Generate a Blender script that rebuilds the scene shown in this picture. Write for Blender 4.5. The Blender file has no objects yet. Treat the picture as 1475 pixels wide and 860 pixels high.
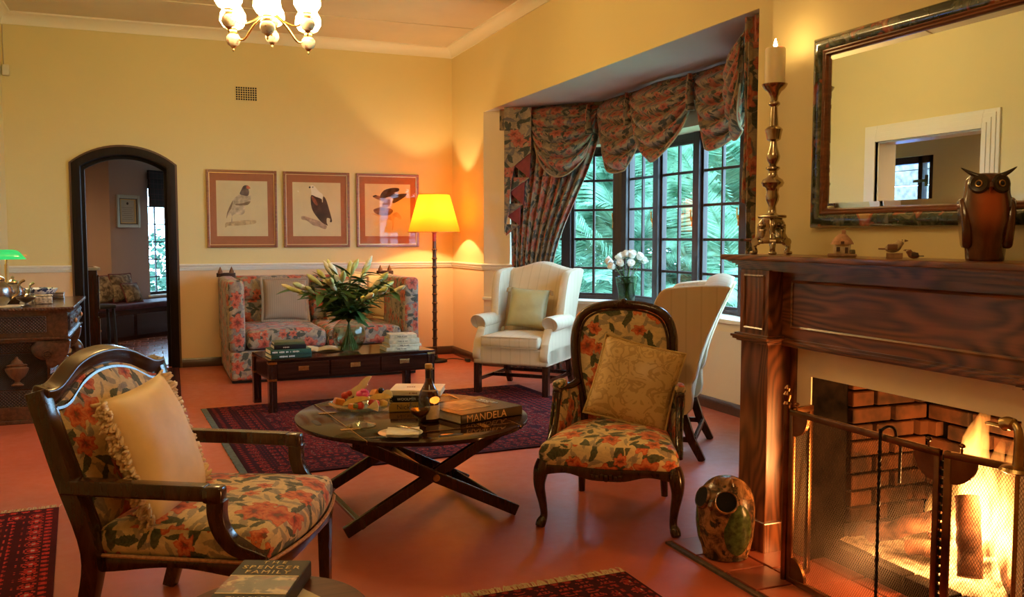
import bpy, bmesh, math, random
from mathutils import Vector, Matrix, noise as mnoise
random.seed(7)
R = math.radians
PI = math.pi
SC = bpy.context.scene
COL = SC.collection

# ------------------------------------------------------------------ camera
IMG_W, IMG_H, FPX = 1475.0, 860.0, 1285.0
CAM_H, PITCH, YAW = 1.3, R(3.984), R(21.93)
cam_data = bpy.data.cameras.new('camera')
cam_data.sensor_fit = 'HORIZONTAL'
cam_data.sensor_width = 36.0
cam_data.lens = FPX / IMG_W * 36.0
cam_data.clip_start = 0.05
cam_data.clip_end = 200
cam = bpy.data.objects.new('camera', cam_data)
COL.objects.link(cam)
cam.location = (0, 0, CAM_H)
cam.rotation_euler = (R(90) - PITCH, 0, -YAW)
SC.camera = cam

# ------------------------------------------------------------------ world, exposure
world = bpy.data.worlds.new('sky')
SC.world = world
world.use_nodes = True
bg = world.node_tree.nodes['Background']
bg.inputs[0].default_value = (0.40, 0.70, 1.0, 1)
bg.inputs[1].default_value = 19.0
SC.view_settings.view_transform = 'Standard'
SC.view_settings.look = 'None'
SC.view_settings.gamma = 1.0
SC.view_settings.use_curve_mapping = False
SC.view_settings.exposure = 0.0

WARM = (1.0, 0.66, 0.27)
CHANDELIER_GLOW = 56.0
FILL_CHANDELIER_GLOW = 20.0  # added chandelier out of view, fill light only
FLOOR_LAMP_W = 34.0
FIRE_W = 66.0

# ------------------------------------------------------------------ pixel -> place
def _ray(u, v):
    x = (u - IMG_W/2)/FPX
    y = -(v - IMG_H/2)/FPX
    F = Vector((math.sin(YAW)*math.cos(PITCH), math.cos(YAW)*math.cos(PITCH), -math.sin(PITCH)))
    Rt = Vector((math.cos(YAW), -math.sin(YAW), 0))
    U = Rt.cross(F)
    return F + x*Rt + y*U
def on_z(u, v, z=0.0):
    d = _ray(u, v); t = (z - CAM_H)/d.z
    return Vector((0, 0, CAM_H)) + d*t
def on_x(u, v, x):
    d = _ray(u, v); return Vector((0, 0, CAM_H)) + d*(x/d.x)
def on_y(u, v, y):
    d = _ray(u, v); return Vector((0, 0, CAM_H)) + d*(y/d.y)

# ------------------------------------------------------------------ node helpers
def rgba(c):
    return (c[0], c[1], c[2], 1.0)
class NT:
    """small helper around a material node tree"""
    def __init__(s, name):
        s.m = bpy.data.materials.new(name)
        s.m.use_nodes = True
        s.t = s.m.node_tree
        s.n = s.t.nodes
        s.l = s.t.links
        s.b = s.n['Principled BSDF']
        s.out = s.n['Material Output']
    def node(s, typ, **kw):
        n = s.n.new(typ)
        for k, v in kw.items():
            setattr(n, k, v)
        return n
    def put(s, sock, val):
        if val is None:
            return
        if isinstance(val, bpy.types.NodeSocket):
            s.l.new(val, sock)
        elif isinstance(val, (tuple, list)) and len(val) == 3 and sock.type == 'RGBA':
            sock.default_value = rgba(val)
        else:
            sock.default_value = val
    def coord(s, kind='Object'):
        return s.node('ShaderNodeTexCoord').outputs[kind]
    def uv(s):
        n = s.node('ShaderNodeUVMap'); n.uv_map = 'UVMap'
        return n.outputs[0]
    def mapping(s, vec, scale=(1, 1, 1), loc=(0, 0, 0), rot=(0, 0, 0)):
        n = s.node('ShaderNodeMapping')
        s.put(n.inputs['Vector'], vec)
        n.inputs['Scale'].default_value = scale
        n.inputs['Location'].default_value = loc
        n.inputs['Rotation'].default_value = rot
        return n.outputs[0]
    def noise(s, vec, scale=5, detail=3, rough=0.55, dist=0.0, out='Fac'):
        n = s.node('ShaderNodeTexNoise')
        s.put(n.inputs['Vector'], vec)
        n.inputs['Scale'].default_value = scale
        n.inputs['Detail'].default_value = detail
        n.inputs['Roughness'].default_value = rough
        n.inputs['Distortion'].default_value = dist
        return n.outputs[out]
    def wave(s, vec, scale=5, dist=2.0, detail=2, dscale=1.0, direction='X', profile='SIN'):
        n = s.node('ShaderNodeTexWave')
        n.bands_direction = direction
        n.wave_profile = profile
        s.put(n.inputs['Vector'], vec)
        n.inputs['Scale'].default_value = scale
        n.inputs['Distortion'].default_value = dist
        n.inputs['Detail'].default_value = detail
        n.inputs['Detail Scale'].default_value = dscale
        return n.outputs['Fac']
    def ramp(s, fac, stops, interp='LINEAR'):
        n = s.node('ShaderNodeValToRGB')
        s.put(n.inputs[0], fac)
        cr = n.color_ramp
        cr.interpolation = interp
        while len(cr.elements) < len(stops):
            cr.elements.new(0.5)
        for e, (p, c) in zip(cr.elements, stops):
            e.position = p
            e.color = rgba(c) if not isinstance(c, (int, float)) else (c, c, c, 1)
        return n.outputs[0]
    def mix(s, fac, a, b, typ='MIX'):
        n = s.node('ShaderNodeMix'); n.data_type = 'RGBA'; n.blend_type = typ
        s.put(n.inputs[0], fac); s.put(n.inputs[6], rgba(a) if isinstance(a, tuple) else a)
        s.put(n.inputs[7], rgba(b) if isinstance(b, tuple) else b)
        return n.outputs[2]
    def math(s, op, a, b=None, c=None, clamp=False):
        n = s.node('ShaderNodeMath'); n.operation = op; n.use_clamp = clamp
        s.put(n.inputs[0], a); s.put(n.inputs[1], b); s.put(n.inputs[2], c)
        return n.outputs[0]
    def vmath(s, op, a, b=None, out=0):
        n = s.node('ShaderNodeVectorMath'); n.operation = op
        s.put(n.inputs[0], a); s.put(n.inputs[1], b)
        return n.outputs[out]
    def sep(s, vec):
        n = s.node('ShaderNodeSeparateXYZ'); s.put(n.inputs[0], vec)
        return n.outputs
    def step(s, x, edge, width=0.02):
        n = s.node('ShaderNodeMapRange'); n.interpolation_type = 'SMOOTHSTEP'
        s.put(n.inputs[0], x); n.inputs[1].default_value = edge - width; n.inputs[2].default_value = edge + width
        return n.outputs[0]
    def bump(s, height, strength=0.3, dist=0.01):
        n = s.node('ShaderNodeBump')
        n.inputs['Strength'].default_value = strength
        n.inputs['Distance'].default_value = dist
        s.put(n.inputs['Height'], height)
        s.l.new(n.outputs[0], s.b.inputs['Normal'])
    def base(s, col=None, rough=None, metal=None, **kw):
        if col is not None: s.put(s.b.inputs['Base Color'], rgba(col) if isinstance(col, tuple) else col)
        if rough is not None: s.put(s.b.inputs['Roughness'], rough)
        if metal is not None: s.put(s.b.inputs['Metallic'], metal)
        for k, v in kw.items():
            s.put(s.b.inputs[k.replace('_', ' ')], v)
        return s.m

MATS = {}
def plain(name, col, rough=0.5, metal=0.0, nscale=None, namp=0.15, bump=0.0, **kw):
    if name in MATS: return MATS[name]
    t = NT(name)
    if nscale:
        f = t.noise(t.coord(), nscale, 4)
        lo = tuple(max(0, c*(1-namp)) for c in col); hi = tuple(min(1, c*(1+namp)) for c in col)
        t.base(t.ramp(f, [(0.3, lo), (0.7, hi)]), rough, metal, **kw)
        if bump: t.bump(f, bump, 0.004)
    else:
        t.base(col, rough, metal, **kw)
    MATS[name] = t.m
    return t.m

# ------------------------------------------------------------------ mesh helpers
class MB:
    def __init__(s):
        s.v = []; s.f = []; s.uv = None
    def add(s, verts, faces, M=None):
        o = len(s.v)
        s.v += [tuple(M @ Vector(p)) if M else tuple(p) for p in verts]
        s.f += [tuple(o + i for i in f) for f in faces]
        return s
    def box(s, c, d, rot=None, M=None):
        x, y, z = d[0]/2, d[1]/2, d[2]/2
        vs = [(-x,-y,-z),(x,-y,-z),(x,y,-z),(-x,y,-z),(-x,-y,z),(x,-y,z),(x,y,z),(-x,y,z)]
        T = Matrix.Translation(c)
        if rot is not None: T = T @ (rot.to_4x4() if hasattr(rot, 'to_4x4') else rot)
        if M: T = M @ T
        return s.add(vs, [(0,3,2,1),(4,5,6,7),(0,1,5,4),(1,2,6,5),(2,3,7,6),(3,0,4,7)], T)
    def box2(s, a, b):
        return s.box([(a[i]+b[i])/2 for i in range(3)], [abs(b[i]-a[i]) for i in range(3)])
    def bar(s, a, b, w, h, up=(0, 0, 1)):
        """rectangular bar from a to b, w across, h along up"""
        a = Vector(a); b = Vector(b); d = b - a; L = d.length; d.normalize()
        up = Vector(up); side = d.cross(up)
        if side.length < 1e-5: side = d.cross(Vector((1, 0, 0)))
        side.normalize(); u = side.cross(d)
        M = Matrix((( side.x, d.x, u.x, (a.x+b.x)/2), (side.y, d.y, u.y, (a.y+b.y)/2), (side.z, d.z, u.z, (a.z+b.z)/2), (0,0,0,1)))
        return s.box((0,0,0), (w, L, h), M=M)
    def prism(s, poly, t, M=None):
        """poly in local XY, extruded from z=0 to z=t"""
        n = len(poly)
        vs = [(p[0], p[1], 0) for p in poly] + [(p[0], p[1], t) for p in poly]
        fs = [tuple(range(n-1, -1, -1)), tuple(range(n, 2*n))] + [(i, (i+1) % n, n+(i+1) % n, n+i) for i in range(n)]
        return s.add(vs, fs, M)
    def lathe(s, prof, seg=24, M=None, caps=True, sx=1.0, sy=1.0):
        vs = []; fs = []
        for r, z in prof:
            for k in range(seg):
                a = 2*PI*k/seg
                vs.append((r*sx*math.cos(a), r*sy*math.sin(a), z))
        for i in range(len(prof)-1):
            for k in range(seg):
                k2 = (k+1) % seg
                fs.append((i*seg+k, i*seg+k2, (i+1)*seg+k2, (i+1)*seg+k))
        if caps:
            fs.append(tuple(range(seg-1, -1, -1)))
            fs.append(tuple((len(prof)-1)*seg + k for k in range(seg)))
        return s.add(vs, fs, M)
    def tube(s, pts, rad, seg=8, closed=False, caps=True, flat=1.0, up=None, M=None, square=False):
        """swept section; rad number or list; flat scales the second axis"""
        P = [Vector(p) for p in pts]; n = len(P)
        rr = rad if isinstance(rad, (list, tuple)) else [rad]*n
        fl = flat if isinstance(flat, (list, tuple)) else [flat]*n
        vs = []; fs = []
        pu = None
        for i in range(n):
            if closed: d = P[(i+1) % n] - P[i-1]
            else: d = P[min(i+1, n-1)] - P[max(i-1, 0)]
            if d.length < 1e-9: d = Vector((0, 0, 1))
            d.normalize()
            if up is not None: u0 = Vector(up)
            elif pu is None: u0 = Vector((0, 0, 1)) if abs(d.z) < 0.9 else Vector((0, 1, 0))
            else: u0 = pu
            a = d.cross(u0)
            if a.length < 1e-5: a = d.cross(Vector((1, 0, 0.3)))
            a.normalize(); b = a.cross(d); b.normalize(); pu = b
            for k in range(seg):
                t = 2*PI*(k+(0.5 if square else 0))/seg
                c_, s_ = math.cos(t), math.sin(t)
                if square:
                    m = max(abs(c_), abs(s_)); c_ /= m; s_ /= m
                vs.append(tuple(P[i] + a*(rr[i]*c_) + b*(rr[i]*fl[i]*s_)))
        m = n if closed else n-1
        for i in range(m):
            for k in range(seg):
                k2 = (k+1) % seg; j = (i+1) % n
                fs.append((i*seg+k, i*seg+k2, j*seg+k2, j*seg+k))
        if caps and not closed:
            fs.append(tuple(range(seg-1, -1, -1)))
            fs.append(tuple((n-1)*seg+k for k in range(seg)))
        return s.add(vs, fs, M)
    def grid(s, fn, nu, nv, M=None, cu=False, cv=False, flip=False):
        vs = [fn(i/(nu if cu else nu), j/(nv if cv else nv)) for i in range(nu if cu else nu+1) for j in range(nv if cv else nv+1)]
        NV = nv if cv else nv+1; NU = nu if cu else nu+1
        fs = []
        for i in range(nu):
            for j in range(nv):
                i2 = (i+1) % NU; j2 = (j+1) % NV
                q = (i*NV+j, i2*NV+j, i2*NV+j2, i*NV+j2)
                fs.append(q[::-1] if flip else q)
        return s.add(vs, fs, M)
    def rbox(s, c, d, r, n=3, inner=4, fn=None, M=None):
        """rounded box with a subdivided surface; fn deforms a local point"""
        hx, hy, hz = d[0]/2, d[1]/2, d[2]/2
        r = min(r, hx*0.98, hy*0.98, hz*0.98)
        def ax(h):
            inn = h - r
            a = [-h + r*(1-math.cos(PI/2*k/n))*1.0 for k in range(n)]
            b = [-inn + 2*inn*k/inner for k in range(inner+1)]
            return a + b + [-q for q in reversed(a)]
        A = [ax(hx), ax(hy), ax(hz)]
        vid = {}; vs = []; fs = []
        def vert(p):
            k = (round(p[0], 6), round(p[1], 6), round(p[2], 6))
            if k in vid: return vid[k]
            q = Vector((max(-hx+r, min(hx-r, p[0])), max(-hy+r, min(hy-r, p[1])), max(-hz+r, min(hz-r, p[2]))))
            o = Vector(p) - q
            if o.length > 1e-9: w = q + o.normalized()*r
            else: w = Vector(p)
            if fn: w = Vector(fn(w))
            vid[k] = len(vs); vs.append(tuple(w + Vector(c)))
            return vid[k]
        for axis in range(3):
            a1, a2 = (axis+1) % 3, (axis+2) % 3
            for sgn in (-1, 1):
                h = (hx, hy, hz)[axis]*sgn
                for i in range(len(A[a1])-1):
                    for j in range(len(A[a2])-1):
                        q = []
                        for (ii, jj) in ((i, j), (i+1, j), (i+1, j+1), (i, j+1)):
                            p = [0, 0, 0]; p[axis] = h; p[a1] = A[a1][ii]; p[a2] = A[a2][jj]
                            q.append(vert(p))
                        fs.append(tuple(q) if sgn > 0 else tuple(reversed(q)))
        return s.add(vs, fs, M)
    def build(s, name, mat, parent=None, smooth=35, bevel=0.0, bseg=2, uv='box', fixn=True, loc=None, rotz=None):
        me = bpy.data.meshes.new(name)
        me.from_pydata(s.v, [], s.f)
        bm = bmesh.new(); bm.from_mesh(me)
        big = [f for f in bm.faces if len(f.verts) > 4]
        if fixn: bmesh.ops.recalc_face_normals(bm, faces=bm.faces)
        if bevel > 0:
            es = [e for e in bm.edges if len(e.link_faces) == 2 and e.calc_face_angle(0) > R(30)]
            try: bmesh.ops.bevel(bm, geom=es, offset=bevel, segments=bseg, profile=0.6, affect='EDGES', clamp_overlap=True)
            except Exception: pass
        ng = [f for f in bm.faces if len(f.verts) > 4]
        if ng: bmesh.ops.triangulate(bm, faces=ng)
        lay = bm.loops.layers.uv.new('UVMap')
        bm.normal_update()
        for f in bm.faces:
            nx, ny, nz = abs(f.normal.x), abs(f.normal.y), abs(f.normal.z)
            for lp in f.loops:
                p = lp.vert.co
                if nz >= nx*0.9 and nz >= ny*0.9: lp[lay].uv = (p.x, p.y)
                elif nx > ny: lp[lay].uv = (p.y + 3.1, p.z)
                else: lp[lay].uv = (p.x, p.z)
        bm.to_mesh(me); bm.free()
        if smooth:
            me.polygons.foreach_set('use_smooth', [True]*len(me.polygons))
            me.set_sharp_from_angle(angle=R(smooth))
        me.materials.append(mat)
        ob = bpy.data.objects.new(name, me)
        COL.objects.link(ob)
        if parent: ob.parent = parent
        if loc is not None: ob.location = loc
        if rotz is not None: ob.rotation_euler = (0, 0, rotz)
        return ob

def tag(o, label=None, cat=None, group=None, kind=None):
    if label: o['label'] = label
    if cat: o['category'] = cat
    if group: o['group'] = group
    if kind: o['kind'] = kind
    return o
def thing(name, label, cat, loc=(0, 0, 0), rotz=0.0, group=None):
    o = bpy.data.objects.new(name, None)
    o.empty_display_size = 0.1
    COL.objects.link(o)
    o.location = loc
    o.rotation_euler = (0, 0, rotz)
    return tag(o, label, cat, group)
def struct(o):
    o['kind'] = 'structure'
    return o
def share(src, parent=None, loc=None, rot=None, scale=None):
    c = src.copy(); COL.objects.link(c)
    c.parent = parent
    if loc is not None: c.location = loc
    if rot is not None: c.rotation_euler = rot
    if scale is not None: c.scale = scale
    return c
KIDS = {}
def copy_tree(src, loc, rotz, label=None):
    r = src.copy(); COL.objects.link(r)
    r.location = loc; r.rotation_euler = (0, 0, rotz)
    if label: r['label'] = label
    for ch in [o for o in bpy.data.objects if o.parent == src]:
        c = ch.copy(); COL.objects.link(c); c.parent = r
        for g in [o for o in bpy.data.objects if o.parent == ch]:
            d = g.copy(); COL.objects.link(d); d.parent = c
    return r
def bez(p0, p1, p2, p3, n=12):
    out = []
    for i in range(n+1):
        t = i/n; a = 1-t
        out.append(tuple(a*a*a*p0[k] + 3*a*a*t*p1[k] + 3*a*t*t*p2[k] + t*t*t*p3[k] for k in range(len(p0))))
    return out
def spline(pts, n=6, closed=False):
    """Catmull-Rom through pts"""
    P = [Vector(p) for p in pts]; m = len(P); out = []
    rng = m if closed else m-1
    for i in range(rng):
        if closed: a, b, c, d = P[i-1], P[i], P[(i+1) % m], P[(i+2) % m]
        else: a, b, c, d = P[max(i-1, 0)], P[i], P[i+1], P[min(i+2, m-1)]
        for k in range(n):
            t = k/n
            out.append(0.5*((2*b) + (c-a)*t + (2*a-5*b+4*c-d)*t*t + (3*b-a-3*c+d)*t*t*t))
    if not closed: out.append(P[-1].copy())
    return out
def lerp(a, b, t): return a + (b-a)*t
def text_mesh(name, body, size, mat, parent, M, align='CENTER', extrude=0.0006, sx=1.0, shear=0.0, space=1.0):
    """flat lettering as a thin mesh"""
    cu = bpy.data.curves.new(name, 'FONT')
    cu.body = body; cu.size = size; cu.align_x = align; cu.align_y = 'CENTER'
    cu.extrude = extrude; cu.shear = shear; cu.space_character = space
    cu.resolution_u = 3
    to = bpy.data.objects.new(name, cu); COL.objects.link(to)
    dg = bpy.context.evaluated_depsgraph_get()
    me = bpy.data.meshes.new_from_object(to.evaluated_get(dg))
    bpy.data.objects.remove(to)
    for v in me.vertices:
        v.co.x *= sx
    me.transform(M)
    me.name = name
    me.materials.clear(); me.materials.append(mat)
    ob = bpy.data.objects.new(name, me); COL.objects.link(ob); ob.parent = parent
    return ob
# ------------------------------------------------------------------ materials
def wood(name, dark, light, axis='Z', scale=14.0, rough=0.3, stretch=0.06, contrast=(0.3, 0.72), rings=0.0, coat=0.3, bump=0.06, spec=0.5):
    if name in MATS: return MATS[name]
    t = NT(name)
    sc = [1, 1, 1]; sc['XYZ'.index(axis)] = stretch
    v = t.mapping(t.coord(), tuple(sc))
    f = t.noise(v, scale*4.5, 5, 0.65, 0.4)
    if rings:
        base = t.noise(t.mapping(t.coord(), tuple(1 if k == 1 else 0.22 for k in sc)), scale*0.42, 1.6, 0.45, 0.2)
        ring = t.math('SINE', t.math('MULTIPLY', base, rings))
        ring = t.math('MULTIPLY_ADD', ring, 0.5, 0.5)
        ring = t.math('POWER', ring, 0.8)
        f = t.math('MULTIPLY_ADD', ring, 0.34, t.math('MULTIPLY', f, 0.72))
    t.base(t.ramp(f, [(contrast[0], dark), (contrast[1], light)]), rough)
    t.b.inputs['Specular IOR Level'].default_value = spec
    t.put(t.b.inputs['Coat Weight'], coat); t.put(t.b.inputs['Coat Roughness'], 0.15)
    if bump: t.bump(f, bump, 0.002)
    MATS[name] = t.m
    return t.m

def floral(name, bg1, bg2, petal, petal_edge, leaf, mist, size=0.15, density=0.35, rough=0.75, contrast=1.0):
    if name in MATS: return MATS[name]
    t = NT(name)
    uv = t.uv()
    wob = t.noise(uv, 9, 2, out='Color')
    wob2 = t.noise(uv, 46, 3, 0.7, out='Color')
    p0 = t.vmath('ADD', uv, t.vmath('MULTIPLY', t.vmath('SUBTRACT', wob, (0.5, 0.5, 0.5)), (0.05, 0.05, 0)))
    p0 = t.vmath('ADD', p0, t.vmath('MULTIPLY', t.vmath('SUBTRACT', wob2, (0.5, 0.5, 0.5)), (0.020, 0.020, 0)))
    def layer(scale, off, rnd):
        p = t.mapping(p0, (1/scale, 1/scale, 1), off)
        vn = t.node('ShaderNodeTexVoronoi', voronoi_dimensions='2D', feature='F1')
        t.put(vn.inputs['Vector'], p); vn.inputs['Scale'].default_value = 1.0
        vn.inputs['Randomness'].default_value = rnd
        d = t.vmath('SUBTRACT', p, vn.outputs['Position'])
        xyz = t.sep(d)
        col = t.sep(vn.outputs['Color'])
        return p, xyz[0], xyz[1], col
    def flower(scale, off, gate):
        p, dx, dy, c = layer(scale, off, 0.75)
        r = t.math('SQRT', t.math('ADD', t.math('MULTIPLY', dx, dx), t.math('MULTIPLY', dy, dy)))
        th = t.math('ARCTAN2', dy, dx)
        pet = t.math('COSINE', t.math('MULTIPLY_ADD', th, 6.0, t.math('MULTIPLY', c[1], 6.0)))
        rad = t.math('MULTIPLY', t.math('MULTIPLY_ADD', c[2], 0.16, 0.27), t.math('MULTIPLY_ADD', pet, 0.17, 0.83))
        q = t.math('DIVIDE', r, rad)
        inside = t.math('SUBTRACT', 1.0, t.step(q, 0.97, 0.05))
        on = t.math('GREATER_THAN', c[0], gate)
        mask = t.math('MULTIPLY', inside, on)
        streak = t.noise(t.mapping(p, (1, 1, 1), off), 11, 3, 0.6, 0.6)
        qq = t.math('ADD', q, t.math('MULTIPLY', t.math('SUBTRACT', streak, 0.5), 0.7))
        dk = tuple(k*0.35 for k in petal)
        colr = t.ramp(qq, [(0.0, (0.16, 0.07, 0.02)), (0.16, dk), (0.40, petal), (0.72, petal_edge), (0.95, petal)])
        return mask, colr
    def leaves(scale, off, gate, cols, wl=0.44, ww=0.15):
        p, dx, dy, c = layer(scale, off, 0.9)
        a = t.math('MULTIPLY', c[1], 6.283)
        ca, sa = t.math('COSINE', a), t.math('SINE', a)
        lx = t.math('ADD', t.math('MULTIPLY', dx, ca), t.math('MULTIPLY', dy, sa))
        ly = t.math('SUBTRACT', t.math('MULTIPLY', dy, ca), t.math('MULTIPLY', dx, sa))
        e = t.math('ADD', t.math('POWER', t.math('ABSOLUTE', t.math('DIVIDE', lx, wl)), 2.0), t.math('ABSOLUTE', t.math('DIVIDE', ly, ww)))
        inside = t.math('SUBTRACT', 1.0, t.step(e, 0.95, 0.08))
        mask = t.math('MULTIPLY', inside, t.math('GREATER_THAN', c[0], gate))
        vein = t.math('MULTIPLY_ADD', t.math('SINE', t.math('MULTIPLY', t.math('ADD', lx, t.math('ABSOLUTE', ly)), 42.0)), 0.5, 0.5)
        colr = t.mix(vein, cols[0], cols[1])
        return mask, colr
    n0 = t.noise(t.mapping(p0, (1, 0.5, 1), rot=(0, 0, 0.6)), 13, 4, 0.62, 0.8)
    col = t.ramp(n0, [(0.3, bg2), (0.62, bg1)])
    for k, (sc, off) in enumerate(((0.55, (3.3, 1.7, 0)), (0.42, (7.1, 5.9, 0)), (0.34, (2.1, 8.9, 0)))):
        m, c = leaves(size*sc*1.3, off, 0.12, (tuple(x*0.8 for x in mist), mist), 0.5, 0.12)
        col = t.mix(t.math('MULTIPLY', m, 0.7*contrast), col, c)
    for sc, off, g in ((0.62, (1.3, 9.7, 0), 0.38), (0.45, (11.3, 2.2, 0), 0.45), (0.8, (4.4, 6.6, 0), 0.5)):
        m, c = leaves(size*sc, off, g, (tuple(x*0.45 for x in leaf), leaf))
        col = t.mix(t.math('MULTIPLY', m, 0.95*contrast), col, c)
    for sc, off, g in ((0.62, (8.8, 3.1, 0), density + 0.2), (1.0, (0.4, 0.7, 0), density)):
        m, c = flower(size*sc, off, g)
        col = t.mix(m, col, c)
    mot = t.noise(t.mapping(uv, (1, 2.2, 1), rot=(0, 0, 0.5)), 34, 4, 0.7, 0.6)
    col = t.mix(t.math('MULTIPLY', t.step(mot, 0.56, 0.20), 0.30), col, tuple(k*0.35 for k in bg2))
    t.base(col, rough)
    t.b.inputs['Sheen Weight'].default_value = 0.15
    weave = t.noise(t.mapping(uv, (1, 1, 1)), 420, 1)
    t.bump(weave, 0.15, 0.001)
    MATS[name] = t.m
    return t.m

def rug(name, hx, hy, field, dark, ivory, accent, gul=(0.30, 0.24), border=0.30):
    t = NT(name)
    co = t.coord()
    q = 0.007
    sn = t.vmath('SNAP', co, (q, q, q))
    x, y, _ = t.sep(sn)
    ax, ay = t.math('ABSOLUTE', x), t.math('ABSOLUTE', y)
    e = t.math('MINIMUM', t.math('SUBTRACT', hx, ax), t.math('SUBTRACT', hy, ay))
    def cell(v, w, ph=0.0):
        f = t.math('FRACT', t.math('ADD', t.math('DIVIDE', v, w), 0.5 + ph))
        return t.math('MULTIPLY', t.math('SUBTRACT', f, 0.5), w)
    def gulcol(w, h, ph, cols):
        cx, cy = t.math('ABSOLUTE', cell(x, w, ph)), t.math('ABSOLUTE', cell(y, h, ph))
        nx, ny = t.math('DIVIDE', cx, w/2), t.math('DIVIDE', cy, h/2)
        d = t.math('MAXIMUM', t.math('MAXIMUM', nx, ny), t.math('MULTIPLY', t.math('ADD', nx, ny), 0.66))
        jag = t.math('MULTIPLY', t.math('SINE', t.math('MULTIPLY', t.math('SUBTRACT', nx, ny), 22.0)), 0.05)
        return t.ramp(t.math('ADD', d, jag), cols, 'CONSTANT')
    dm = tuple(a*0.6+b*0.4 for a, b in zip(dark, field))
    F = gulcol(gul[0], gul[1], 0.0, [(0, ivory), (0.10, dark), (0.24, accent), (0.40, dark), (0.52, field), (0.66, dark), (0.74, ivory), (0.79, field), (0.93, dark)])
    S = gulcol(gul[0]/3, gul[1]/3, 0.5, [(0, accent), (0.22, dark), (0.5, field), (0.8, dm)])
    n = t.noise(sn, 55, 2)
    F = t.mix(t.math('GREATER_THAN', n, 0.56), F, S)
    # border bands
    B1 = gulcol(0.085, 0.085, 0.0, [(0, ivory), (0.16, field), (0.5, dark), (0.62, accent), (0.78, dark)])
    B2 = gulcol(0.05, 0.05, 0.25, [(0, accent), (0.35, field), (0.6, dark)])
    k = border
    def band(lo, hi):
        return t.math('MULTIPLY', t.math('GREATER_THAN', e, lo), t.math('LESS_THAN', e, hi))
    col = t.mix(t.math('LESS_THAN', e, k), F, dark)
    col = t.mix(band(k*0.05, k*0.15), col, B2)
    col = t.mix(band(k*0.17, k*0.40), col, B1)
    col = t.mix(band(k*0.44, k*0.52), col, B2)
    col = t.mix(band(k*0.56, k*0.80), col, B1)
    col = t.mix(band(k*0.84, k*0.95), col, B2)
    sp = t.noise(sn, 160, 1)
    col = t.mix(t.math('MULTIPLY', t.math('GREATER_THAN', sp, 0.60), 0.55), col, dark)
    fade = t.noise(co, 3.0, 3)
    col = t.mix(t.math('MULTIPLY', fade, 0.4), col, tuple(a*0.55 for a in field))
    t.base(col, 1.0)
    t.b.inputs['Specular IOR Level'].default_value = 0.08
    t.bump(t.noise(co, 260, 2), 0.5, 0.003)
    return t.m

def wall_paint(name, upper, lower, split=0.985):
    t = NT(name)
    g = t.node('ShaderNodeNewGeometry').outputs['Position']
    z = t.sep(g)[2]
    n = t.noise(g, 2.2, 4, 0.6)
    f = t.math('GREATER_THAN', z, split)
    col = t.mix(f, lower, upper)
    col = t.mix(t.math('MULTIPLY', n, 0.16), col, tuple(k*0.7 for k in upper))
    t.base(col, 0.6)
    t.bump(t.noise(g, 38, 4), 0.05, 0.004)
    return t.m

M_WALL = wall_paint('wall_cream_over_buff', (0.78, 0.64, 0.29), (0.84, 0.60, 0.36))
M_WALL_PLAIN = wall_paint('wall_cream', (0.78, 0.65, 0.32), (0.78, 0.65, 0.32))
M_BAYWALL = wall_paint('bay_wall', (0.78, 0.66, 0.46), (0.74, 0.66, 0.55), 0.6)
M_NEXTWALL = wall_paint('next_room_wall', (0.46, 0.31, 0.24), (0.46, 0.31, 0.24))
M_WHITE = plain('white_gloss_paint', (0.82, 0.78, 0.66), 0.35)
M_CORNICE = plain('cornice_paint', (0.86, 0.78, 0.58), 0.5)
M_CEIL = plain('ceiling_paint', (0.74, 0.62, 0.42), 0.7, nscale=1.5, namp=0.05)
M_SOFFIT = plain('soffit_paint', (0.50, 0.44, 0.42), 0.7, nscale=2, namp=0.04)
M_BASEB = wood('baseboard_brown', (0.045, 0.014, 0.008), (0.085, 0.028, 0.014), 'X', 10, 0.3)
M_DARKWOOD = wood('dark_door_wood', (0.006, 0.003, 0.002), (0.016, 0.007, 0.005), 'Z', 12, 0.5, coat=0.0, spec=0.25)
M_WINWOOD = wood('window_wood', (0.020, 0.009, 0.006), (0.045, 0.018, 0.012), 'Z', 12, 0.45, coat=0.05)
M_MAHOG = wood('mahogany', (0.018, 0.005, 0.003), (0.055, 0.016, 0.008), 'X', 9, 0.10, coat=0.0, bump=0.0, spec=0.22)
M_MAHOGZ = wood('mahogany_upright', (0.016, 0.005, 0.003), (0.05, 0.015, 0.008), 'Z', 9, 0.2, coat=0.2)
M_WALNUT = wood('walnut_frame', (0.022, 0.0075, 0.004), (0.075, 0.026, 0.011), 'Z', 8, 0.2, stretch=0.2, coat=0.4)
M_OAKV = wood('oak_upright', (0.050, 0.014, 0.006), (0.25, 0.080, 0.026), 'Z', 9, 0.28, stretch=0.04, rings=150, contrast=(0.25, 0.75), coat=0.35)
M_OAKH = wood('oak_level', (0.045, 0.012, 0.005), (0.27, 0.088, 0.028), 'Y', 9, 0.28, stretch=0.04, rings=170, contrast=(0.25, 0.75), coat=0.35)
M_BRASS = plain('brass', (0.75, 0.50, 0.18), 0.25, 1.0, nscale=20, namp=0.2)
M_BRASSD = plain('old_brass', (0.55, 0.36, 0.15), 0.3, 1.0, nscale=14, namp=0.3)
M_SILVER = plain('tarnished_silver', (0.46, 0.37, 0.25), 0.2, 1.0, nscale=12, namp=0.3)
M_PEWTER = plain('pewter', (0.36, 0.34, 0.34), 0.25, 1.0, nscale=18, namp=0.3)
M_IRON = plain('black_iron', (0.02, 0.018, 0.016), 0.5, 0.6)
M_BLACK = plain('black', (0.01, 0.009, 0.008), 0.6)

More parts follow.
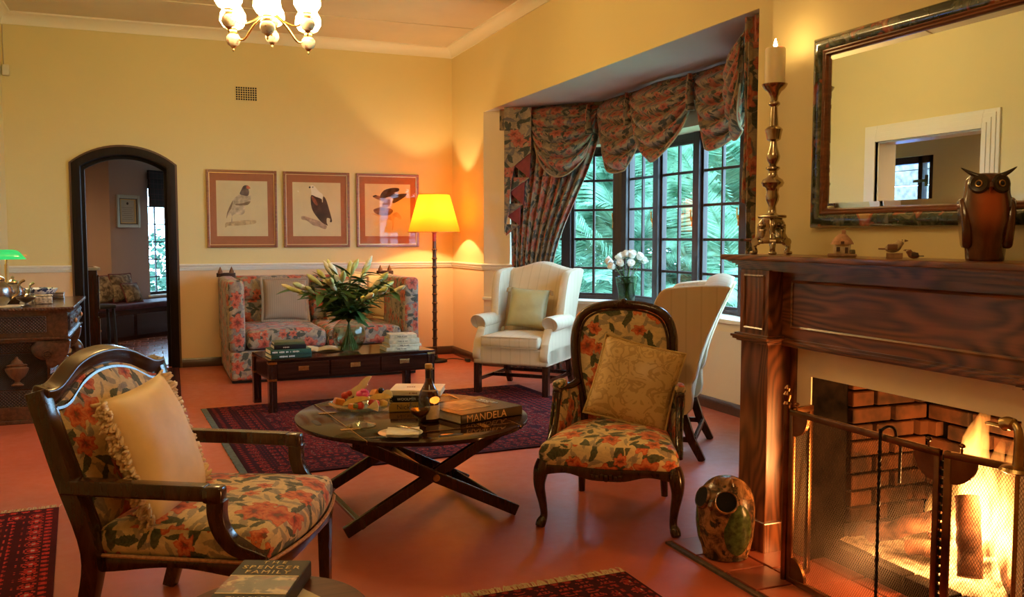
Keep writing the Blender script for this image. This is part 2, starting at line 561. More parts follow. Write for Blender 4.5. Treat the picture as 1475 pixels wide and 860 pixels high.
def clear_glass(name, tint=(1, 1, 1), gloss=0.03, graze=0.55):
    t = NT(name)
    tr = t.node('ShaderNodeBsdfTransparent'); tr.inputs[0].default_value = rgba(tint)
    gl = t.node('ShaderNodeBsdfGlossy'); gl.inputs['Roughness'].default_value = 0.02
    lw = t.node('ShaderNodeLayerWeight')
    fac = t.math('MULTIPLY_ADD', t.math('POWER', lw.outputs['Facing'], 4.0), graze, gloss)
    mx = t.node('ShaderNodeMixShader')
    t.l.new(fac, mx.inputs[0]); t.l.new(tr.outputs[0], mx.inputs[1]); t.l.new(gl.outputs[0], mx.inputs[2])
    t.l.new(mx.outputs[0], t.out.inputs[0])
    return t.m
M_PANE = clear_glass('window_glass')
M_PRINTGLASS = clear_glass('picture_glass', (1, 1, 1), 0.010, 0.06)
M_CRYSTAL = clear_glass('clear_glass', (0.90, 0.94, 0.90))
M_WATER = clear_glass('vase_water', (0.80, 0.85, 0.70))

def floor_mat():
    t = NT('red_polished_cement')
    g = t.coord()
    n = t.noise(g, 1.3, 5, 0.6)
    n2 = t.noise(g, 14, 4, 0.7)
    c = t.ramp(n, [(0.3, (0.37, 0.072, 0.034)), (0.7, (0.52, 0.118, 0.058))])
    c = t.mix(t.math('MULTIPLY', n2, 0.25), c, (0.60, 0.19, 0.11))
    t.base(c, t.ramp(n2, [(0.3, 0.30), (0.7, 0.44)]))
    t.bump(t.noise(g, 6, 3), 0.04, 0.004)
    return t.m
M_FLOOR = floor_mat()

FL_CHAIR = floral('chair_floral', (0.86, 0.66, 0.33), (0.68, 0.51, 0.26), (0.62, 0.075, 0.02), (0.80, 0.25, 0.09), (0.055, 0.085, 0.04), (0.30, 0.25, 0.20), 0.17, 0.25)
FL_SOFA = floral('sofa_floral', (0.44, 0.35, 0.225), (0.20, 0.165, 0.135), (0.46, 0.065, 0.03), (0.58, 0.17, 0.085), (0.06, 0.075, 0.05), (0.20, 0.18, 0.18), 0.20, 0.22)
FL_CURT = floral('curtain_floral', (0.34, 0.24, 0.13), (0.17, 0.13, 0.085), (0.34, 0.055, 0.03), (0.40, 0.13, 0.07), (0.035, 0.045, 0.03), (0.085, 0.08, 0.09), 0.20, 0.34)

def striped(name, a, b, w=0.055, line=0.12, axis=0):
    t = NT(name)
    u = t.sep(t.uv())[axis]
    f = t.math('FRACT', t.math('DIVIDE', u, w))
    m = t.math('LESS_THAN', f, line)
    m2 = t.math('MULTIPLY', t.math('GREATER_THAN', f, 0.5), 0.25)
    c = t.mix(m, t.mix(m2, a, tuple(k*0.93 for k in a)), b)
    t.base(c, 0.8)
    t.bump(t.noise(t.coord(), 200, 2), 0.12, 0.002)
    t.b.inputs['Sheen Weight'].default_value = 0.1
    return t.m
M_CREAM_STRIPE = striped('cream_stripe', (0.62, 0.485, 0.305), (0.55, 0.425, 0.26), 0.085, 0.12)
M_PILLOW_BEIGE = striped('beige_silk', (0.33, 0.25, 0.165), (0.29, 0.215, 0.14), 0.02, 0.3)
M_PILLOW_CREAM = plain('cream_silk', (0.92, 0.69, 0.35), 0.55, nscale=9, namp=0.08, bump=0.1)
M_FRINGE = plain('cream_fringe', (0.88, 0.67, 0.41), 0.9, nscale=60, namp=0.2, bump=0.6)
M_PILLOW_GREEN = plain('sage_silk', (0.42, 0.38, 0.19), 0.5, nscale=8, namp=0.1, bump=0.1)
def damask():
    t = NT('gold_damask')
    uv = t.uv()
    v = t.mapping(uv, (11, 11, 11))
    n = t.noise(v, 1.1, 2, 0.5, 1.6)
    m = t.step(t.math('SINE', t.math('MULTIPLY', n, 26)), 0.2, 0.25)
    t.base(t.mix(m, (0.66, 0.46, 0.19), (0.50, 0.32, 0.12)), t.mix(m, (0.35, 0.35, 0.35), (0.6, 0.6, 0.6)))
    return t.m
M_DAMASK = damask()
# ------------------------------------------------------------------ room shell
YB, XR, XL, YF = 9.389, 3.0755, -1.235, -2.6
ZC, ZS = 3.33, 2.53                       # ceiling, bay soffit
XB, YB0, YB1 = 2.492, 3.196, 1.478        # chimney breast
A_ = Vector((XR, 8.396)); B_ = Vector((3.90, 7.39)); C_ = Vector((3.90, 5.07)); D_ = Vector((XR, 4.06))

def arch(x0, x1, zs, zc, n=18, rev=False):
    """segmental arch points from x0 to x1, spring zs, crown zc"""
    c = (x1-x0)/2; h = zc-zs; rad = (c*c+h*h)/(2*h); cz = zc-rad; a0 = math.asin(c/rad)
    return [((x0+x1)/2 + rad*math.sin(-a0+2*a0*i/n), cz + rad*math.cos(-a0+2*a0*i/n)) for i in range(n+1)]

# floor
mb = MB()
mb.box2((-1.6, -2.8, -0.1), (4.3, YB+0.2, 0.0))
struct(mb.build('floor', M_FLOOR, smooth=0))
# ceiling
mb = MB(); mb.box2((-1.6, -2.8, ZC), (3.4, YB+0.25, ZC+0.1))
ceil_o = struct(mb.build('ceiling', M_CEIL, smooth=0))
for k, y in enumerate((8.42, 7.21, 6.0, 4.79, 3.58, 2.37)):
    mb = MB(); mb.box2((XL, y-0.018, ZC-0.007), (XR, y+0.018, ZC))
    mb.build('cover_strip', M_CEIL, ceil_o, smooth=0, bevel=0.002)

# back wall with arched doorway (poly in x,z)
DX0, DX1, DZS, DZC = -0.69, 0.225, 1.99, 2.155
poly = [(-1.45, 0), (DX0, 0)] + arch(DX0, DX1, DZS, DZC) + [(DX1, 0), (3.3, 0), (3.3, ZC), (-1.45, ZC)]
mb = MB(); mb.prism(poly, 0.20, Matrix(((1,0,0,0),(0,0,1,YB),(0,1,0,0),(0,0,0,1))))
struct(mb.build('wall_back', M_WALL, smooth=0))
# doorway casing: dark wood
FR = 0.075
inner = arch(DX0+FR, DX1-FR, DZS-0.03, DZC-FR)
outer = arch(DX0, DX1, DZS, DZC)
poly = [(DX0, 0)] + outer + [(DX1, 0), (DX1-FR, 0)] + inner[::-1] + [(DX0+FR, 0)]
door = struct(thing('door_1', None, None)); 
mb = MB(); mb.prism(poly, 0.27, Matrix(((1,0,0,0),(0,0,1,YB-0.03),(0,1,0,0),(0,0,0,1))))
mb.build('door_frame', M_DARKWOOD, door, smooth=30, bevel=0.004)
# stop moulding inside the jamb
inner2 = arch(DX0+FR+0.03, DX1-FR-0.03, DZS-0.05, DZC-FR-0.03)
poly = [(DX0+FR, 0)] + inner + [(DX1-FR, 0), (DX1-FR-0.03, 0)] + inner2[::-1] + [(DX0+FR+0.03, 0)]
mb = MB(); mb.prism(poly, 0.05, Matrix(((1,0,0,0),(0,0,1,YB+0.12),(0,1,0,0),(0,0,0,1))))
mb.build('door_stop', M_DARKWOOD, door, smooth=30)
# outer bead
out2 = arch(DX0-0.018, DX1+0.018, DZS+0.005, DZC+0.018)
poly = [(DX0-0.018, 0)] + out2 + [(DX1+0.018, 0), (DX1, 0)] + outer[::-1] + [(DX0, 0)]
mb = MB(); mb.prism(poly, 0.02, Matrix(((1,0,0,0),(0,0,1,YB-0.02),(0,1,0,0),(0,0,0,1))))
mb.build('door_bead', plain('bead_brown', (0.12, 0.06, 0.03), 0.4), door, smooth=30)

# left wall with a wide cased opening (seen in the mirror)
OY0, OY1, OZ = 5.27, 6.40, 2.16
mb = MB()
for a, b in (((XL-0.2, YF, 0), (XL, OY0, ZC)), ((XL-0.2, OY1, 0), (XL, YB+0.2, ZC)), ((XL-0.2, OY0, OZ), (XL, OY1, ZC))):
    mb.box2(a, b)
struct(mb.build('wall_left', M_WALL_PLAIN, smooth=0))
d2 = struct(thing('door_2', None, None))
for w, t in ((0.24, 0.018), (0.19, 0.026), (0.13, 0.034), (0.07, 0.042)):
    w *= 0.62
    for (p, q) in (((OY0-w, 0), (OY0, OZ+w)), ((OY1, 0), (OY1+w, OZ+w)), ((OY0, OZ), (OY1, OZ+w))):
        mb = MB(); mb.box2((XL, p[0], p[1]), (XL+t, q[0], q[1]))
        mb.build('architrave', M_WHITE, d2, smooth=0, bevel=0.003)
mb = MB(); mb.box2((XL-0.2, OY0, 0), (XL, OY0+0.012, OZ)); mb.box2((XL-0.2, OY1-0.012, 0), (XL, OY1, OZ)); mb.box2((XL-0.2, OY0, OZ-0.012), (XL, OY1, OZ))
mb.build('door_lining', M_WHITE, d2, smooth=0)
# wall behind the camera
mb = MB(); mb.box2((-1.45, YF-0.2, 0), (3.3, YF, ZC))
struct(mb.build('wall_front', M_WALL_PLAIN, smooth=0))

# right wall pieces
mb = MB()
mb.box2((XR, A_.y, 0), (XR+0.25, YB+0.2, ZC))
mb.box2((XR, D_.y, ZS+0.06), (XR+0.25, A_.y, ZC)); mb.box2((XR, D_.y, ZS), (XR+0.012, A_.y, ZS+0.06))
mb.box2((XR, YF, 0), (XR+0.25, D_.y, ZC))
struct(mb.build('wall_right', M_WALL, smooth=0))
# chimney breast with the fire opening
FY0, FY1, FZ = 1.877, 2.798, 0.747
poly = [(YB1, 0), (FY0-0.04, 0), (FY0-0.04, FZ+0.01), (FY1+0.04, FZ+0.01), (FY1+0.04, 0), (YB0, 0), (YB0, ZC), (YB1, ZC)]
mb = MB(); mb.prism(poly, XR+0.0-XB, Matrix(((0,0,1,XB),(1,0,0,0),(0,1,0,0),(0,0,0,1))))
struct(mb.build('wall_chimney_breast', M_WALL_PLAIN, smooth=0))

# bay: soffit, three wall facets with windows
def seg_frame(p0, p1):
    d = (p1-p0).normalized()          # along the wall (towards the camera)
    n = Vector((-d.y, d.x))           # outward
    return d, n
TW = 0.34                             # wall thickness
RC = 0.27                             # window recess
SILL, HEAD = 0.665, 2.15
def off_corner(prev, p, nxt, dist):
    d0, n0 = seg_frame(prev, p); d1, n1 = seg_frame(p, nxt)
    b = (n0+n1); b.normalize()
    return p + b*(dist/b.dot(n0))
poly_in = [A_, B_, C_, D_]
poly_out = [A_ + seg_frame(A_, B_)[1]*TW, off_corner(A_, B_, C_, TW), off_corner(B_, C_, D_, TW), D_ + seg_frame(C_, D_)[1]*TW]
poly_win = [A_ + seg_frame(A_, B_)[1]*RC, off_corner(A_, B_, C_, RC), off_corner(B_, C_, D_, RC), D_ + seg_frame(C_, D_)[1]*RC]
mb = MB()
P = [(A_.x+0.2, A_.y+0.001), (A_.x, A_.y)] + [tuple(p) for p in (B_, C_)] + [(D_.x, D_.y), (D_.x+0.2, D_.y-0.001)]
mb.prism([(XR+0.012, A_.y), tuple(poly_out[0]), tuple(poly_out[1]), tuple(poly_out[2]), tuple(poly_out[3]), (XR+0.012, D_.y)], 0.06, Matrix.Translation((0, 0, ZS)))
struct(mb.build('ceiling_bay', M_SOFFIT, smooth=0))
winlines = []
for k in range(3):
    i0, i1 = poly_in[k], poly_in[k+1]; o0, o1 = poly_out[k], poly_out[k+1]
    mb = MB()
    q = [tuple(i0), tuple(i1), tuple(o1), tuple(o0)]
    mb.prism(q, SILL, Matrix.Translation((0, 0, 0)))
    mb.prism(q, ZS-HEAD, Matrix.Translation((0, 0, HEAD)))
    d, n = seg_frame(i0, i1); L = (i1-i0).length
    # end piers keep the corners closed
    if k == 0:
        e = 0.30
        mb.prism([tuple(i0), tuple(i0+d*e), tuple(i0+d*e+n*TW), tuple(o0)], HEAD-SILL, Matrix.Translation((0, 0, SILL)))
    if k == 2:
        e = 0.30
        mb.prism([tuple(i1-d*e), tuple(i1), tuple(o1), tuple(i1-d*e+n*TW)], HEAD-SILL, Matrix.Translation((0, 0, SILL)))
    struct(mb.build(('wall_bay_far', 'wall_bay', 'wall_bay_near')[k], M_BAYWALL, smooth=0))
    # sill board
    mb = MB(); mb.prism([tuple(i0-n*0.03), tuple(i1-n*0.03), tuple(poly_win[k+1]), tuple(poly_win[k])], 0.03, Matrix.Translation((0, 0, SILL)))
    struct(mb.build('trim_sill', M_WHITE, smooth=0, bevel=0.004))
    winlines.append((poly_win[k], poly_win[k+1]))

ROWZ = [0.715 + 0.2795*i for i in range(6)]
def window(idx, p0, p1, ncase, s0, s1):
    """casement window along p0->p1, from distance s0 to s1"""
    d, n = seg_frame(p0, p1)
    ang = math.atan2(d.y, d.x)
    base = p0 + d*s0
    w = thing('window_%d' % idx, None, None, (base.x, base.y, 0), ang); struct(w)
    L = s1-s0
    fw = 0.045
    z0, z1 = SILL+0.03, HEAD
    mb = MB()
    for (a, b) in (((0, z0), (L, z0+0.035)), ((0, z1-0.055), (L, z1))):
        mb.box2((a[0], -0.035, a[1]), (b[0], 0.045, b[1]))
    mb.build('window_frame', M_WINWOOD, w, smooth=0, bevel=0.003)
    pane0 = None
    cw = L/ncase
    for c in range(ncase+1):
        ww = 0.052 if c in (0, ncase) else 0.042
        mb = MB(); x = min(max(c*cw, ww), L-ww) if c in (0, ncase) else c*cw
        mb.box2((x-ww, -0.05, z0), (x+ww, 0.045, z1))
        mb.build('mullion', M_WINWOOD, w, smooth=0, bevel=0.004)
    for c in range(ncase):
        a, b = c*cw + (0.09 if c == 0 else 0.042), (c+1)*cw - (0.09 if c == ncase-1 else 0.042)
        cs = MB()
        for zz in ROWZ[1:-1]:
            cs.box2((a, -0.012, zz-0.011), (b, 0.012, zz+0.011))
        m = (a+b)/2
        cs.box2((m-0.011, -0.013, z0+0.03), (m+0.011, 0.013, z1-0.05))
        cs.box2((a-0.004, -0.02, z0+0.03), (a+0.028, 0.02, z1-0.05)); cs.box2((b-0.028, -0.02, z0+0.03), (b+0.004, 0.02, z1-0.05))
        cs.box2((a, -0.02, z0+0.03), (b, 0.02, z0+0.058)); cs.box2((a, -0.02, z1-0.085), (b, 0.02, z1-0.05))
        cs.build('glazing_bar', M_WINWOOD, w, smooth=0, bevel=0.002, bseg=1)
        for (pa, pb) in ((a+0.026, m-0.009), (m+0.009, b-0.026)):
            for r in range(5):
                za, zb = ROWZ[r]+0.008, ROWZ[r+1]-0.008
                if r == 0: za = z0+0.056
                if r == 4: zb = z1-0.083
                pm = MB(); pm.box2((pa, -0.002, za), (pb, 0.002, zb))
                pm.build('pane', M_PANE, w, smooth=0)
        h = MB()
        h.box2((b-0.02, -0.045, 1.38), (b-0.004, -0.02, 1.46)); h.tube([(b-0.012, -0.045, 1.42), (b-0.012, -0.055, 1.44), (b-0.02, -0.052, 1.52)], 0.006, 6)
        h.build('window_catch', M_BRASS, w)
    return w
w0, w1 = winlines[0]; window(1, w0, w1, 2, 0.22, (w1-w0).length-0.0)
w0, w1 = winlines[1]; window(2, w0, w1, 4, 0.0, (w1-w0).length)
w0, w1 = winlines[2]; window(3, w0, w1, 2, 0.0, (w1-w0).length-0.22)

# ---- trim: cornice, dado rail, baseboard
def run(name, a, b, prof, mat, parent=None, ends=(0, 0)):
    """moulding along a->b (2D); prof = [(out from wall to the room, z)]; room side is right of a->b... given by normal"""
    a = Vector(a); b = Vector(b); d = (b-a).normalized(); n = Vector((d.y, -d.x))
    m = MB(); k = len(prof); vs = []
    for e, p in ((0, a), (1, b)):
        for (o, z) in prof:
            q = p + n*o + d*(ends[e]*o)
            vs.append((q.x, q.y, z))
    fs = [tuple(range(k)), tuple(range(2*k-1, k-1, -1))] + [(i, (i+1) % k, k+(i+1) % k, k+i) for i in range(k)]
    m.add(vs, fs)
    o = m.build(name, mat, parent, smooth=40)
    if parent is None: struct(o)
    return o
z0 = 3.227
COVE = [(0, z0)] + [(0.012, z0)] + [(0.012+0.085*(1-math.cos(PI/2*i/7)), z0+0.006+0.082*math.sin(PI/2*i/7)) for i in range(8)] + [(0.10, ZC), (0, ZC)]
run('trim_cornice_back', (XL, YB), (XR, YB), COVE, M_CORNICE, ends=(1, -1))
run('trim_cornice_right', (XR, YB), (XR, YB0), COVE, M_CORNICE, ends=(1, 0))
run('trim_cornice_left', (XL, YF), (XL, YB), COVE, M_CORNICE, ends=(0, -1))
run('trim_cornice_breast', (XB, YB0), (XB, YB1), COVE, M_CORNICE)
zd = 0.962
DADO = [(0, zd), (0.010, zd), (0.016, zd+0.010), (0.016, zd+0.022), (0.024, zd+0.026), (0.024, zd+0.040), (0.032, zd+0.046), (0.034, zd+0.056), (0.028, zd+0.064), (0, zd+0.066)]
run('trim_dado_back_end', (XL, YB), (DX0-0.02, YB), DADO, M_WHITE)
run('trim_dado_back', (DX1+0.02, YB), (XR, YB), DADO, M_WHITE, ends=(0, -1))
run('trim_dado_right', (XR, YB), tuple(A_), DADO, M_WHITE, ends=(1, 0.35))
run('trim_dado_bay', tuple(A_), tuple(A_+(B_-A_)*0.33), DADO, M_WHITE, ends=(-0.35, 0))
BASE = [(0, 0), (0.018, 0), (0.018, 0.075), (0.010, 0.088), (0, 0.088)]
run('baseboard_back_end', (XL, YB), (DX0-0.02, YB), BASE, M_BASEB)
run('baseboard_back', (DX1+0.02, YB), (XR, YB), BASE, M_BASEB, ends=(0, -1))
run('baseboard_right', (XR, YB), tuple(A_), BASE, M_BASEB, ends=(1, 0.35))
run('baseboard_bay_far', tuple(A_), tuple(B_), BASE, M_BASEB, ends=(-0.35, -0.4))
run('baseboard_bay', tuple(B_), tuple(C_), BASE, M_BASEB, ends=(0.4, -0.4))
run('baseboard_bay_near', tuple(C_), tuple(D_), BASE, M_BASEB, ends=(0.4, 0))
run('baseboard_left', (XL, OY1+0.15), (XL, YB), BASE, M_BASEB)
# ------------------------------------------------------------------ fireplace
XSL = 2.40                                   # face of the plaster slip
FCY = (FY0+FY1)/2
# plaster slip around the opening
mb = MB()
mb.box2((XSL, FY1, 0), (XSL+0.006, 2.915, 0.87)); mb.box2((XSL, 2*FCY-2.915, 0), (XSL+0.006, FY0, 0.87)); mb.box2((XSL, FY0, FZ), (XSL+0.006, FY1, 0.87)); mb.box2((XSL+0.006, FY1+0.04, 0), (XB, 2.915, 0.87)); mb.box2((XSL+0.006, 2*FCY-2.915, 0), (XB, FY0-0.04, 0.87)); mb.box2((XSL+0.006, FY0-0.04, FZ+0.01), (XB, FY1+0.04, 0.87))
struct(mb.build('trim_fire_slip', plain('slip_plaster', (0.80, 0.70, 0.50), 0.5, nscale=5, namp=0.05), smooth=0))

# firebox: shell + bricks
fb = struct(thing('wall_firebox', None, None))
M_SOOT = plain('sooted_plaster', (0.009, 0.006, 0.004), 0.9, nscale=9, namp=0.9, bump=0.6, Specular_IOR_Level=0.05)
mb = MB()
X1 = 3.0
mb.box2((X1, FY0-0.05, -0.02), (X1+0.05, FY1+0.05, 1.2))
mb.box2((XSL+0.006, FY1, 0), (X1, FY1+0.04, FZ)); mb.box2((XSL+0.006, FY0-0.04, 0), (X1, FY0, FZ)); mb.box2((XB+0.1, FY1, FZ), (X1, FY1+0.04, 1.2)); mb.box2((XB+0.1, FY0-0.04, FZ), (X1, FY0, 1.2)); mb.box2((XB+0.08, FY0, FZ), (XB+0.10, FY1, 1.2))
mb.box2((XB+0.10, FY0, 1.15), (X1, FY1, 1.2))
mb.build('firebox_shell', M_SOOT, fb, smooth=0)
def brick_mat(name, c1, c2, soot):
    t = NT(name)
    oi = t.node('ShaderNodeObjectInfo')
    n = t.noise(t.coord(), 26, 4, 0.7)
    g = t.node('ShaderNodeNewGeometry').outputs['Position']
    s = t.noise(g, 6, 3, 0.6)
    c = t.mix(oi.outputs['Random'], c1, c2)
    c = t.mix(t.math('MULTIPLY', n, 0.5), c, tuple(k*1.5 for k in c1))
    c = t.mix(t.step(s, soot, 0.12), c, (0.03, 0.018, 0.012))
    t.base(c, 0.95); t.b.inputs['Specular IOR Level'].default_value = 0.1; t.bump(n, 0.5, 0.004)
    return t.m
M_FBRICK = brick_mat('fire_brick', (0.075, 0.030, 0.015), (0.13, 0.052, 0.025), 0.49)
BH, BL = 0.058, 0.205
src_b = None
def brick_at(loc, rotz, sx, lenf):
    global src_b
    if src_b is None:
        m = MB(); m.box((0, 0, 0), (BL, 0.06, BH))
        src_b = m.build('brick', M_FBRICK, fb, smooth=0, bevel=0.004, bseg=1)
        o = src_b
    else:
        o = share(src_b, fb)
    o.location = loc; o.rotation_euler = (random.uniform(-.012, .012), random.uniform(-.01, .01), rotz)
    o.scale = (lenf, 1, 1)
    return o
for r in range(14):
    z = 0.035 + r*(BH+0.010)
    # back wall
    y = FY1 - 0.05 - (0.10 if r % 2 else 0.0)
    k = 0
    while y > FY0+0.05:
        L = min(BL, y-FY0-0.04)
        if r % 2 and k == 0:
            brick_at((X1-0.012+random.uniform(-.004, .004), FY1-0.085+0.03, z), PI/2, sx=1, lenf=0.42)
        if L > 0.05: brick_at((X1-0.012+random.uniform(-.004, .004), y-L/2, z), PI/2, 1, L/BL*0.96)
        y -= BL+0.008; k += 1
    # side walls (splayed a little)
    for sy, yy in ((-1, FY1), (1, FY0)):
        x = 2.585
        first = 0.55 if r % 2 else 1.0
        while x < X1-0.05:
            L = min(BL*first, X1-0.03-x); first = 1.0
            if L > 0.04: brick_at((x+L/2, yy+sy*(0.0+0.03*(x-2.58)/0.4)+random.uniform(-.003, .003), z), 0, 1, L/BL*0.96)
            x += L+0.008

# hearth: tiles proud of dark joints
hr = struct(thing('floor_hearth', None, None))
mb = MB(); mb.box2((1.985, 1.35, 0), (2.47, 3.19, 0.010)); mb.box2((2.40, FY0, 0), (2.98, FY1, 0.010))
mb.build('hearth_bed', plain('hearth_joint', (0.085, 0.055, 0.036), 0.9, nscale=40, namp=0.3), hr, smooth=0)
def tile_mat():
    t = NT('terracotta_tile')
    oi = t.node('ShaderNodeObjectInfo')
    n = t.noise(t.coord(), 9, 4, 0.6)
    c = t.mix(oi.outputs['Random'], (0.26, 0.055, 0.028), (0.38, 0.10, 0.048))
    c = t.mix(t.math('MULTIPLY', n, 0.45), c, (0.14, 0.035, 0.02))
    t.base(c, 0.28); t.bump(n, 0.12, 0.004)
    return t.m
M_TILE = tile_mat()
tsrc = None
def tile_at(cx, cy, w, l):
    global tsrc
    if tsrc is None:
        m = MB(); m.box((0, 0, 0), (0.2, 0.2, 0.012)); tsrc = m.build('tile', M_TILE, hr, smooth=0, bevel=0.003); o = tsrc
    else: o = share(tsrc, hr)
    o.location = (cx, cy, 0.011 + random.uniform(-.001, .001)); o.scale = (w/0.2, l/0.2, 1)
    o.rotation_euler = (0, 0, random.uniform(-.01, .01))
ys = [3.18 - i*0.193 for i in range(10)]
for i in range(9):
    for (xa, xb) in ((2.008, 2.190), (2.200, 2.392)):
        sh = 0.0 if xa < 2.1 else 0.04
        tile_at((xa+xb)/2, (ys[i]+ys[i+1])/2 - sh, xb-xa, 0.183)
for i in range(4):
    yy = FY1-0.02-0.23*i
    tile_at(2.435, yy-0.11, 0.07, 0.215)
# kerb bricks and ash bed inside
mb = MB()
def ashf(u, v):
    x = 2.53 + u*0.45; y = FY0+0.02 + v*(FY1-FY0-0.04)
    n = mnoise.noise(Vector((x*9, y*9, 1.3)))*0.022 + mnoise.noise(Vector((x*30, y*30, 4.)))*0.008
    return (x, y, 0.075 + 0.05*u + n)
mb.grid(ashf, 26, 50)
ash = plain('ash_and_ember', (0.34, 0.27, 0.20), 0.95, nscale=26, namp=0.75, bump=0.5)
ao = mb.build('ash_bed', ash, fb); ao['kind'] = 'stuff'
k = 0; y = FY1-0.01
while y > FY0+0.05:
    L = min(0.2, y-FY0)
    m = MB(); m.box((2.505, y-L/2, 0.045), (0.07, L-0.008, 0.075)); m.build('kerb_brick', M_SOOT, fb, smooth=0, bevel=0.006)
    y -= 0.205

# ---- oak mantelpiece
mp = thing('mantelpiece', 'carved oak fireplace mantelpiece with panelled pilasters and a deep shelf', 'mantelpiece', (0, 0, 0))
Y0, Y1 = 3.095, 2*FCY-3.095
XP, XFZ = 2.275, 2.344
PW = 0.185
mb = MB(); mb.box2((2.22, 2*FCY-3.166, 1.203), (XB, 3.166, 1.225))
mb.build('shelf', M_OAKH, mp, smooth=30, bevel=0.006, bseg=3)
mb = MB()
for i in range(6):
    t = i/6; x = 2.245 + 0.045*math.sin(t*PI/2); za = 1.203 - 0.042*t; o = 0.045*(1-math.sin(t*PI/2))
    mb.box2((x, Y1-o-0.004, za-0.0072), (XB, Y0+o+0.004, za))
mb.build('crown_moulding', M_OAKH, mp, smooth=0)
for s in (0, 1):
    ya, yb = (Y0, Y0-PW) if s == 0 else (Y1+PW, Y1)
    mb = MB(); mb.box2((XP, yb, 0.90), (XB, ya, 1.165)); mb.build('pilaster_block', M_OAKV, mp, smooth=0, bevel=0.003)
    # applied panel moulding on the block
    m = 0.030
    pa, pb, z0, z1 = ya-m, yb+m, 0.925, 1.140
    fr = MB()
    for (a, b) in (((pa, z0), (pa, z1)), ((pb, z0), (pb, z1)), ((pa, z0), (pb, z0)), ((pa, z1), (pb, z1))):
        fr.tube([(XP, a[0], a[1]), (XP, b[0], b[1])], 0.006, 6)
    fr.build('panel_moulding', M_OAKV, mp)
    mb = MB()
    for zz, o in ((0.872, 0.010), (0.880, 0.022), (0.889, 0.028), (0.896, 0.016)):
        mb.box2((XP-o, yb-o, zz-0.005), (XB, ya+o, zz+0.005))
    mb.build('neck_moulding', M_OAKH, mp, smooth=0, bevel=0.002)
    mb = MB(); mb.box2((XP+0.004, yb+0.004, 0.013), (XB, ya-0.004, 0.872)); mb.build('pilaster', M_OAKV, mp, smooth=0, bevel=0.004)
    mb = MB(); mb.box2((XP-0.012, yb-0.012, 0.012), (XB, ya+0.012, 0.14)); mb.build('plinth', M_OAKV, mp, smooth=0, bevel=0.006)
    # inner stile between pilaster and slip
    q0, q1 = (yb, yb-0.03) if s == 0 else (ya+0.03, ya)
    mb = MB(); mb.box2((XSL-0.012, q1, 0.012), (XB, q0, 0.87)); mb.build('inner_stile', M_OAKV, mp, smooth=0, bevel=0.003)
mb = MB(); mb.box2((XFZ, Y1+PW, 0.872), (XB, Y0-PW, 1.165)); mb.build('frieze', M_OAKH, mp, smooth=0)
fr = MB(); pa, pb, z0, z1 = 2.852, 2*FCY-2.852, 0.940, 1.122
for (a, b) in (((pa, z0), (pa, z1)), ((pb, z0), (pb, z1)), ((pa, z0), (pb, z0)), ((pa, z1), (pb, z1))):
    fr.tube([(XFZ, a[0], a[1]), (XFZ, b[0], b[1])], 0.007, 6)
fr.build('frieze_moulding', M_OAKH, mp)
mb = MB()
for zz, o in ((0.868, 0.006), (0.878, 0.016), (0.888, 0.010)):
    mb.box2((XFZ-o, Y1+PW, zz-0.006), (XB, Y0-PW, zz+0.006))
mb.build('bed_moulding', M_OAKH, mp, smooth=0, bevel=0.002)

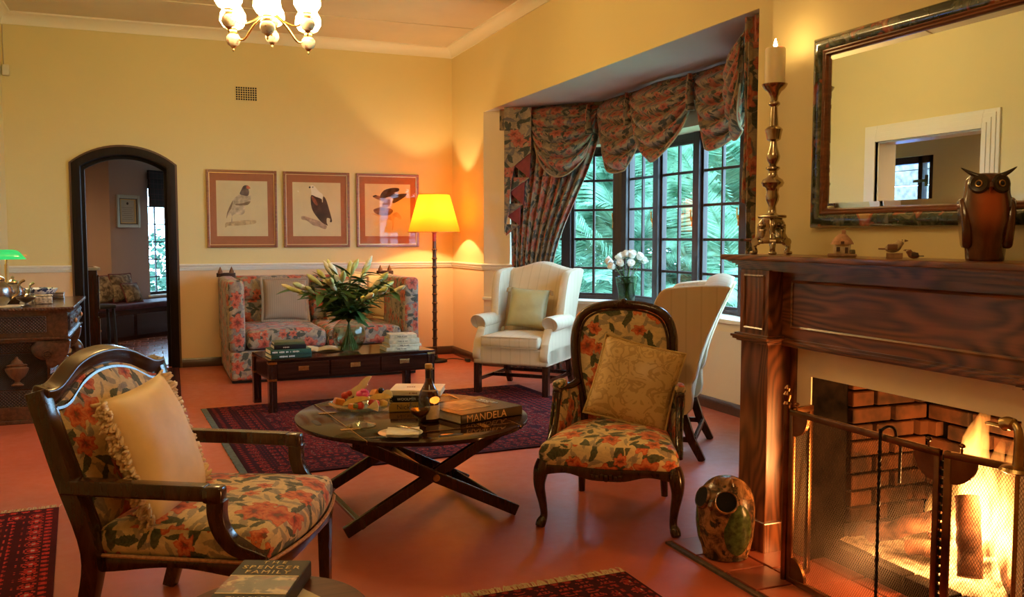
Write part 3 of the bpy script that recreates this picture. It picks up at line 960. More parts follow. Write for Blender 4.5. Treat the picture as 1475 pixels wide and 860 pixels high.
# ---- folding fire screen
M_SCREEN = plain('aged_brass_frame', (0.26, 0.12, 0.05), 0.28, 1.0, nscale=9, namp=0.4)
M_MESH = plain('mesh_wire', (0.10, 0.075, 0.05), 0.45, 0.8)
sc = thing('fire_screen', 'folding brass and wire mesh screen standing before the fire', 'fire screen', (2.17, 2.635, 0.017))
def screen_panel(p0, p1, H, finials):
    p0 = Vector(p0); p1 = Vector(p1); d = (p1-p0); L = d.length; d.normalize()
    M = Matrix(((d.x, -d.y, 0, p0.x-2.17), (d.y, d.x, 0, p0.y-2.635), (0, 0, 1, 0), (0, 0, 0, 1)))
    fr = MB(); w = 0.022
    fr.box((w/2, 0, H/2), (w, 0.016, H), M=M); fr.box((L-w/2, 0, H/2), (w, 0.016, H), M=M)
    fr.box((L/2, 0, H-w/2), (L, 0.018, w), M=M); fr.box((L/2, 0, w/2), (L, 0.018, w), M=M)
    o = fr.build('screen_frame', M_SCREEN, sc, smooth=30, bevel=0.004)
    for (cx, cz, sx, sz) in ((w, H-w, 1, -1), (L-w, H-w, -1, -1), (w, w, 1, 1), (L-w, w, -1, 1)):
        if L < 0.25: continue
        g = MB(); q = 0.075
        pts = [(0, 0)] + [(q*math.cos(a)**1.0*1.0, q*math.sin(a)) for a in [PI/2*i/8 for i in range(9)]]
        pts = [(cx+sx*a, cz+sz*b) for a, b in pts]
        g.prism(pts, 0.012, M @ Matrix(((1,0,0,0),(0,0,1,-0.006),(0,1,0,0),(0,0,0,1))))
        g.build('corner_plate', M_SCREEN, o, smooth=30)
    for fx in finials:
        g = MB(); g.lathe([(0.003, 0), (0.004, 0.010), (0.003, 0.014), (0.009, 0.018), (0.010, 0.023), (0.006, 0.028), (0.001, 0.030)], 10, M @ Matrix.Translation((fx*L, 0, H)))
        g.build('finial', M_SCREEN, sc)
    ms = MB(); pitch = 0.0088; ww = 0.0007
    a, b, c, e = w, L-w, w, H-w
    span = (b-a)+(e-c)
    for s in (1, -1):
        k = -(e-c)*1.7
        while k < (b-a)+ (e-c)*0.2:
            # line x = a + k + t, z = c + t*1.7 (or mirrored)
            t0 = max(0, -k); t1 = min((b-a)-k, (e-c)/1.7)
            if t1 > t0:
                xa, za, xb, zb = a+k+t0, c+1.7*t0, a+k+t1, c+1.7*t1
                if s < 0: xa, xb = a+b-xa, a+b-xb
                ms.tube([(xa, s*0.0006, za), (xb, s*0.0006, zb)], ww, 3, caps=False, M=M)
            k += pitch
    mo = ms.build('wire_mesh', M_MESH, sc, smooth=0); mo['kind'] = 'stuff'
PA, PB = (2.17, 2.635), (2.17, 1.957)
screen_panel(PA, PB, 0.648, (0.05, 0.93))
PC = (2.17+0.249*0.5, 1.945-0.969*0.5)
screen_panel((2.172, 1.945), PC, 0.648, (0.10,))
screen_panel((2.178, 2.642), (2.30, 2.672), 0.648, ())
hg = MB()
for i in range(22):
    hg.lathe([(0.007, 0), (0.007, 0.018)], 8, Matrix.Translation((0.004, 1.951-2.635, 0.03+i*0.027)))
hg.build('hinge', M_IRON, sc)
pf = MB(); pf.lathe([(0.012, 0), (0.012, 0.66), (0.016, 0.665), (0.009, 0.675), (0.015, 0.688), (0.016, 0.700), (0.008, 0.712), (0.012, 0.722), (0.004, 0.735)], 12, Matrix.Translation((-0.004, 0.016, 0)))
pf.build('end_post', M_SCREEN, sc)

# twisted poker hooked over the top rail
pk = thing('poker', 'black twisted iron poker hooked over the fire screen rail', 'poker', (2.150, 2.178, 0.03))
pts = [(0, 0, 0), (0, 0, 0.60), (0, 0, 0.636), (0.008, 0, 0.652), (0.028, -0.004, 0.660), (0.048, -0.010, 0.652), (0.055, -0.014, 0.62)] + [(0.055, -0.03+0.0*k, 0.60-k*0.03) for k in range(5)]
m = MB(); m.tube(spline(pts, 4), 0.0050, 6); m.build('shaft', M_IRON, pk)
m = MB()
for s in (0, PI):
    m.tube([(0.0035*math.cos(k*0.9+s), 0.0035*math.sin(k*0.9+s), 0.02+k*0.006) for k in range(96)], 0.003, 5)
m.build('twist', M_IRON, pk)

# brass duck-handled fire tool leaning on the screen
dk = thing('duck_head_fire_tool', 'brass duck head handled fire tool standing before the mesh screen', 'fire tool', (2.10, 1.648, 0.017))
m = MB(); m.lathe([(0.006, 0), (0.006, 0.66)], 10); m.build('rod', M_BRASSD, dk)
m = MB(); m.lathe([(0.004, 0.655), (0.032, 0.660), (0.046, 0.668), (0.040, 0.676), (0.012, 0.680), (0.011, 0.695)], 20); m.build('drip_pan', M_BRASSD, dk)
m = MB()
nk = spline([(0, 0, 0.68), (0, 0, 0.73), (0.0, 0.002, 0.765), (0.004, 0.014, 0.782), (0.004, 0.036, 0.786), (0.004, 0.052, 0.780)], 5)
m.tube(nk, [0.014 - 0.003*math.sin(i/len(nk)*PI) + (0.006 if i > len(nk)*0.62 and i < len(nk)*0.95 else 0) for i in range(len(nk))], 12)
m.build('duck_neck', M_BRASSD, dk)
m = MB(); m.rbox((0.004, 0.075, 0.776), (0.020, 0.055, 0.008), 0.004, 2, 2); m.build('duck_bill', M_BRASSD, dk)
m = MB(); m.lathe([(0.05, 0), (0.052, 0.006), (0.03, 0.012), (0.008, 0.02)], 20); m.build('foot', M_BRASSD, dk)

# ---- logs
M_LOG = plain('charred_log', (0.14, 0.055, 0.028), 0.9, nscale=22, namp=0.8, bump=0.6)
def log(a, b, r, lab):
    a = Vector(a); b = Vector(b); m = MB(); n = 14
    pts = [a.lerp(b, i/n) + Vector((mnoise.noise(Vector((i*.4, r*50, 0)))*.008, 0, mnoise.noise(Vector((i*.4, r*70, 5)))*.008)) for i in range(n+1)]
    m.tube(pts, [r*(0.95+0.12*mnoise.noise(Vector((i*.7, r*90, 2)))) for i in range(n+1)], 9, flat=0.85)
    o = m.build('firewood_log', M_LOG, smooth=50)
    tag(o, lab, 'log', 'burning logs in the fireplace')
log((2.60, 2.67, 0.125), (2.72, 2.34, 0.30), 0.045, 'split log lying up towards the flames behind the screen')
log((2.58, 2.19, 0.13), (2.68, 2.30, 0.37), 0.044, 'charred log leaning steeply against the burning pile')
log((2.62, 2.50, 0.125), (2.78, 2.20, 0.20), 0.038, 'low charred log at the foot of the fire')
log((2.80, 2.55, 0.15), (2.86, 2.15, 0.19), 0.045, 'log lying at the back of the firebox')
log((2.60, 2.02, 0.12), (2.80, 2.25, 0.22), 0.036, 'burning log at the near end of the ash bed')

# ---- flames
def flame_mat():
    t = NT('flame')
    z = t.sep(t.coord('Generated'))[2]
    n = t.noise(t.mapping(t.coord(), (1, 1, 0.30)), 26, 3, 0.6, 0.6)
    k = t.math('MULTIPLY', t.step(n, 0.46, 0.20), t.math('SUBTRACT', 1.15, z))
    col = t.ramp(z, [(0.0, (1.0, 0.50, 0.13)), (0.55, (1.0, 0.42, 0.085)), (1.0, (1.0, 0.26, 0.03))])
    em = t.node('ShaderNodeEmission'); t.l.new(col, em.inputs[0]); t.l.new(t.math('MULTIPLY', k, 95.0), em.inputs[1])
    t.l.new(em.outputs[0], t.out.inputs['Volume'])
    for l_ in list(t.l):
        if l_.to_socket == t.out.inputs['Surface']: t.l.remove(l_)
    return t.m
M_FLAME = flame_mat()
fl = thing('fire', 'tall yellow flames burning above the logs in the hearth', 'fire', (2.72, 2.30, 0.12))
def tongue(dx, dy, z0, h, r, lean, seed):
    m = MB(); n = 18; pts = []; rr = []
    for i in range(n+1):
        t = i/n
        w = mnoise.noise(Vector((t*2.2, seed, 0)))*0.05*t + lean[0]*t*t
        w2 = mnoise.noise(Vector((t*2.2, seed, 7)))*0.06*t + lean[1]*t*t
        pts.append((dx+w, dy+w2, z0+h*t))
        rr.append(r*max(0.03, (math.sin(PI*min(1, (t*0.9+0.12)))**0.8)*(1-t*0.35))*(1+0.2*mnoise.noise(Vector((t*6, seed, 3)))))
    m.tube(pts, rr, 14, flat=0.8)
    return m.build('flame_tongue', M_FLAME, fl, smooth=180)
tongue(0, 0.0, 0.02, 0.60, 0.085, (0.03, -0.02), 1)
tongue(-0.03, -0.02, 0.04, 0.52, 0.06, (0.05, 0.03), 11)
tongue(0.02, -0.10, 0.04, 0.44, 0.05, (0.02, -0.01), 12)
tongue(0.03, -0.04, 0.02, 0.48, 0.06, (0.02, -0.03), 2)
tongue(-0.02, 0.03, 0.02, 0.36, 0.055, (0, 0.02), 3)
tongue(0.0, -0.13, 0.0, 0.34, 0.05, (0.02, -0.05), 4)
tongue(0.02, 0.20, 0.05, 0.16, 0.035, (0.0, 0.02), 5)
tongue(-0.06, -0.06, 0.0, 0.20, 0.045, (0, -0.02), 6)
tongue(-0.02, -0.20, 0.0, 0.22, 0.04, (0.02, -0.03), 8)
tongue(0.06, 0.10, 0.02, 0.30, 0.05, (0.02, 0.0), 9)
tongue(-0.05, -0.15, 0.0, 0.40, 0.05, (0.03, 0.02), 14)
tongue(-0.08, -0.24, 0.0, 0.26, 0.045, (0.02, 0.02), 15)
tongue(-0.09, 0.02, -0.01, 0.16, 0.045, (0.02, 0.0), 16)
for (p, e) in (((2.66, 2.34, 0.24), FIRE_W*0.65), ((2.70, 2.20, 0.36), FIRE_W*0.35)):
    l = bpy.data.lights.new('fire_light', 'POINT'); l.energy = e; l.color = (1.0, 0.42, 0.12); l.shadow_soft_size = 0.09
    lo = bpy.data.objects.new('fire_light', l); COL.objects.link(lo); lo.parent = fl
    lo.location = Vector(p) - Vector((2.72, 2.30, 0.12))
# ------------------------------------------------------------------ seating
def pillow_mb(w, h, t, n=18, pinch=0.05, sag=0.0, seed=0):
    """soft square cushion in the local XZ plane, thickness along Y, resting on z=0"""
    m = MB()
    def mk(sgn):
        def fn(a, b):
            u, v = a*2-1, b*2-1
            e = max(0.0, (1-abs(u)**2.6))*max(0.0, (1-abs(v)**2.6))
            x = w/2*u*(1-pinch*(1-v*v)); z = h/2*v*(1-pinch*(1-u*u))
            wr = mnoise.noise(Vector((u*2.2+seed, v*2.2, sgn*3.1)))*0.10 + 0.05*math.sin(3*u*v+seed)
            y = sgn*t/2*(e**0.55)*(1+wr) + sag*(1-u*u)*(1-v)*0.5
            return (x, y, z+h/2)
        return fn
    m.grid(mk(-1), n, n)
    m.grid(mk(1), n, n, flip=True)
    return m
def pillow_edge(w, h, n=18, pinch=0.05, sag=0.0):
    pts = []
    for k in range(4*n):
        q = k/n; s = int(q); f = (q-s)*2-1
        u, v = ((f, -1), (1, f), (-f, 1), (-1, -f))[s]
        pts.append((w/2*u*(1-pinch*(1-v*v)), sag*(1-u*u)*(1-v)*0.5, h/2*v*(1-pinch*(1-u*u))+h/2))
    return pts
def place(o, loc, rot):
    o.location = loc; o.rotation_euler = rot
    return o
def weld(o):
    bm = bmesh.new(); bm.from_mesh(o.data); bmesh.ops.remove_doubles(bm, verts=bm.verts, dist=0.0008)
    bmesh.ops.recalc_face_normals(bm, faces=bm.faces); bm.to_mesh(o.data); bm.free()
    for p in o.data.polygons: p.use_smooth = True
    return o

# ---- open armchair (foreground)
ac = thing('open_armchair', 'dark wooden open armchair in floral fabric with a fringed cream cushion', 'armchair', (-0.040, 3.195, 0), R(63))
def bk(z): return max(0.0, (z-0.364)*0.295)
W2 = 0.335
for s in (-1, 1):
    # back stile running down into the rear leg
    st = [(s*0.30, 0.075, 0.0), (s*0.315, 0.030, 0.18), (s*0.33, 0.0, 0.36), (s*0.345, bk(0.6), 0.60), (s*0.357, bk(0.84), 0.845)]
    m = MB(); m.tube(spline(st, 5), [0.021+0.004*min(1, i/8) for i in range(21)], 4, square=True, up=(0, 1, 0), flat=1.05)
    m.build('leg', M_WALNUT, ac, smooth=40, bevel=0.004)
    fl_ = [(s*0.318, -0.515, 0.36), (s*0.318, -0.515, 0.0)]
    m = MB(); m.tube([Vector(fl_[0]).lerp(Vector(fl_[1]), i/4) for i in range(5)], [0.024, 0.0225, 0.021, 0.0195, 0.018], 4, square=True, up=(0, 1, 0))
    m.build('leg', M_WALNUT, ac, smooth=40, bevel=0.003)
    # arm: straight rest with a rolled front, then a sweeping support
    arm = [(s*0.345, bk(0.58)+0.01, 0.560), (s*0.352, -0.15, 0.556), (s*0.352, -0.37, 0.552)]
    m = MB(); m.tube(spline(arm, 6), [0.024]*13, 4, square=True, up=(0, 0, 1), flat=0.95)
    m.rbox((s*0.352, -0.392, 0.548), (0.056, 0.062, 0.052), 0.014, 2, 2)
    m.build('arm_rest', M_WALNUT, ac, smooth=40, bevel=0.006, bseg=3)
    sup = [(s*0.352, -0.402, 0.535), (s*0.352, -0.400, 0.490), (s*0.350, -0.412, 0.440), (s*0.344, -0.445, 0.395), (s*0.336, -0.495, 0.372), (s*0.328, -0.535, 0.352)]
    m = MB(); m.tube(spline(sup, 5), [0.023 - 0.003*math.sin(PI*i/25) for i in range(26)], 4, square=True, up=(0, 1, 0.01), flat=1.15)
    m.build('arm_support', M_WALNUT, ac, smooth=40, bevel=0.005, bseg=3)
# serpentine top rail, side mouldings, bottom rail
top = [(-0.362, 0.826), (-0.318, 0.824), (-0.275, 0.832), (-0.225, 0.852), (-0.16, 0.879), (-0.08, 0.896), (0, 0.901)]
top = top + [(-a, b) for a, b in top[-2::-1]]
tp = spline([(x, bk(z)-0.002, z) for x, z in top], 4)
m = MB(); m.tube(tp, 0.030, 4, square=True, up=(0, 1, 0.3), flat=0.9); m.build('top_rail', M_WALNUT, ac, smooth=40, bevel=0.008, bseg=3)
bead = [(x*0.895, bk(z)-0.030, z-0.040) for x, z in top]
m = MB(); m.tube([(-0.300, bk(0.42)-0.03, 0.40)] + spline(bead, 4) + [(0.300, bk(0.42)-0.03, 0.40)], 0.008, 6); m.build('back_bead', M_WALNUT, ac)
m = MB(); m.box((0, bk(0.42)+0.0, 0.405), (0.62, 0.03, 0.05)); m.build('bottom_rail', M_WALNUT, ac, bevel=0.004)
def topz(x):
    x = abs(x)
    P = [(abs(a), b) for a, b in top[:7]][::-1]
    for (a0, b0), (a1, b1) in zip(P, P[1:]):
        if a0 <= x <= a1: return lerp(b0, b1, (x-a0)/(a1-a0))
    return P[-1][1]
def backf(a, b):
    u = a*2-1; x = 0.318*u*(0.94+0.06*b); zt = topz(x)-0.022; z = lerp(0.375, zt, b)
    bul = 0.042*(1-u**4)*(1-(2*b-1)**4)
    return (x, bk(z)-0.012-bul, z)
m = MB(); m.grid(backf, 20, 16); m.grid(lambda a, b: (backf(a, b)[0], bk(backf(a, b)[2])+0.012, backf(a, b)[2]), 12, 8, flip=True)
m.build('back_pad', FL_CHAIR, ac, smooth=180)
# seat: drop-in pad with bowed front and sides
def seat_deform(hw_f, hw_b, y_f, y_b, zc, bow, crown, serp=0.0):
    def fn(p):
        u, v, w = p.x, p.y, p.z            # local unit-ish box: x +-0.5, y +-0.5
        t = v+0.5
        hw = lerp(hw_f, hw_b, t)
        x = u*2*hw
        y = lerp(y_f, y_b, t) - (bow*(1-(2*u)**2) + serp*math.cos(4*PI*u))*(1-t)
        top = 1 if w > 0 else 0
        z = zc + w + (crown*(1-(2*u)**4)*(1-(2*v)**4) if w > 0 else 0)
        return (x, y, z)
    return fn
m = MB(); m.rbox((0, 0, 0), (1.0, 1.0, 0.085), 0.042, 4, 14, fn=seat_deform(0.345, 0.318, -0.540, 0.0, 0.378, 0.045, 0.034))
m.build('seat', FL_CHAIR, ac, smooth=180)
def rail(name, pts, zt, zb, th=0.024):
    m = MB(); P = [Vector(p) for p in pts]; n = len(P)
    vs = []
    for i, p in enumerate(P):
        d = (P[min(i+1, n-1)]-P[max(i-1, 0)]).normalized(); nn = Vector((d.y, -d.x))
        a, b = zt(i/(n-1)), zb(i/(n-1))
        for o, z in ((0, a), (th, a), (th, b), (0, b)):
            q = p - nn*o; vs.append((q.x, q.y, z))
    fs = [(0, 1, 2, 3), tuple(4*(n-1)+k for k in (3, 2, 1, 0))]
    for i in range(n-1):
        for k in range(4):
            k2 = (k+1) % 4; fs.append((4*i+k, 4*i+k2, 4*(i+1)+k2, 4*(i+1)+k))
    m.add(vs, fs)
    return m
fr = [(lerp(-0.345, 0.345, i/20), -0.540-0.047*(1-(2*i/20-1)**2)) for i in range(21)]
rail('seat_rail', fr, lambda t: 0.340, lambda t: 0.290+0.022*math.sin(PI*t)**2, 0.03).build('seat_rail', M_WALNUT, ac, smooth=40, bevel=0.005)
for s in (-1, 1):
    sd = [(s*lerp(0.347, 0.322, i/14) , lerp(-0.535, 0.02, i/14)) for i in range(15)]
    if s > 0: sd = sd[::-1]
    sd = sd[::-1]
    rail('seat_rail', sd, lambda t: 0.340, lambda t: 0.288+0.026*math.sin(PI*t)**2, 0.03).build('seat_rail', M_WALNUT, ac, smooth=40, bevel=0.005)
m = MB(); m.tube([(p[0], p[1]-0.003, 0.343) for p in fr], 0.006, 6)
for s in (-1, 1): m.tube([(s*lerp(0.349, 0.324, i/14), lerp(-0.54, 0.0, i/14), 0.343) for i in range(15)], 0.006, 6)
m.build('braid', plain('braid_trim', (0.50, 0.27, 0.14), 0.8, nscale=90, namp=0.3), ac)

# cream cushion with two fringed edges
pw, ph = 0.40, 0.43
cp = thing('fringed_cushion', 'cream silk cushion with looped fringe leaning in the open armchair', 'cushion')
weld(pillow_mb(pw, ph, 0.15, seed=2).build('cushion_body', M_PILLOW_CREAM, cp))
rnd = random.Random(3)
for s in (-1, 1):
    fm = MB()
    for k in range(190):
        v = rnd.uniform(-1, 1)
        x0 = s*pw/2*(1-0.05*(1-v*v)); z0 = ph/2*v + ph/2
        L = rnd.uniform(0.022, 0.038); dy = rnd.uniform(-0.022, 0.022); dz = rnd.uniform(-0.02, 0.012)
        a = Vector((x0-s*0.012, dy*0.4, z0)); b = Vector((x0+s*L*0.6, dy, z0+dz*0.5)); c = Vector((x0+s*L, dy*1.1, z0+dz)); 
        fm.tube([a, b, c], [0.0055, 0.0065, 0.004], 5)
    fo = fm.build('fringe', M_FRINGE, cp, smooth=180)
for o in (cp,):
    F = Vector((math.cos(R(-27)), math.sin(R(-27)), 0)); S = Vector((-F.y, F.x, 0))
    base = Vector((-0.040, 3.195, 0)) + F*0.165 + S*-0.085
    o.location = (base.x, base.y, 0.418)
    o.rotation_mode = 'XYZ'
    M = Matrix.Rotation(R(63), 4, 'Z') @ Matrix.Rotation(R(-19), 4, 'X') @ Matrix.Rotation(R(-4), 4, 'Y')
    o.rotation_euler = M.to_euler()

# ---- carved armchair with closed sides by the hearth
lc = thing('carved_armchair', 'carved walnut armchair with floral seat and rounded back beside the hearth', 'armchair', (2.002, 3.664, 0), R(-125.5+90))
def lb(z): return 0.270 + 0.03*(z-0.35)/0.6
side = [(0.195, 0.33), (0.200, 0.46), (0.228, 0.60), (0.243, 0.72), (0.240, 0.82), (0.205, 0.905), (0.12, 0.948), (0, 0.960)]
loop = [(-a, b) for a, b in side] + side[-2::-1]
bp = spline([(x, lb(z), z) for x, z in loop], 5)
m = MB(); m.tube(bp, 0.024, 8, up=(0, 1, 0), flat=0.9); m.build('back_frame', M_WALNUT, lc, smooth=60)
m = MB(); m.tube([(p.x*0.90, p.y-0.022, 0.64+(p.z-0.64)*0.93) for p in bp], 0.006, 6); m.build('back_bead', M_WALNUT, lc)
cr = MB()
for k in range(-4, 5):
    cr.rbox((k*0.013, lb(0.95)-0.006, 0.972-abs(k)*0.0035), (0.016, 0.032, 0.026-abs(k)*0.002), 0.007, 2, 1)
cr.rbox((0, lb(0.95)-0.008, 0.980), (0.03, 0.036, 0.026), 0.012, 2, 1)
cr.build('crest_carving', M_WALNUT, lc, smooth=60)
def half_w(z):
    for (a0, z0), (a1, z1) in zip(side, side[1:]):
        if z0 <= z <= z1: return lerp(a0, a1, (z-z0)/(z1-z0))
    return side[0][0] if z < side[0][1] else 0.02
def lbf(a, b):
    z = lerp(0.34, 0.948, 1-(1-b)**1.25); u = a*2-1
    x = u*(half_w(z)-0.004)
    bul = 0.035*(1-u**4)*(1-(2*b-1)**6)
    return (x, lb(z)-0.006-bul, z)
m = MB(); m.grid(lbf, 18, 20); m.grid(lambda a, b: (lbf(a, b)[0], lb(lbf(a, b)[2])+0.012, lbf(a, b)[2]), 10, 14, flip=True)
m.build('back_pad', FL_CHAIR, lc, smooth=180)
for s in (-1, 1):
    # front cabriole leg
    pth = spline([(s*0.288, -0.282, 0.300), (s*0.300, -0.297, 0.245), (s*0.304, -0.302, 0.19), (s*0.292, -0.288, 0.11), (s*0.287, -0.280, 0.05), (s*0.296, -0.292, 0.022), (s*0.304, -0.302, 0.0)], 4)
    rr = [0.030, 0.032, 0.034, 0.035, 0.034, 0.032, 0.030, 0.028, 0.026, 0.024, 0.0225, 0.021, 0.0195, 0.0185, 0.0175, 0.017, 0.017, 0.018, 0.020, 0.022, 0.023, 0.023, 0.0225, 0.021, 0.019]
    m = MB(); m.tube(pth, rr[:len(pth)], 10, up=(0, 1, 0)); lg = m.build('leg', M_WALNUT, lc, smooth=60)
    m = MB()
    for k in range(3): m.rbox((s*0.310, -0.312, 0.255-k*0.022), (0.022-k*0.004, 0.02, 0.022), 0.008, 2, 1)
    m.build('knee_carving', M_WALNUT, lg, smooth=60)
    m = MB(); m.tube([(s*0.20, 0.272, 0.33), (s*0.204, 0.285, 0.16), (s*0.210, 0.310, 0.0)], [0.024, 0.021, 0.017], 8, up=(0, 1, 0)); m.build('leg', M_WALNUT, lc, smooth=60)
    # arm rail and support
    ap = spline([(s*0.222, 0.262, 0.575), (s*0.250, 0.205, 0.560), (s*0.278, 0.140, 0.563), (s*0.290, 0.085, 0.560), (s*0.292, 0.050, 0.548)], 5)
    m = MB(); m.tube(ap, [0.018]*10 + [0.019, 0.020, 0.021, 0.022, 0.023, 0.024, 0.025, 0.025, 0.024, 0.022, 0.018], 8); m.build('arm_rest', M_WALNUT, lc, smooth=60)
    spp = spline([(s*0.292, 0.060, 0.548), (s*0.294, 0.050, 0.50), (s*0.292, 0.020, 0.44), (s*0.294, -0.030, 0.38), (s*0.300, -0.09, 0.335), (s*0.30, -0.12, 0.30)], 4)
    m = MB(); m.tube(spp, [0.024, 0.024, 0.023, 0.022, 0.021, 0.020, 0.019, 0.0185, 0.018, 0.018, 0.018, 0.018, 0.018, 0.018, 0.018, 0.018, 0.018, 0.018, 0.018, 0.018, 0.018][:len(spp)], 8, up=(1, 0, 0)); m.build('arm_support', M_WALNUT, lc, smooth=60)
    m = MB(); m.rbox((0, 0, 0), (0.052, 0.115, 0.044), 0.021, 3, 4, M=Matrix.Translation((s*0.288, 0.108, 0.582)) @ Matrix.Rotation(R(s*8), 4, 'Z')); m.build('arm_pad', FL_CHAIR, lc, smooth=180)
    # upholstered side panel
    def sp_(a, b, s=s):
        y = lerp(0.255, lerp(-0.085, 0.045, b), a); z = lerp(0.315, lerp(0.57, 0.545, a), b)
        x = lerp(lerp(0.20, 0.222, b), lerp(0.297, 0.292, b), a**0.8)
        return (s*(x-0.014*math.sin(PI*a)*math.sin(PI*b)), y, z)
    m = MB(); m.grid(lambda a, b: sp_(a, b), 10, 10); m.grid(lambda a, b: (lambda p: (p[0]+s*0.018, p[1], p[2]))(sp_(a, b)), 10, 10, flip=True)
    m.build('side_pad', FL_CHAIR, lc, smooth=180)
m = MB(); m.rbox((0, 0, 0), (1, 1, 0.105), 0.05, 4, 14, fn=seat_deform(0.315, 0.215, -0.305, 0.262, 0.325, 0.030, 0.038, 0.006)); m.build('seat', FL_CHAIR, lc, smooth=180)
fr = [(lerp(-0.305, 0.305, i/30), -0.300-0.034*(1-(2*i/30-1)**2)-0.006*math.cos(4*PI*(i/30-0.5))) for i in range(31)]
def apron_b(t): return 0.252 - 0.030*math.exp(-((t-0.5)/0.12)**2) + 0.012*math.cos(6*PI*(t-0.5))*math.exp(-((t-0.5)/0.3)**2) - 0.02*(abs(2*t-1)**6)
rail('apron', fr, lambda t: 0.288, apron_b, 0.03).build('apron', M_WALNUT, lc, smooth=50, bevel=0.006)
m = MB()
for k in range(-3, 4):
    m.rbox((k*0.02, -0.338+abs(k)*0.002, 0.250+0.006*(k % 2)), (0.022, 0.018, 0.034-abs(k)*0.005), 0.008, 2, 1)
m.build('apron_carving', M_WALNUT, lc, smooth=60)
for s in (-1, 1):
    sd = [(s*lerp(0.305, 0.205, i/12), lerp(-0.29, 0.27, i/12)) for i in range(13)]
    if s < 0: sd = sd[::-1]
    rail('side_rail', sd, lambda t: 0.288, lambda t: 0.245, 0.028).build('side_rail', M_WALNUT, lc, smooth=50, bevel=0.005)

# gold damask cushion
gp = thing('damask_cushion', 'gold damask cushion leaning in the carved armchair', 'cushion')
weld(pillow_mb(0.40, 0.40, 0.15, seed=5).build('cushion_body', M_DAMASK, gp))
m = MB(); m.tube(pillow_edge(0.40, 0.40), 0.006, 6, closed=True); m.build('piping', plain('gold_piping', (0.58, 0.40, 0.16), 0.5), gp)
F = Vector((math.cos(R(-125.5)), math.sin(R(-125.5)), 0)); S = Vector((-F.y, F.x, 0))
b_ = Vector((2.002, 3.664, 0)) + F*-0.045 + S*0.03
gp.location = (b_.x, b_.y, 0.415)
gp.rotation_euler = (Matrix.Rotation(R(-35.5), 4, 'Z') @ Matrix.Rotation(R(-20), 4, 'X') @ Matrix.Rotation(R(13), 4, 'Y')).to_euler()

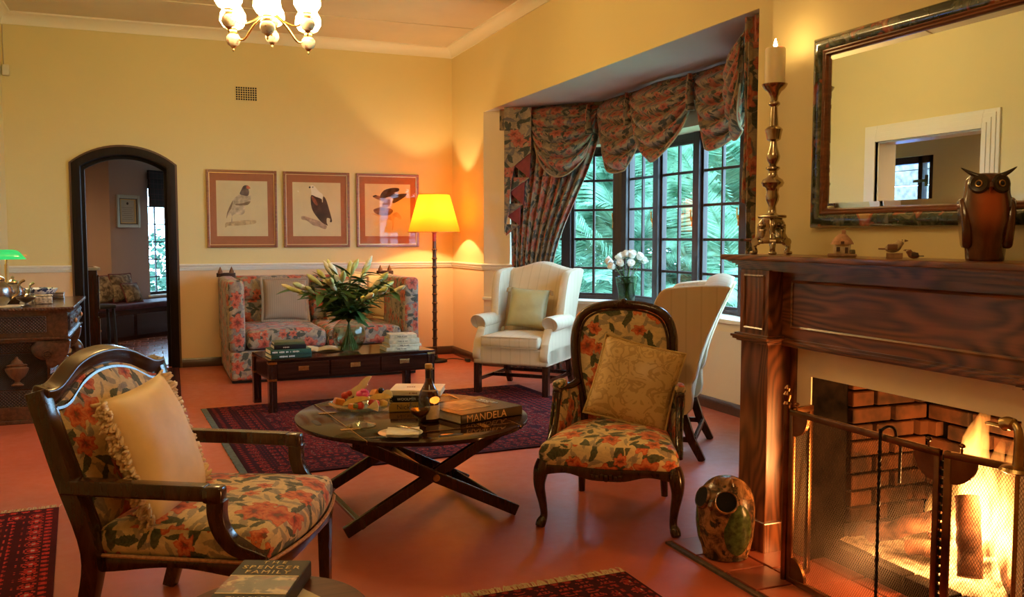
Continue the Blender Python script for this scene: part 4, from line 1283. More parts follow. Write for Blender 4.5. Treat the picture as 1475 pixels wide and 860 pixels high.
# ---- wing chairs
def make_wing(loc, rotz, label):
    w = thing('wing_chair', label, 'armchair', loc, rotz, 'cream wing chairs in the bay')
    for s in (-1, 1):
        m = MB(); m.box((s*0.302, -0.275, 0.128), (0.052, 0.052, 0.256)); m.build('leg', M_MAHOGZ, w, smooth=0, bevel=0.003)
        m = MB(); m.tube([(s*0.295, 0.29, 0.27), (s*0.295, 0.335, 0.13), (s*0.295, 0.405, 0.0)], [0.024, 0.024, 0.020], 4, square=True, up=(0, 1, 0)); m.build('leg', M_MAHOGZ, w, smooth=40, bevel=0.003)
        m = MB(); m.bar((s*0.302, -0.27, 0.12), (s*0.296, 0.33, 0.12), 0.022, 0.03); m.build('stretcher', M_MAHOGZ, w, smooth=0, bevel=0.002)
    m = MB(); m.bar((-0.30, 0.02, 0.12), (0.30, 0.02, 0.12), 0.022, 0.03); m.build('stretcher', M_MAHOGZ, w, smooth=0, bevel=0.002)
    m = MB(); m.bar((-0.29, 0.355, 0.12), (0.29, 0.355, 0.12), 0.022, 0.03); m.build('stretcher', M_MAHOGZ, w, smooth=0, bevel=0.002)
    m = MB(); m.rbox((0, -0.01, 0.325), (0.66, 0.60, 0.15), 0.022, 3, 4); m.build('seat_base', M_CREAM_STRIPE, w, smooth=60)
    m = MB(); m.rbox((0, -0.055, 0.44), (0.52, 0.55, 0.095), 0.03, 3, 6, fn=lambda p: (p.x, p.y, p.z+0.018*(1-(p.x/0.26)**2)*(1-(p.y/0.28)**2) if p.z > 0 else p.z)); sc_ = m.build('seat_cushion', M_CREAM_STRIPE, w, smooth=180)
    m = MB(); m.tube([(-0.25, -0.33, 0.482), (0.25, -0.33, 0.482)], 0.004, 6); m.tube([(-0.25, -0.33, 0.398), (0.25, -0.33, 0.398)], 0.004, 6); m.build('piping', plain('cream_piping', (0.62, 0.48, 0.30), 0.8), sc_)
    # inside back with a serpentine crown
    def bf(a, b):
        u = a*2-1; zt = 1.057 - 0.055*abs(u)**2.2 + 0.012*math.cos(PI*u*1.5)-0.012
        z = lerp(0.44, zt, b); y = 0.165 + 0.235*(z-0.44)/0.6 - 0.045*(1-u**4)*math.sin(PI*min(1, b*1.05))**0.6
        return (u*0.285, y, z)
    def bo(a, b):
        u = a*2-1; zt = 1.057 - 0.055*abs(u)**2.2 + 0.012*math.cos(PI*u*1.5)-0.012
        z = lerp(0.27, zt, b); t = (z-0.27)/0.78
        return (u*0.325, 0.300 + 0.05*t + 0.20*t**1.6, z)
    m = MB(); m.grid(bf, 18, 16); m.grid(bo, 18, 16, flip=True)
    # crown roll joining inside and outside
    def cro(a, b):
        p, q = Vector(bf(a, 1)), Vector(bo(a, 1)); v = p.lerp(q, b); return (v.x, v.y, v.z+0.022*math.sin(PI*b))
    m.grid(cro, 18, 8)
    weld(m.build('backrest', M_CREAM_STRIPE, w, smooth=180))
    def extr(name, poly, x0, x1, flare, r, M_=M_CREAM_STRIPE):
        m = MB(); P = spline([(0, a, b) for a, b in poly], 4, closed=True)
        n = len(P)
        for x, fl in ((x0, 0), (x1, 1)): pass
        rings = []
        cy = sum(p.y for p in P)/n; cz = sum(p.z for p in P)/n
        for (x, k) in ((x0, 1-r), (x0+0.25*(x1-x0), 1.0), (x0+0.75*(x1-x0), 1.0), (x1, 1-r)):
            rings.append([(x + flare*max(0, p.z-0.6)*(1 if x1 > 0 else -1), cy+(p.y-cy)*k, cz+(p.z-cz)*k) for p in P])
        vs = [v for rg in rings for v in rg]; fs = [tuple(range(n)), tuple(3*n+i for i in range(n-1, -1, -1))]
        for q in range(3):
            for i in range(n): fs.append((q*n+i, q*n+(i+1) % n, (q+1)*n+(i+1) % n, (q+1)*n+i))
        m.add(vs, fs); return m.build(name, M_, w, smooth=50)
    for s in (-1, 1):
        wing = [(0.055, 0.60), (0.065, 0.70), (0.095, 0.84), (0.130, 0.94), (0.175, 0.995), (0.26, 1.012), (0.42, 1.024), (0.540, 1.014), (0.530, 0.97), (0.455, 0.80), (0.390, 0.62), (0.345, 0.45), (0.22, 0.45), (0.12, 0.54)]
        extr('wing', wing, s*0.262, s*0.330, 0.05, 0.035)
        sidep = [(-0.302, 0.28), (-0.304, 0.41), (-0.285, 0.45), (-0.245, 0.50), (-0.21, 0.55), (-0.10, 0.57), (0.10, 0.57), (0.34, 0.57), (0.345, 0.45), (0.315, 0.27), (0.0, 0.262)]
        extr('side_panel', sidep, s*0.262, s*0.330, 0, 0.02)
        # rolled arm
        m = MB()
        ring = []
        for y, r in ((-0.232, 0.050), (-0.236, 0.062), (-0.225, 0.068), (-0.10, 0.067), (0.05, 0.064), (0.20, 0.058)):
            ring.append([(s*0.318 + r*math.cos(t)*1.05, y + 0.03*(math.sin(t))*(-1 if y < -0.2 else -0.0), 0.590 + r*math.sin(t)*0.95) for t in [2*PI*k/20 for k in range(20)]])
        n = 20; vs = [v for rg in ring for v in rg]; fs = [tuple(range(n)), tuple(5*n+i for i in range(n-1, -1, -1))]
        for q in range(5):
            for i in range(n): fs.append((q*n+i, q*n+(i+1) % n, (q+1)*n+(i+1) % n, (q+1)*n+i))
        m.add(vs, fs); m.build('arm_rest', M_CREAM_STRIPE, w, smooth=60)
    return w
make_wing((2.891, 6.91, 0), R(-134.6+90), 'cream striped wing chair with a sage green cushion')
make_wing((2.80, 4.80, 0), R(141+90), 'cream striped wing chair turned side on beside the mantelpiece')
# sage cushion
gc = thing('sage_cushion', 'sage green silk cushion with corner tassels on the wing chair', 'cushion')
weld(pillow_mb(0.36, 0.34, 0.13, seed=9).build('cushion_body', M_PILLOW_GREEN, gc))
for (tx, tz) in ((-0.18, 0.0), (0.18, 0.34), (-0.18, 0.34), (0.18, 0.0)):
    m = MB()
    for k in range(14):
        a = 2*PI*k/14; m.tube([(tx, 0, tz), (tx+math.copysign(0.02, tx)+0.01*math.cos(a), 0.01*math.sin(a)-0.01, tz-0.012), (tx+math.copysign(0.02, tx)+0.014*math.cos(a), 0.014*math.sin(a)-0.01, tz-0.045)], 0.003, 4)
    m.build('tassel', plain('tassel_gold', (0.40, 0.28, 0.13), 0.8), gc)
F = Vector((math.cos(R(-134.6)), math.sin(R(-134.6)), 0)); S = Vector((-F.y, F.x, 0))
b_ = Vector((2.891, 6.91, 0)) + F*-0.075 + S*-0.02
gc.location = (b_.x, b_.y, 0.525)
gc.rotation_euler = (Matrix.Rotation(R(-44.6), 4, 'Z') @ Matrix.Rotation(R(-15), 4, 'X') @ Matrix.Rotation(R(3), 4, 'Y')).to_euler()
# pale cushion half hidden on the other wing chair
pc = thing('small_pale_cushion', 'pale cushion showing past the arm of the side on wing chair', 'cushion')
weld(pillow_mb(0.34, 0.30, 0.12, seed=12).build('cushion_body', M_PILLOW_GREEN, pc))
F = Vector((math.cos(R(141)), math.sin(R(141)), 0))
b_ = Vector((2.80, 4.80, 0)) + F*-0.07
pc.location = (b_.x, b_.y, 0.525); pc.rotation_euler = (Matrix.Rotation(R(231), 4, 'Z') @ Matrix.Rotation(R(-15), 4, 'X')).to_euler()

# ---- drop-arm sofa against the back wall
sf = thing('floral_sofa', 'high sided floral sofa with corner finials under three bird prints', 'sofa', (1.46, 8.72, 0))
SW, SD = 0.865, 0.60        # half width, half depth
m = MB(); m.rbox((0, -0.02, 0.155), (2*SW-0.03, 1.14, 0.26), 0.03, 3, 8); m.build('base', FL_SOFA, sf, smooth=60)
m = MB(); m.box((0, -0.02, 0.02), (2*SW-0.06, 1.08, 0.03)); m.build('plinth', M_BLACK, sf, smooth=0)
for s in (-1, 1):
    m = MB(); m.rbox((s*0.352, -0.09, 0.375), (0.70, 1.00, 0.17), 0.05, 3, 8, fn=lambda p: (p.x, p.y, p.z+0.015*(1-(p.x/0.35)**2))); m.build('seat_cushion', FL_SOFA, sf, smooth=180)
def armf(s):
    m = MB()
    m.rbox((s*(SW-0.075), -0.03, 0.60), (0.15, 1.14, 0.64), 0.045, 3, 6, fn=lambda p: (p.x + s*0.05*max(0, p.z+0.1)*(-0.2 if False else 0.25), p.y, p.z-0.012*(1-(p.y/0.6)**2)))
    return m
for s in (-1, 1): armf(s).build('arm', FL_SOFA, sf, smooth=60)
m = MB(); m.rbox((0, 0.50, 0.58), (2*SW-0.26, 0.16, 0.66), 0.04, 3, 8); m.build('backrest', FL_SOFA, sf, smooth=60)
for s in (-1, 1):
    for (z0, hh, yy) in ((0.56, 0.24, 0.385), (0.785, 0.25, 0.40)):
        m = MB(); m.rbox((s*0.352, yy, z0), (0.69, 0.17, hh), 0.075, 4, 8); m.build('back_cushion', FL_SOFA, sf, smooth=180)
M_FIN = wood('finial_wood', (0.10, 0.035, 0.015), (0.24, 0.09, 0.03), 'Z', 20, 0.35)
for s in (-1, 1):
    for k, (dx, dy) in enumerate(((-0.055, 0.45), (0.055, 0.50))):
        m = MB(); m.lathe([(0.020, 0), (0.024, 0.006), (0.016, 0.018), (0.026, 0.034), (0.022, 0.055), (0.010, 0.080), (0.003, 0.098)], 14, Matrix.Translation((s*(SW-0.07)+dx, dy-0.03, 0.905))); m.build('finial', M_FIN, sf)
    m = MB()
    for q in range(4):
        m.tube([(s*(SW-0.07)+0.062+0.03*math.cos(t)*1.0-0.06-0.075*math.sin(0), 0.445+0.06*math.sin(t), 0.912+q*0.008) if False else (s*(SW-0.07)+0.085*math.cos(t), 0.445+0.055*math.sin(t), 0.910+q*0.009) for t in [2*PI*k/24 for k in range(24)]], 0.006, 5, closed=True)
    m.build('cord', plain('dark_cord', (0.06, 0.03, 0.02), 0.9), sf)
def sofa_pillow(x, y, z, rz, tilt, w, h, mat, lab, ry=0, edge=None):
    p = thing('sofa_cushion', lab, 'cushion')
    b = pillow_mb(w, h, 0.14, seed=x*7); weld(b.build('cushion_body', mat, p))
    m = MB()
    pts = pillow_edge(w, h)
    m.tube([(q[0]*1.03, q[1], (q[2]-h/2)*1.03+h/2) for q in pts], 0.014, 6, closed=True, flat=0.35, up=(0, 1, 0)); m.build('flange', edge or mat, p)
    p.location = (1.46+x, 8.72+y, z); p.rotation_euler = (Matrix.Rotation(R(rz), 4, 'Z') @ Matrix.Rotation(R(tilt), 4, 'X') @ Matrix.Rotation(R(ry), 4, 'Y')).to_euler()
sofa_pillow(-0.27, 0.13, 0.482, 6, -17, 0.44, 0.42, M_PILLOW_BEIGE, 'large beige striped cushion standing alone on the floral sofa', 3)
sofa_pillow(0.36, 0.14, 0.482, -8, -16, 0.42, 0.40, plain('ivory_silk', (0.60, 0.50, 0.36), 0.55, nscale=9, namp=0.08), 'ivory cushion with brown edging behind the lilies', -4, plain('brown_edge', (0.42, 0.24, 0.12), 0.7))
sofa_pillow(0.56, 0.24, 0.482, -14, -10, 0.40, 0.44, M_PILLOW_CREAM, 'plain cream cushion in the corner of the floral sofa', 5)
# ------------------------------------------------------------------ tables and what stands on them
M_PAGES = plain('book_pages', (0.80, 0.72, 0.55), 0.9, nscale=60, namp=0.1)
M_GOLDTEXT = plain('pale_gold_ink', (0.78, 0.60, 0.30), 0.6)
M_WHITETEXT = plain('white_ink', (0.85, 0.82, 0.74), 0.7)
M_DARKTEXT = plain('dark_ink', (0.05, 0.04, 0.035), 0.7)
def cover(name, c, rough=0.35):
    return plain('cover_' + name, c, rough, nscale=7, namp=0.12, Specular_IOR_Level=0.12)
def worn_text(b, M, size, txt, tm):
    # lettering too small to read: a row of short upright strokes
    m = MB(); x = -len(txt)*size*0.30; r_ = random.Random(len(txt))
    for ch in txt[1:]:
        if ch != ' ':
            m.box((x, 0, 0.0004), (size*0.34, size*r_.uniform(0.45, 0.8), 0.0008), M=M)
        x += size*0.55
    m.build('worn_title', tm, b, smooth=0)
def book(label, loc, rotz, w, d, h, mat, texts=(), group=None, pages=None):
    """closed book lying flat: w along the spine (local x), d deep, spine at -y"""
    b = thing('book', label, 'book', loc, rotz, group)
    t = 0.0035
    m = MB(); m.box((0, 0.003, h/2), (w-0.008, d-0.010, h-2*t)); m.build('pages', pages or M_PAGES, b, smooth=0)
    m = MB(); m.box((0, 0, t/2), (w, d, t)); m.box((0, 0, h-t/2), (w, d, t))
    m.rbox((0, -d/2+0.001, h/2), (w, 0.008, h), 0.0035, 2, 1)
    m.build('book_cover', mat, b, smooth=40)
    for (txt, size, side, u, v, tm, kw) in texts:
        if side == 'spine': M = Matrix.Translation((u, -d/2-0.0035, h/2+v)) @ Matrix.Rotation(R(90), 4, 'X')
        elif side == 'top': M = Matrix.Translation((u, v, h+0.0006))
        elif side == 'top_r': M = Matrix.Translation((u, v, h+0.0006)) @ Matrix.Rotation(R(kw.pop('rot', 0)), 4, 'Z')
        if txt.startswith('~'):
            worn_text(b, M, size, txt, tm)
        else: text_mesh('title', txt, size, tm, b, M, **kw)
    return b

# ---- oval campaign table
OT = Vector((1.125, 4.075)); OA, OB, OZ_, OPH = 0.54, 0.60, 0.455, 0.07
ot = thing('oval_campaign_table', 'oval folding mahogany table with brass hinges on crossed legs', 'table', (OT.x, OT.y, 0), OPH)
EX, EY = 0.355, 0.385                      # half size of the fixed centre
def ell(t): return (OA*math.cos(t), OB*math.sin(t))
def arc(t0, t1, n=20): return [ell(lerp(t0, t1, i/n)) for i in range(n+1)]
# superellipse pieces: centre board and four flaps with a fine brass seam
def top_piece(poly, name):
    m = MB(); m.prism(poly, 0.018, Matrix.Translation((0, 0, OZ_-0.018))); return m.build(name, M_MAHOG, ot, smooth=35, bevel=0.003)
tx = math.acos(EX/OA); ty = math.asin(EY/OB)
# corners where x=EX cuts the oval
gx = 0.0022
right = arc(-tx, tx); rf = [(x+0, y) for x, y in right]
top_piece([(EX+gx, -OB*math.sin(tx))] + rf[1:-1] + [(EX+gx, OB*math.sin(tx))], 'flap')
top_piece([(-x, y) for x, y in ([(EX+gx, -OB*math.sin(tx))] + rf[1:-1] + [(EX+gx, OB*math.sin(tx))])][::-1], 'flap')
far = [p for p in arc(tx, PI-tx)]
yx = OB*math.sin(tx)
def clip_y(y):  # points of the oval with |x|<=EX above y
    return [p for p in far if p[1] >= y]
top_piece([(EX-gx, EY+gx), (EX-gx, max(EY+gx, yx-0.001))] + [p for p in far if abs(p[0]) < EX-gx] + [(-EX+gx, max(EY+gx, yx-0.001)), (-EX+gx, EY+gx)], 'flap')
top_piece([(x, -y) for x, y in ([(EX-gx, EY+gx), (EX-gx, max(EY+gx, yx-0.001))] + [p for p in far if abs(p[0]) < EX-gx] + [(-EX+gx, max(EY+gx, yx-0.001)), (-EX+gx, EY+gx)])][::-1], 'flap')
top_piece([(-EX+gx, -EY+gx), (EX-gx, -EY+gx), (EX-gx, EY-gx), (-EX+gx, EY-gx)], 'table_top')
m = MB()
for s in (-1, 1):
    m.box((s*EX, 0, OZ_-0.003), (0.0035, 2*yx, 0.0075)); m.box((0, s*EY, OZ_-0.003), (2*EX, 0.0035, 0.0062))
m.build('brass_seam', M_BRASS, ot, smooth=0)
hsrc = None
for s in (-1, 1):
    for k in (-1, 1):
        for (hx, hy, rz) in ((s*EX, k*0.20, 0), (k*0.20, s*EY, PI/2)):
            m = MB(); m.box((0, 0, 0), (0.085, 0.024, 0.002))
            for q in range(7): m.box((-0.036+q*0.012, 0.0, 0.0008), (0.008, 0.032, 0.0016))
            if hsrc is None: hsrc = m.build('hinge', M_BRASS, ot, smooth=0); o = hsrc
            else: o = share(hsrc, ot)
            o.location = (hx, hy, OZ_+0.0008); o.rotation_euler = (0, 0, rz)
for (hx, hy, rz) in ((-0.455, 0, PI/2), (0.455, 0, PI/2), (0, -0.50, 0), (0, 0.50, 0)):
    m = MB(); m.rbox((0, 0, 0), (0.11, 0.030, 0.003), 0.0014, 1, 6, fn=lambda p: (p.x, p.y*(1-(p.x/0.06)**4*0.6), p.z))
    o = m.build('hand_slot', M_BLACK, ot, smooth=0); o.location = (hx, hy, OZ_+0.0004); o.rotation_euler = (0, 0, rz)
# crossed legs
def rel(p): 
    c, s = math.cos(-OPH), math.sin(-OPH); x, y = p[0]-OT.x, p[1]-OT.y
    return (x*c-y*s, x*s+y*c)
for y0 in (-0.295, 0.295):
    for s in (-1, 1):
        m = MB(); yy = y0 + s*0.014
        m.bar((-s*0.405, yy, 0.022), (s*0.375, yy, OZ_-0.035), 0.026, 0.052)
        m.build('leg', M_MAHOGZ, ot, smooth=0, bevel=0.005)
for s in (-1, 1):
    m = MB(); m.box((s*0.36, 0, OZ_-0.036), (0.045, 0.66, 0.034)); m.build('bearer', M_MAHOGZ, ot, smooth=0, bevel=0.003)
    m = MB(); m.bar((s*0.335, -0.295, 0.055), (s*0.335, 0.295, 0.055), 0.022, 0.05, up=(s*0.6, 0, 1)); m.build('stretcher', M_MAHOGZ, ot, smooth=0, bevel=0.004)
m = MB(); m.tube([(0, -0.33, 0.226), (0, 0.33, 0.226)], 0.012, 10)
for yy in (-0.325, 0.325): m.lathe([(0.016, -0.003), (0.016, 0.003)], 12, Matrix.Translation((0, yy, 0.226)) @ Matrix.Rotation(R(90), 4, 'X'))
m.build('pivot_rod', M_BRASSD, ot)

TZ = OZ_+0.0005
def at(u, v, z): 
    p = on_z(u, v, z); return p
# glass fruit stand with fruit
p = at(520, 613, TZ)
fs = thing('glass_fruit_stand', 'footed glass dish piled with sliced fruit', 'dish', (p.x, p.y, TZ+0.002))
prof = [(0.066, 0), (0.067, 0.003), (0.040, 0.010), (0.012, 0.022), (0.010, 0.045), (0.014, 0.062), (0.060, 0.070), (0.115, 0.080), (0.140, 0.098), (0.142, 0.102), (0.137, 0.100), (0.112, 0.085), (0.060, 0.075), (0.012, 0.069)]
m = MB(); m.lathe(prof, 36, caps=True); m.build('dish', M_CRYSTAL, fs, smooth=60)
FRX = p
fr_mats = {
 'orange': plain('fruit_orange', (0.85, 0.30, 0.05), 0.4, nscale=30, namp=0.2), 'yellow': plain('fruit_yellow', (0.88, 0.62, 0.18), 0.4, nscale=30, namp=0.15),
 'red': plain('fruit_red', (0.62, 0.05, 0.03), 0.35, nscale=40, namp=0.3), 'pale': plain('fruit_pale', (0.85, 0.72, 0.42), 0.4, nscale=25, namp=0.12),
 'pink': plain('petal_pink', (0.75, 0.06, 0.28), 0.5), 'black': plain('grape_dark', (0.02, 0.015, 0.03), 0.25), 'green': plain('kiwi_green', (0.16, 0.20, 0.04), 0.4)}
rf_ = random.Random(11)
def fruit(name, lab, mat, mb_, loc, rot):
    o = mb_.build(name, fr_mats[mat], smooth=50); o.location = (FRX.x+loc[0], FRX.y+loc[1], TZ+loc[2]); o.rotation_euler = rot
    tag(o, lab, 'fruit', 'cut fruit on the glass dish')
def wedge(L, r, a=70):
    m = MB(); n = 8
    pts = [(0, 0)] + [(r*math.cos(R(a)*i/n), r*math.sin(R(a)*i/n)) for i in range(n+1)]
    m.prism(pts, L, Matrix.Translation((0, 0, -L/2))); return m
def chunk(x, y, z): 
    m = MB(); m.rbox((0, 0, 0), (x, y, z), min(x, y, z)*0.25, 2, 1, fn=lambda p: (p.x*(1+0.15*mnoise.noise(p*60)), p.y*(1+0.15*mnoise.noise(p*50)), p.z)); return m
def slice_(L, w, t):
    m = MB(); pts = [(L/2*math.cos(a), w*math.sin(a)) for a in [PI*i/10 for i in range(11)]]
    m.prism(pts, t, Matrix.Translation((0, 0, -t/2))); return m
CF = (0.90, 0.42)
fruit('pineapple_slice', 'tall pale pineapple slice standing up in the fruit dish', 'pale', slice_(0.13, 0.030, 0.016), (0.015, 0.0, 0.165), (R(80), R(-58), R(-22)))
fruit('pineapple_slice', 'pale pineapple slice leaning under the tall one', 'pale', slice_(0.12, 0.028, 0.016), (-0.01, 0.02, 0.145), (R(75), R(-38), R(-22)))
fruit('mango_slice', 'long yellow mango slice laid across the dish front', 'yellow', slice_(0.12, 0.024, 0.02), (-0.035, -0.075, 0.118), (R(70), R(-14), R(-18)))
fruit('mango_slice', 'yellow mango slice on the right of the dish', 'yellow', slice_(0.10, 0.026, 0.02), (0.075, -0.055, 0.122), (R(70), R(-6), R(-18)))
fruit('mango_chunk', 'deep yellow mango chunk under the slices', 'yellow', chunk(0.034, 0.03, 0.026), (0.088, -0.06, 0.106), (0.2, 0.3, 0.4))
fruit('papaya_chunk', 'orange papaya chunk at the dish edge', 'orange', chunk(0.05, 0.03, 0.03), (-0.095, 0.0, 0.115), (0.1, 0.3, 0.2))
fruit('papaya_chunk', 'orange papaya wedge behind the pink petals', 'orange', wedge(0.05, 0.03), (0.055, 0.03, 0.13), (1.4, 0.3, 0.2))
fruit('papaya_chunk', 'small orange papaya piece in front of the stand', 'orange', chunk(0.036, 0.026, 0.026), (-0.055, -0.095, 0.106), (0.1, 0.2, 0.5))
for k, (dx, dy, dz) in enumerate(((-0.065, 0.03, 0.135), (-0.04, 0.04, 0.14), (-0.022, -0.09, 0.106), (0.05, -0.085, 0.11), (0.035, -0.07, 0.112))):
    m = MB(); m.lathe([(0.002, -0.02), (0.012, -0.012), (0.017, 0), (0.014, 0.012), (0.004, 0.018)], 12)
    fruit('strawberry', 'red strawberry half among the cut fruit', 'red', m, (dx, dy, dz), (1.2, 0.3*k, k))
fruit('pineapple_wedge', 'pale pineapple wedge at the front of the dish', 'pale', wedge(0.03, 0.05, 60), (0.005, -0.105, 0.10), (R(80), R(20), R(-20)))
fruit('melon_slice', 'pale rounded melon slice beside the dark grape', 'pale', slice_(0.05, 0.03, 0.02), (0.115, -0.02, 0.128), (R(80), R(10), R(-20)))
fruit('kiwi_piece', 'small green kiwi piece at the dish front', 'green', chunk(0.024, 0.02, 0.018), (-0.048, -0.105, 0.11), (0.1, 0.2, 0.5))
m = MB(); m.lathe([(0.002, -0.014), (0.010, -0.010), (0.014, 0), (0.010, 0.010), (0.002, 0.014)], 12); fruit('grape', 'single dark grape on top of the fruit', 'black', m, (0.095, 0.01, 0.15), (0, 0, 0))
m = MB()
for k in range(9):
    a = 2*PI*k/9; m.rbox((0.016*math.cos(a), 0.016*math.sin(a), 0.004*(k % 3)), (0.026, 0.02, 0.008), 0.0038, 2, 1)
fruit('pink_flower', 'bright pink flower garnish on the fruit', 'pink', m, (0.0, -0.045, 0.148), (R(35), 0, R(-20)))

# bottle and glass
p = at(618, 607, TZ)
bt = thing('cognac_bottle', 'dark cognac bottle with cream label standing beside the glass', 'bottle', (p.x, p.y, TZ+0.0005))
def bottle_glass():
    t = NT('amber_glass')
    t.base((0.09, 0.022, 0.006), 0.06); t.b.inputs['Transmission Weight'].default_value = 0.25; t.b.inputs['IOR'].default_value = 1.4
    t.b.inputs['Coat Weight'].default_value = 0.6
    return t.m
M_BOTTLE = bottle_glass()
m = MB(); m.lathe([(0.030, 0), (0.046, 0.004), (0.049, 0.012), (0.049, 0.085), (0.047, 0.115), (0.040, 0.140), (0.026, 0.165), (0.017, 0.185), (0.0145, 0.205), (0.014, 0.235), (0.017, 0.237), (0.017, 0.243), (0.0145, 0.245)], 28); m.build('bottle_body', M_BOTTLE, bt, smooth=50)
m = MB(); m.lathe([(0.0155, 0.200), (0.0160, 0.238)], 20); m.build('neck_sleeve', plain('bottle_sleeve', (0.02, 0.012, 0.01), 0.4), bt)
m = MB(); m.lathe([(0.017, 0.245), (0.0175, 0.247), (0.0175, 0.262), (0.016, 0.265)], 20); m.build('cork_cap', plain('cork_gold', (0.55, 0.33, 0.10), 0.4), bt)
va = math.atan2(-p.y, -p.x)
def label_patch(name, r, z0, z1, a0, a1, mat, top=0.0):
    m = MB(); m.grid(lambda a, b: (r*math.cos(lerp(a0, a1, a)), r*math.sin(lerp(a0, a1, a)), lerp(z0, z1 + top*math.sin(PI*a), b)), 16, 3)
    m.build(name, mat, bt)
label_patch('label', 0.0498, 0.018, 0.080, va-0.25, va+1.35, plain('label_cream', (0.72, 0.55, 0.30), 0.6, nscale=50, namp=0.12))
m = MB(); m.lathe([(0.001, 0.0), (0.020, 0.0), (0.020, 0.003)], 20, Matrix.Translation((0.0475*math.cos(va+0.55), 0.0475*math.sin(va+0.55), 0.105)) @ Matrix.Rotation(va+0.55, 4, 'Z') @ Matrix.Rotation(R(84), 4, 'Y'), sy=1.35, sx=0.8); m.build('medallion', M_BRASS, bt)
label_patch('collar_label', 0.0385, 0.143, 0.150, va-0.9, va+1.3, plain('label_gold', (0.55, 0.40, 0.18), 0.5))
p = at(605, 614, TZ)
gl = thing('brandy_glass', 'round brandy glass holding amber cognac', 'glass', (p.x, p.y, TZ+0.0005))
m = MB(); m.lathe([(0.034, 0), (0.035, 0.002), (0.010, 0.006), (0.005, 0.014), (0.005, 0.030), (0.014, 0.036), (0.036, 0.052), (0.047, 0.075), (0.046, 0.100), (0.036, 0.130), (0.034, 0.135), (0.0335, 0.134), (0.045, 0.099), (0.0455, 0.075), (0.035, 0.054), (0.012, 0.039)], 32, caps=False); m.build('goblet', M_CRYSTAL, gl, smooth=60)
m = MB(); m.lathe([(0.008, 0.039), (0.034, 0.0545), (0.0445, 0.074), (0.0445, 0.076), (0.001, 0.0762)], 28, caps=False); m.build('cognac', plain('cognac', (0.16, 0.035, 0.006), 0.05, Transmission_Weight=0.3), gl)

# plate, napkin, knife
p = at(577, 627, TZ)
pl = thing('side_plate', 'small white side plate under a folded napkin', 'plate', (p.x, p.y, TZ))
m = MB(); m.lathe([(0.045, 0), (0.050, 0.002), (0.078, 0.007), (0.094, 0.012), (0.095, 0.0135), (0.078, 0.010), (0.050, 0.0055), (0.001, 0.005)], 40, caps=False); m.build('plate_body', plain('porcelain', (0.85, 0.82, 0.74), 0.2), pl, smooth=60)
nk = thing('napkin', 'folded white linen napkin on the side plate', 'napkin', (p.x+0.005, p.y-0.02, TZ+0.0135), R(-18))
for k in range(3):
    m = MB(); m.grid(lambda a, b: ((a-0.5)*0.135, (b-0.5)*0.125, k*0.0038 + 0.002*math.sin(a*5+k)+0.0012*math.sin(b*7) - 0.012*max(0, 0.3-b)**1.0*(1 if k else 1.2)), 12, 12)
    m.grid(lambda a, b: ((a-0.5)*0.135, (b-0.5)*0.125, 0.003 + k*0.0038 + 0.002*math.sin(a*5+k)+0.0012*math.sin(b*7) - 0.012*max(0, 0.3-b)), 12, 12, flip=True)
    m.build('fold', plain('linen', (0.84, 0.78, 0.62), 0.85, nscale=40, namp=0.06), nk, smooth=60)
kn = thing('butter_knife', 'silver butter knife lying on the folded napkin', 'knife', (p.x+0.03, p.y-0.01, TZ+0.031), R(-48-18))
m = MB(); m.rbox((-0.035, 0, 0), (0.075, 0.012, 0.007), 0.0034, 2, 2); m.build('handle', M_SILVER, kn)
m = MB(); m.prism([(0, -0.006), (0.065, -0.006), (0.080, 0.002), (0.065, 0.008), (0, 0.006)], 0.002); m.build('blade', plain('steel', (0.6, 0.58, 0.52), 0.2, 1.0), kn, smooth=0)

# large portrait book
c0 = at(664, 612, TZ); c1 = at(752, 597, TZ); c2 = at(634, 590, TZ)
ang = math.atan2(c1.y-c0.y, c1.x-c0.x); wv = (c1-c0).length; dv = (c2-c0).length
dirv = (c1-c0).normalized(); nv = Vector((-dirv.y, dirv.x, 0)); dv = min(max(dv, 0.26), 0.33)
ctr = c0 + dirv*wv/2 + nv*dv/2
mbk = book('large brown photograph book titled MANDELA on the spine', (ctr.x, ctr.y, TZ+0.001), ang, wv, dv, 0.043, cover('sepia', (0.10, 0.065, 0.035), 0.25),
     (('MANDELA', 0.048, 'spine', -0.035, -0.002, plain('orange_ink', (0.80, 0.45, 0.16), 0.5), {'sx': 1.06}),))
m = MB(); m.box((-0.04, 0.02, 0.0436), (wv*0.55, dv*0.62, 0.0006)); 
def portrait_mat():
    t = NT('sepia_photograph'); n = t.noise(t.coord(), 16, 4, 0.55, 0.6)
    t.base(t.ramp(n, [(0.35, (0.035, 0.024, 0.014)), (0.5, (0.16, 0.11, 0.06)), (0.68, (0.42, 0.32, 0.18))]), 0.3); return t.m
m.build('cover_photograph', portrait_mat(), mbk, smooth=0)
text_mesh('title', 'MANDELA', 0.030, M_WHITETEXT, mbk, Matrix.Translation((wv*0.34, 0.02, 0.0445)) @ Matrix.Rotation(R(-90), 4, 'Z'), sx=1.0)
worn_text(mbk, Matrix.Translation((wv*0.27, 0.02, 0.0445)) @ Matrix.Rotation(R(-90), 4, 'Z'), 0.022, '~xxxxxxxx', M_WHITETEXT)
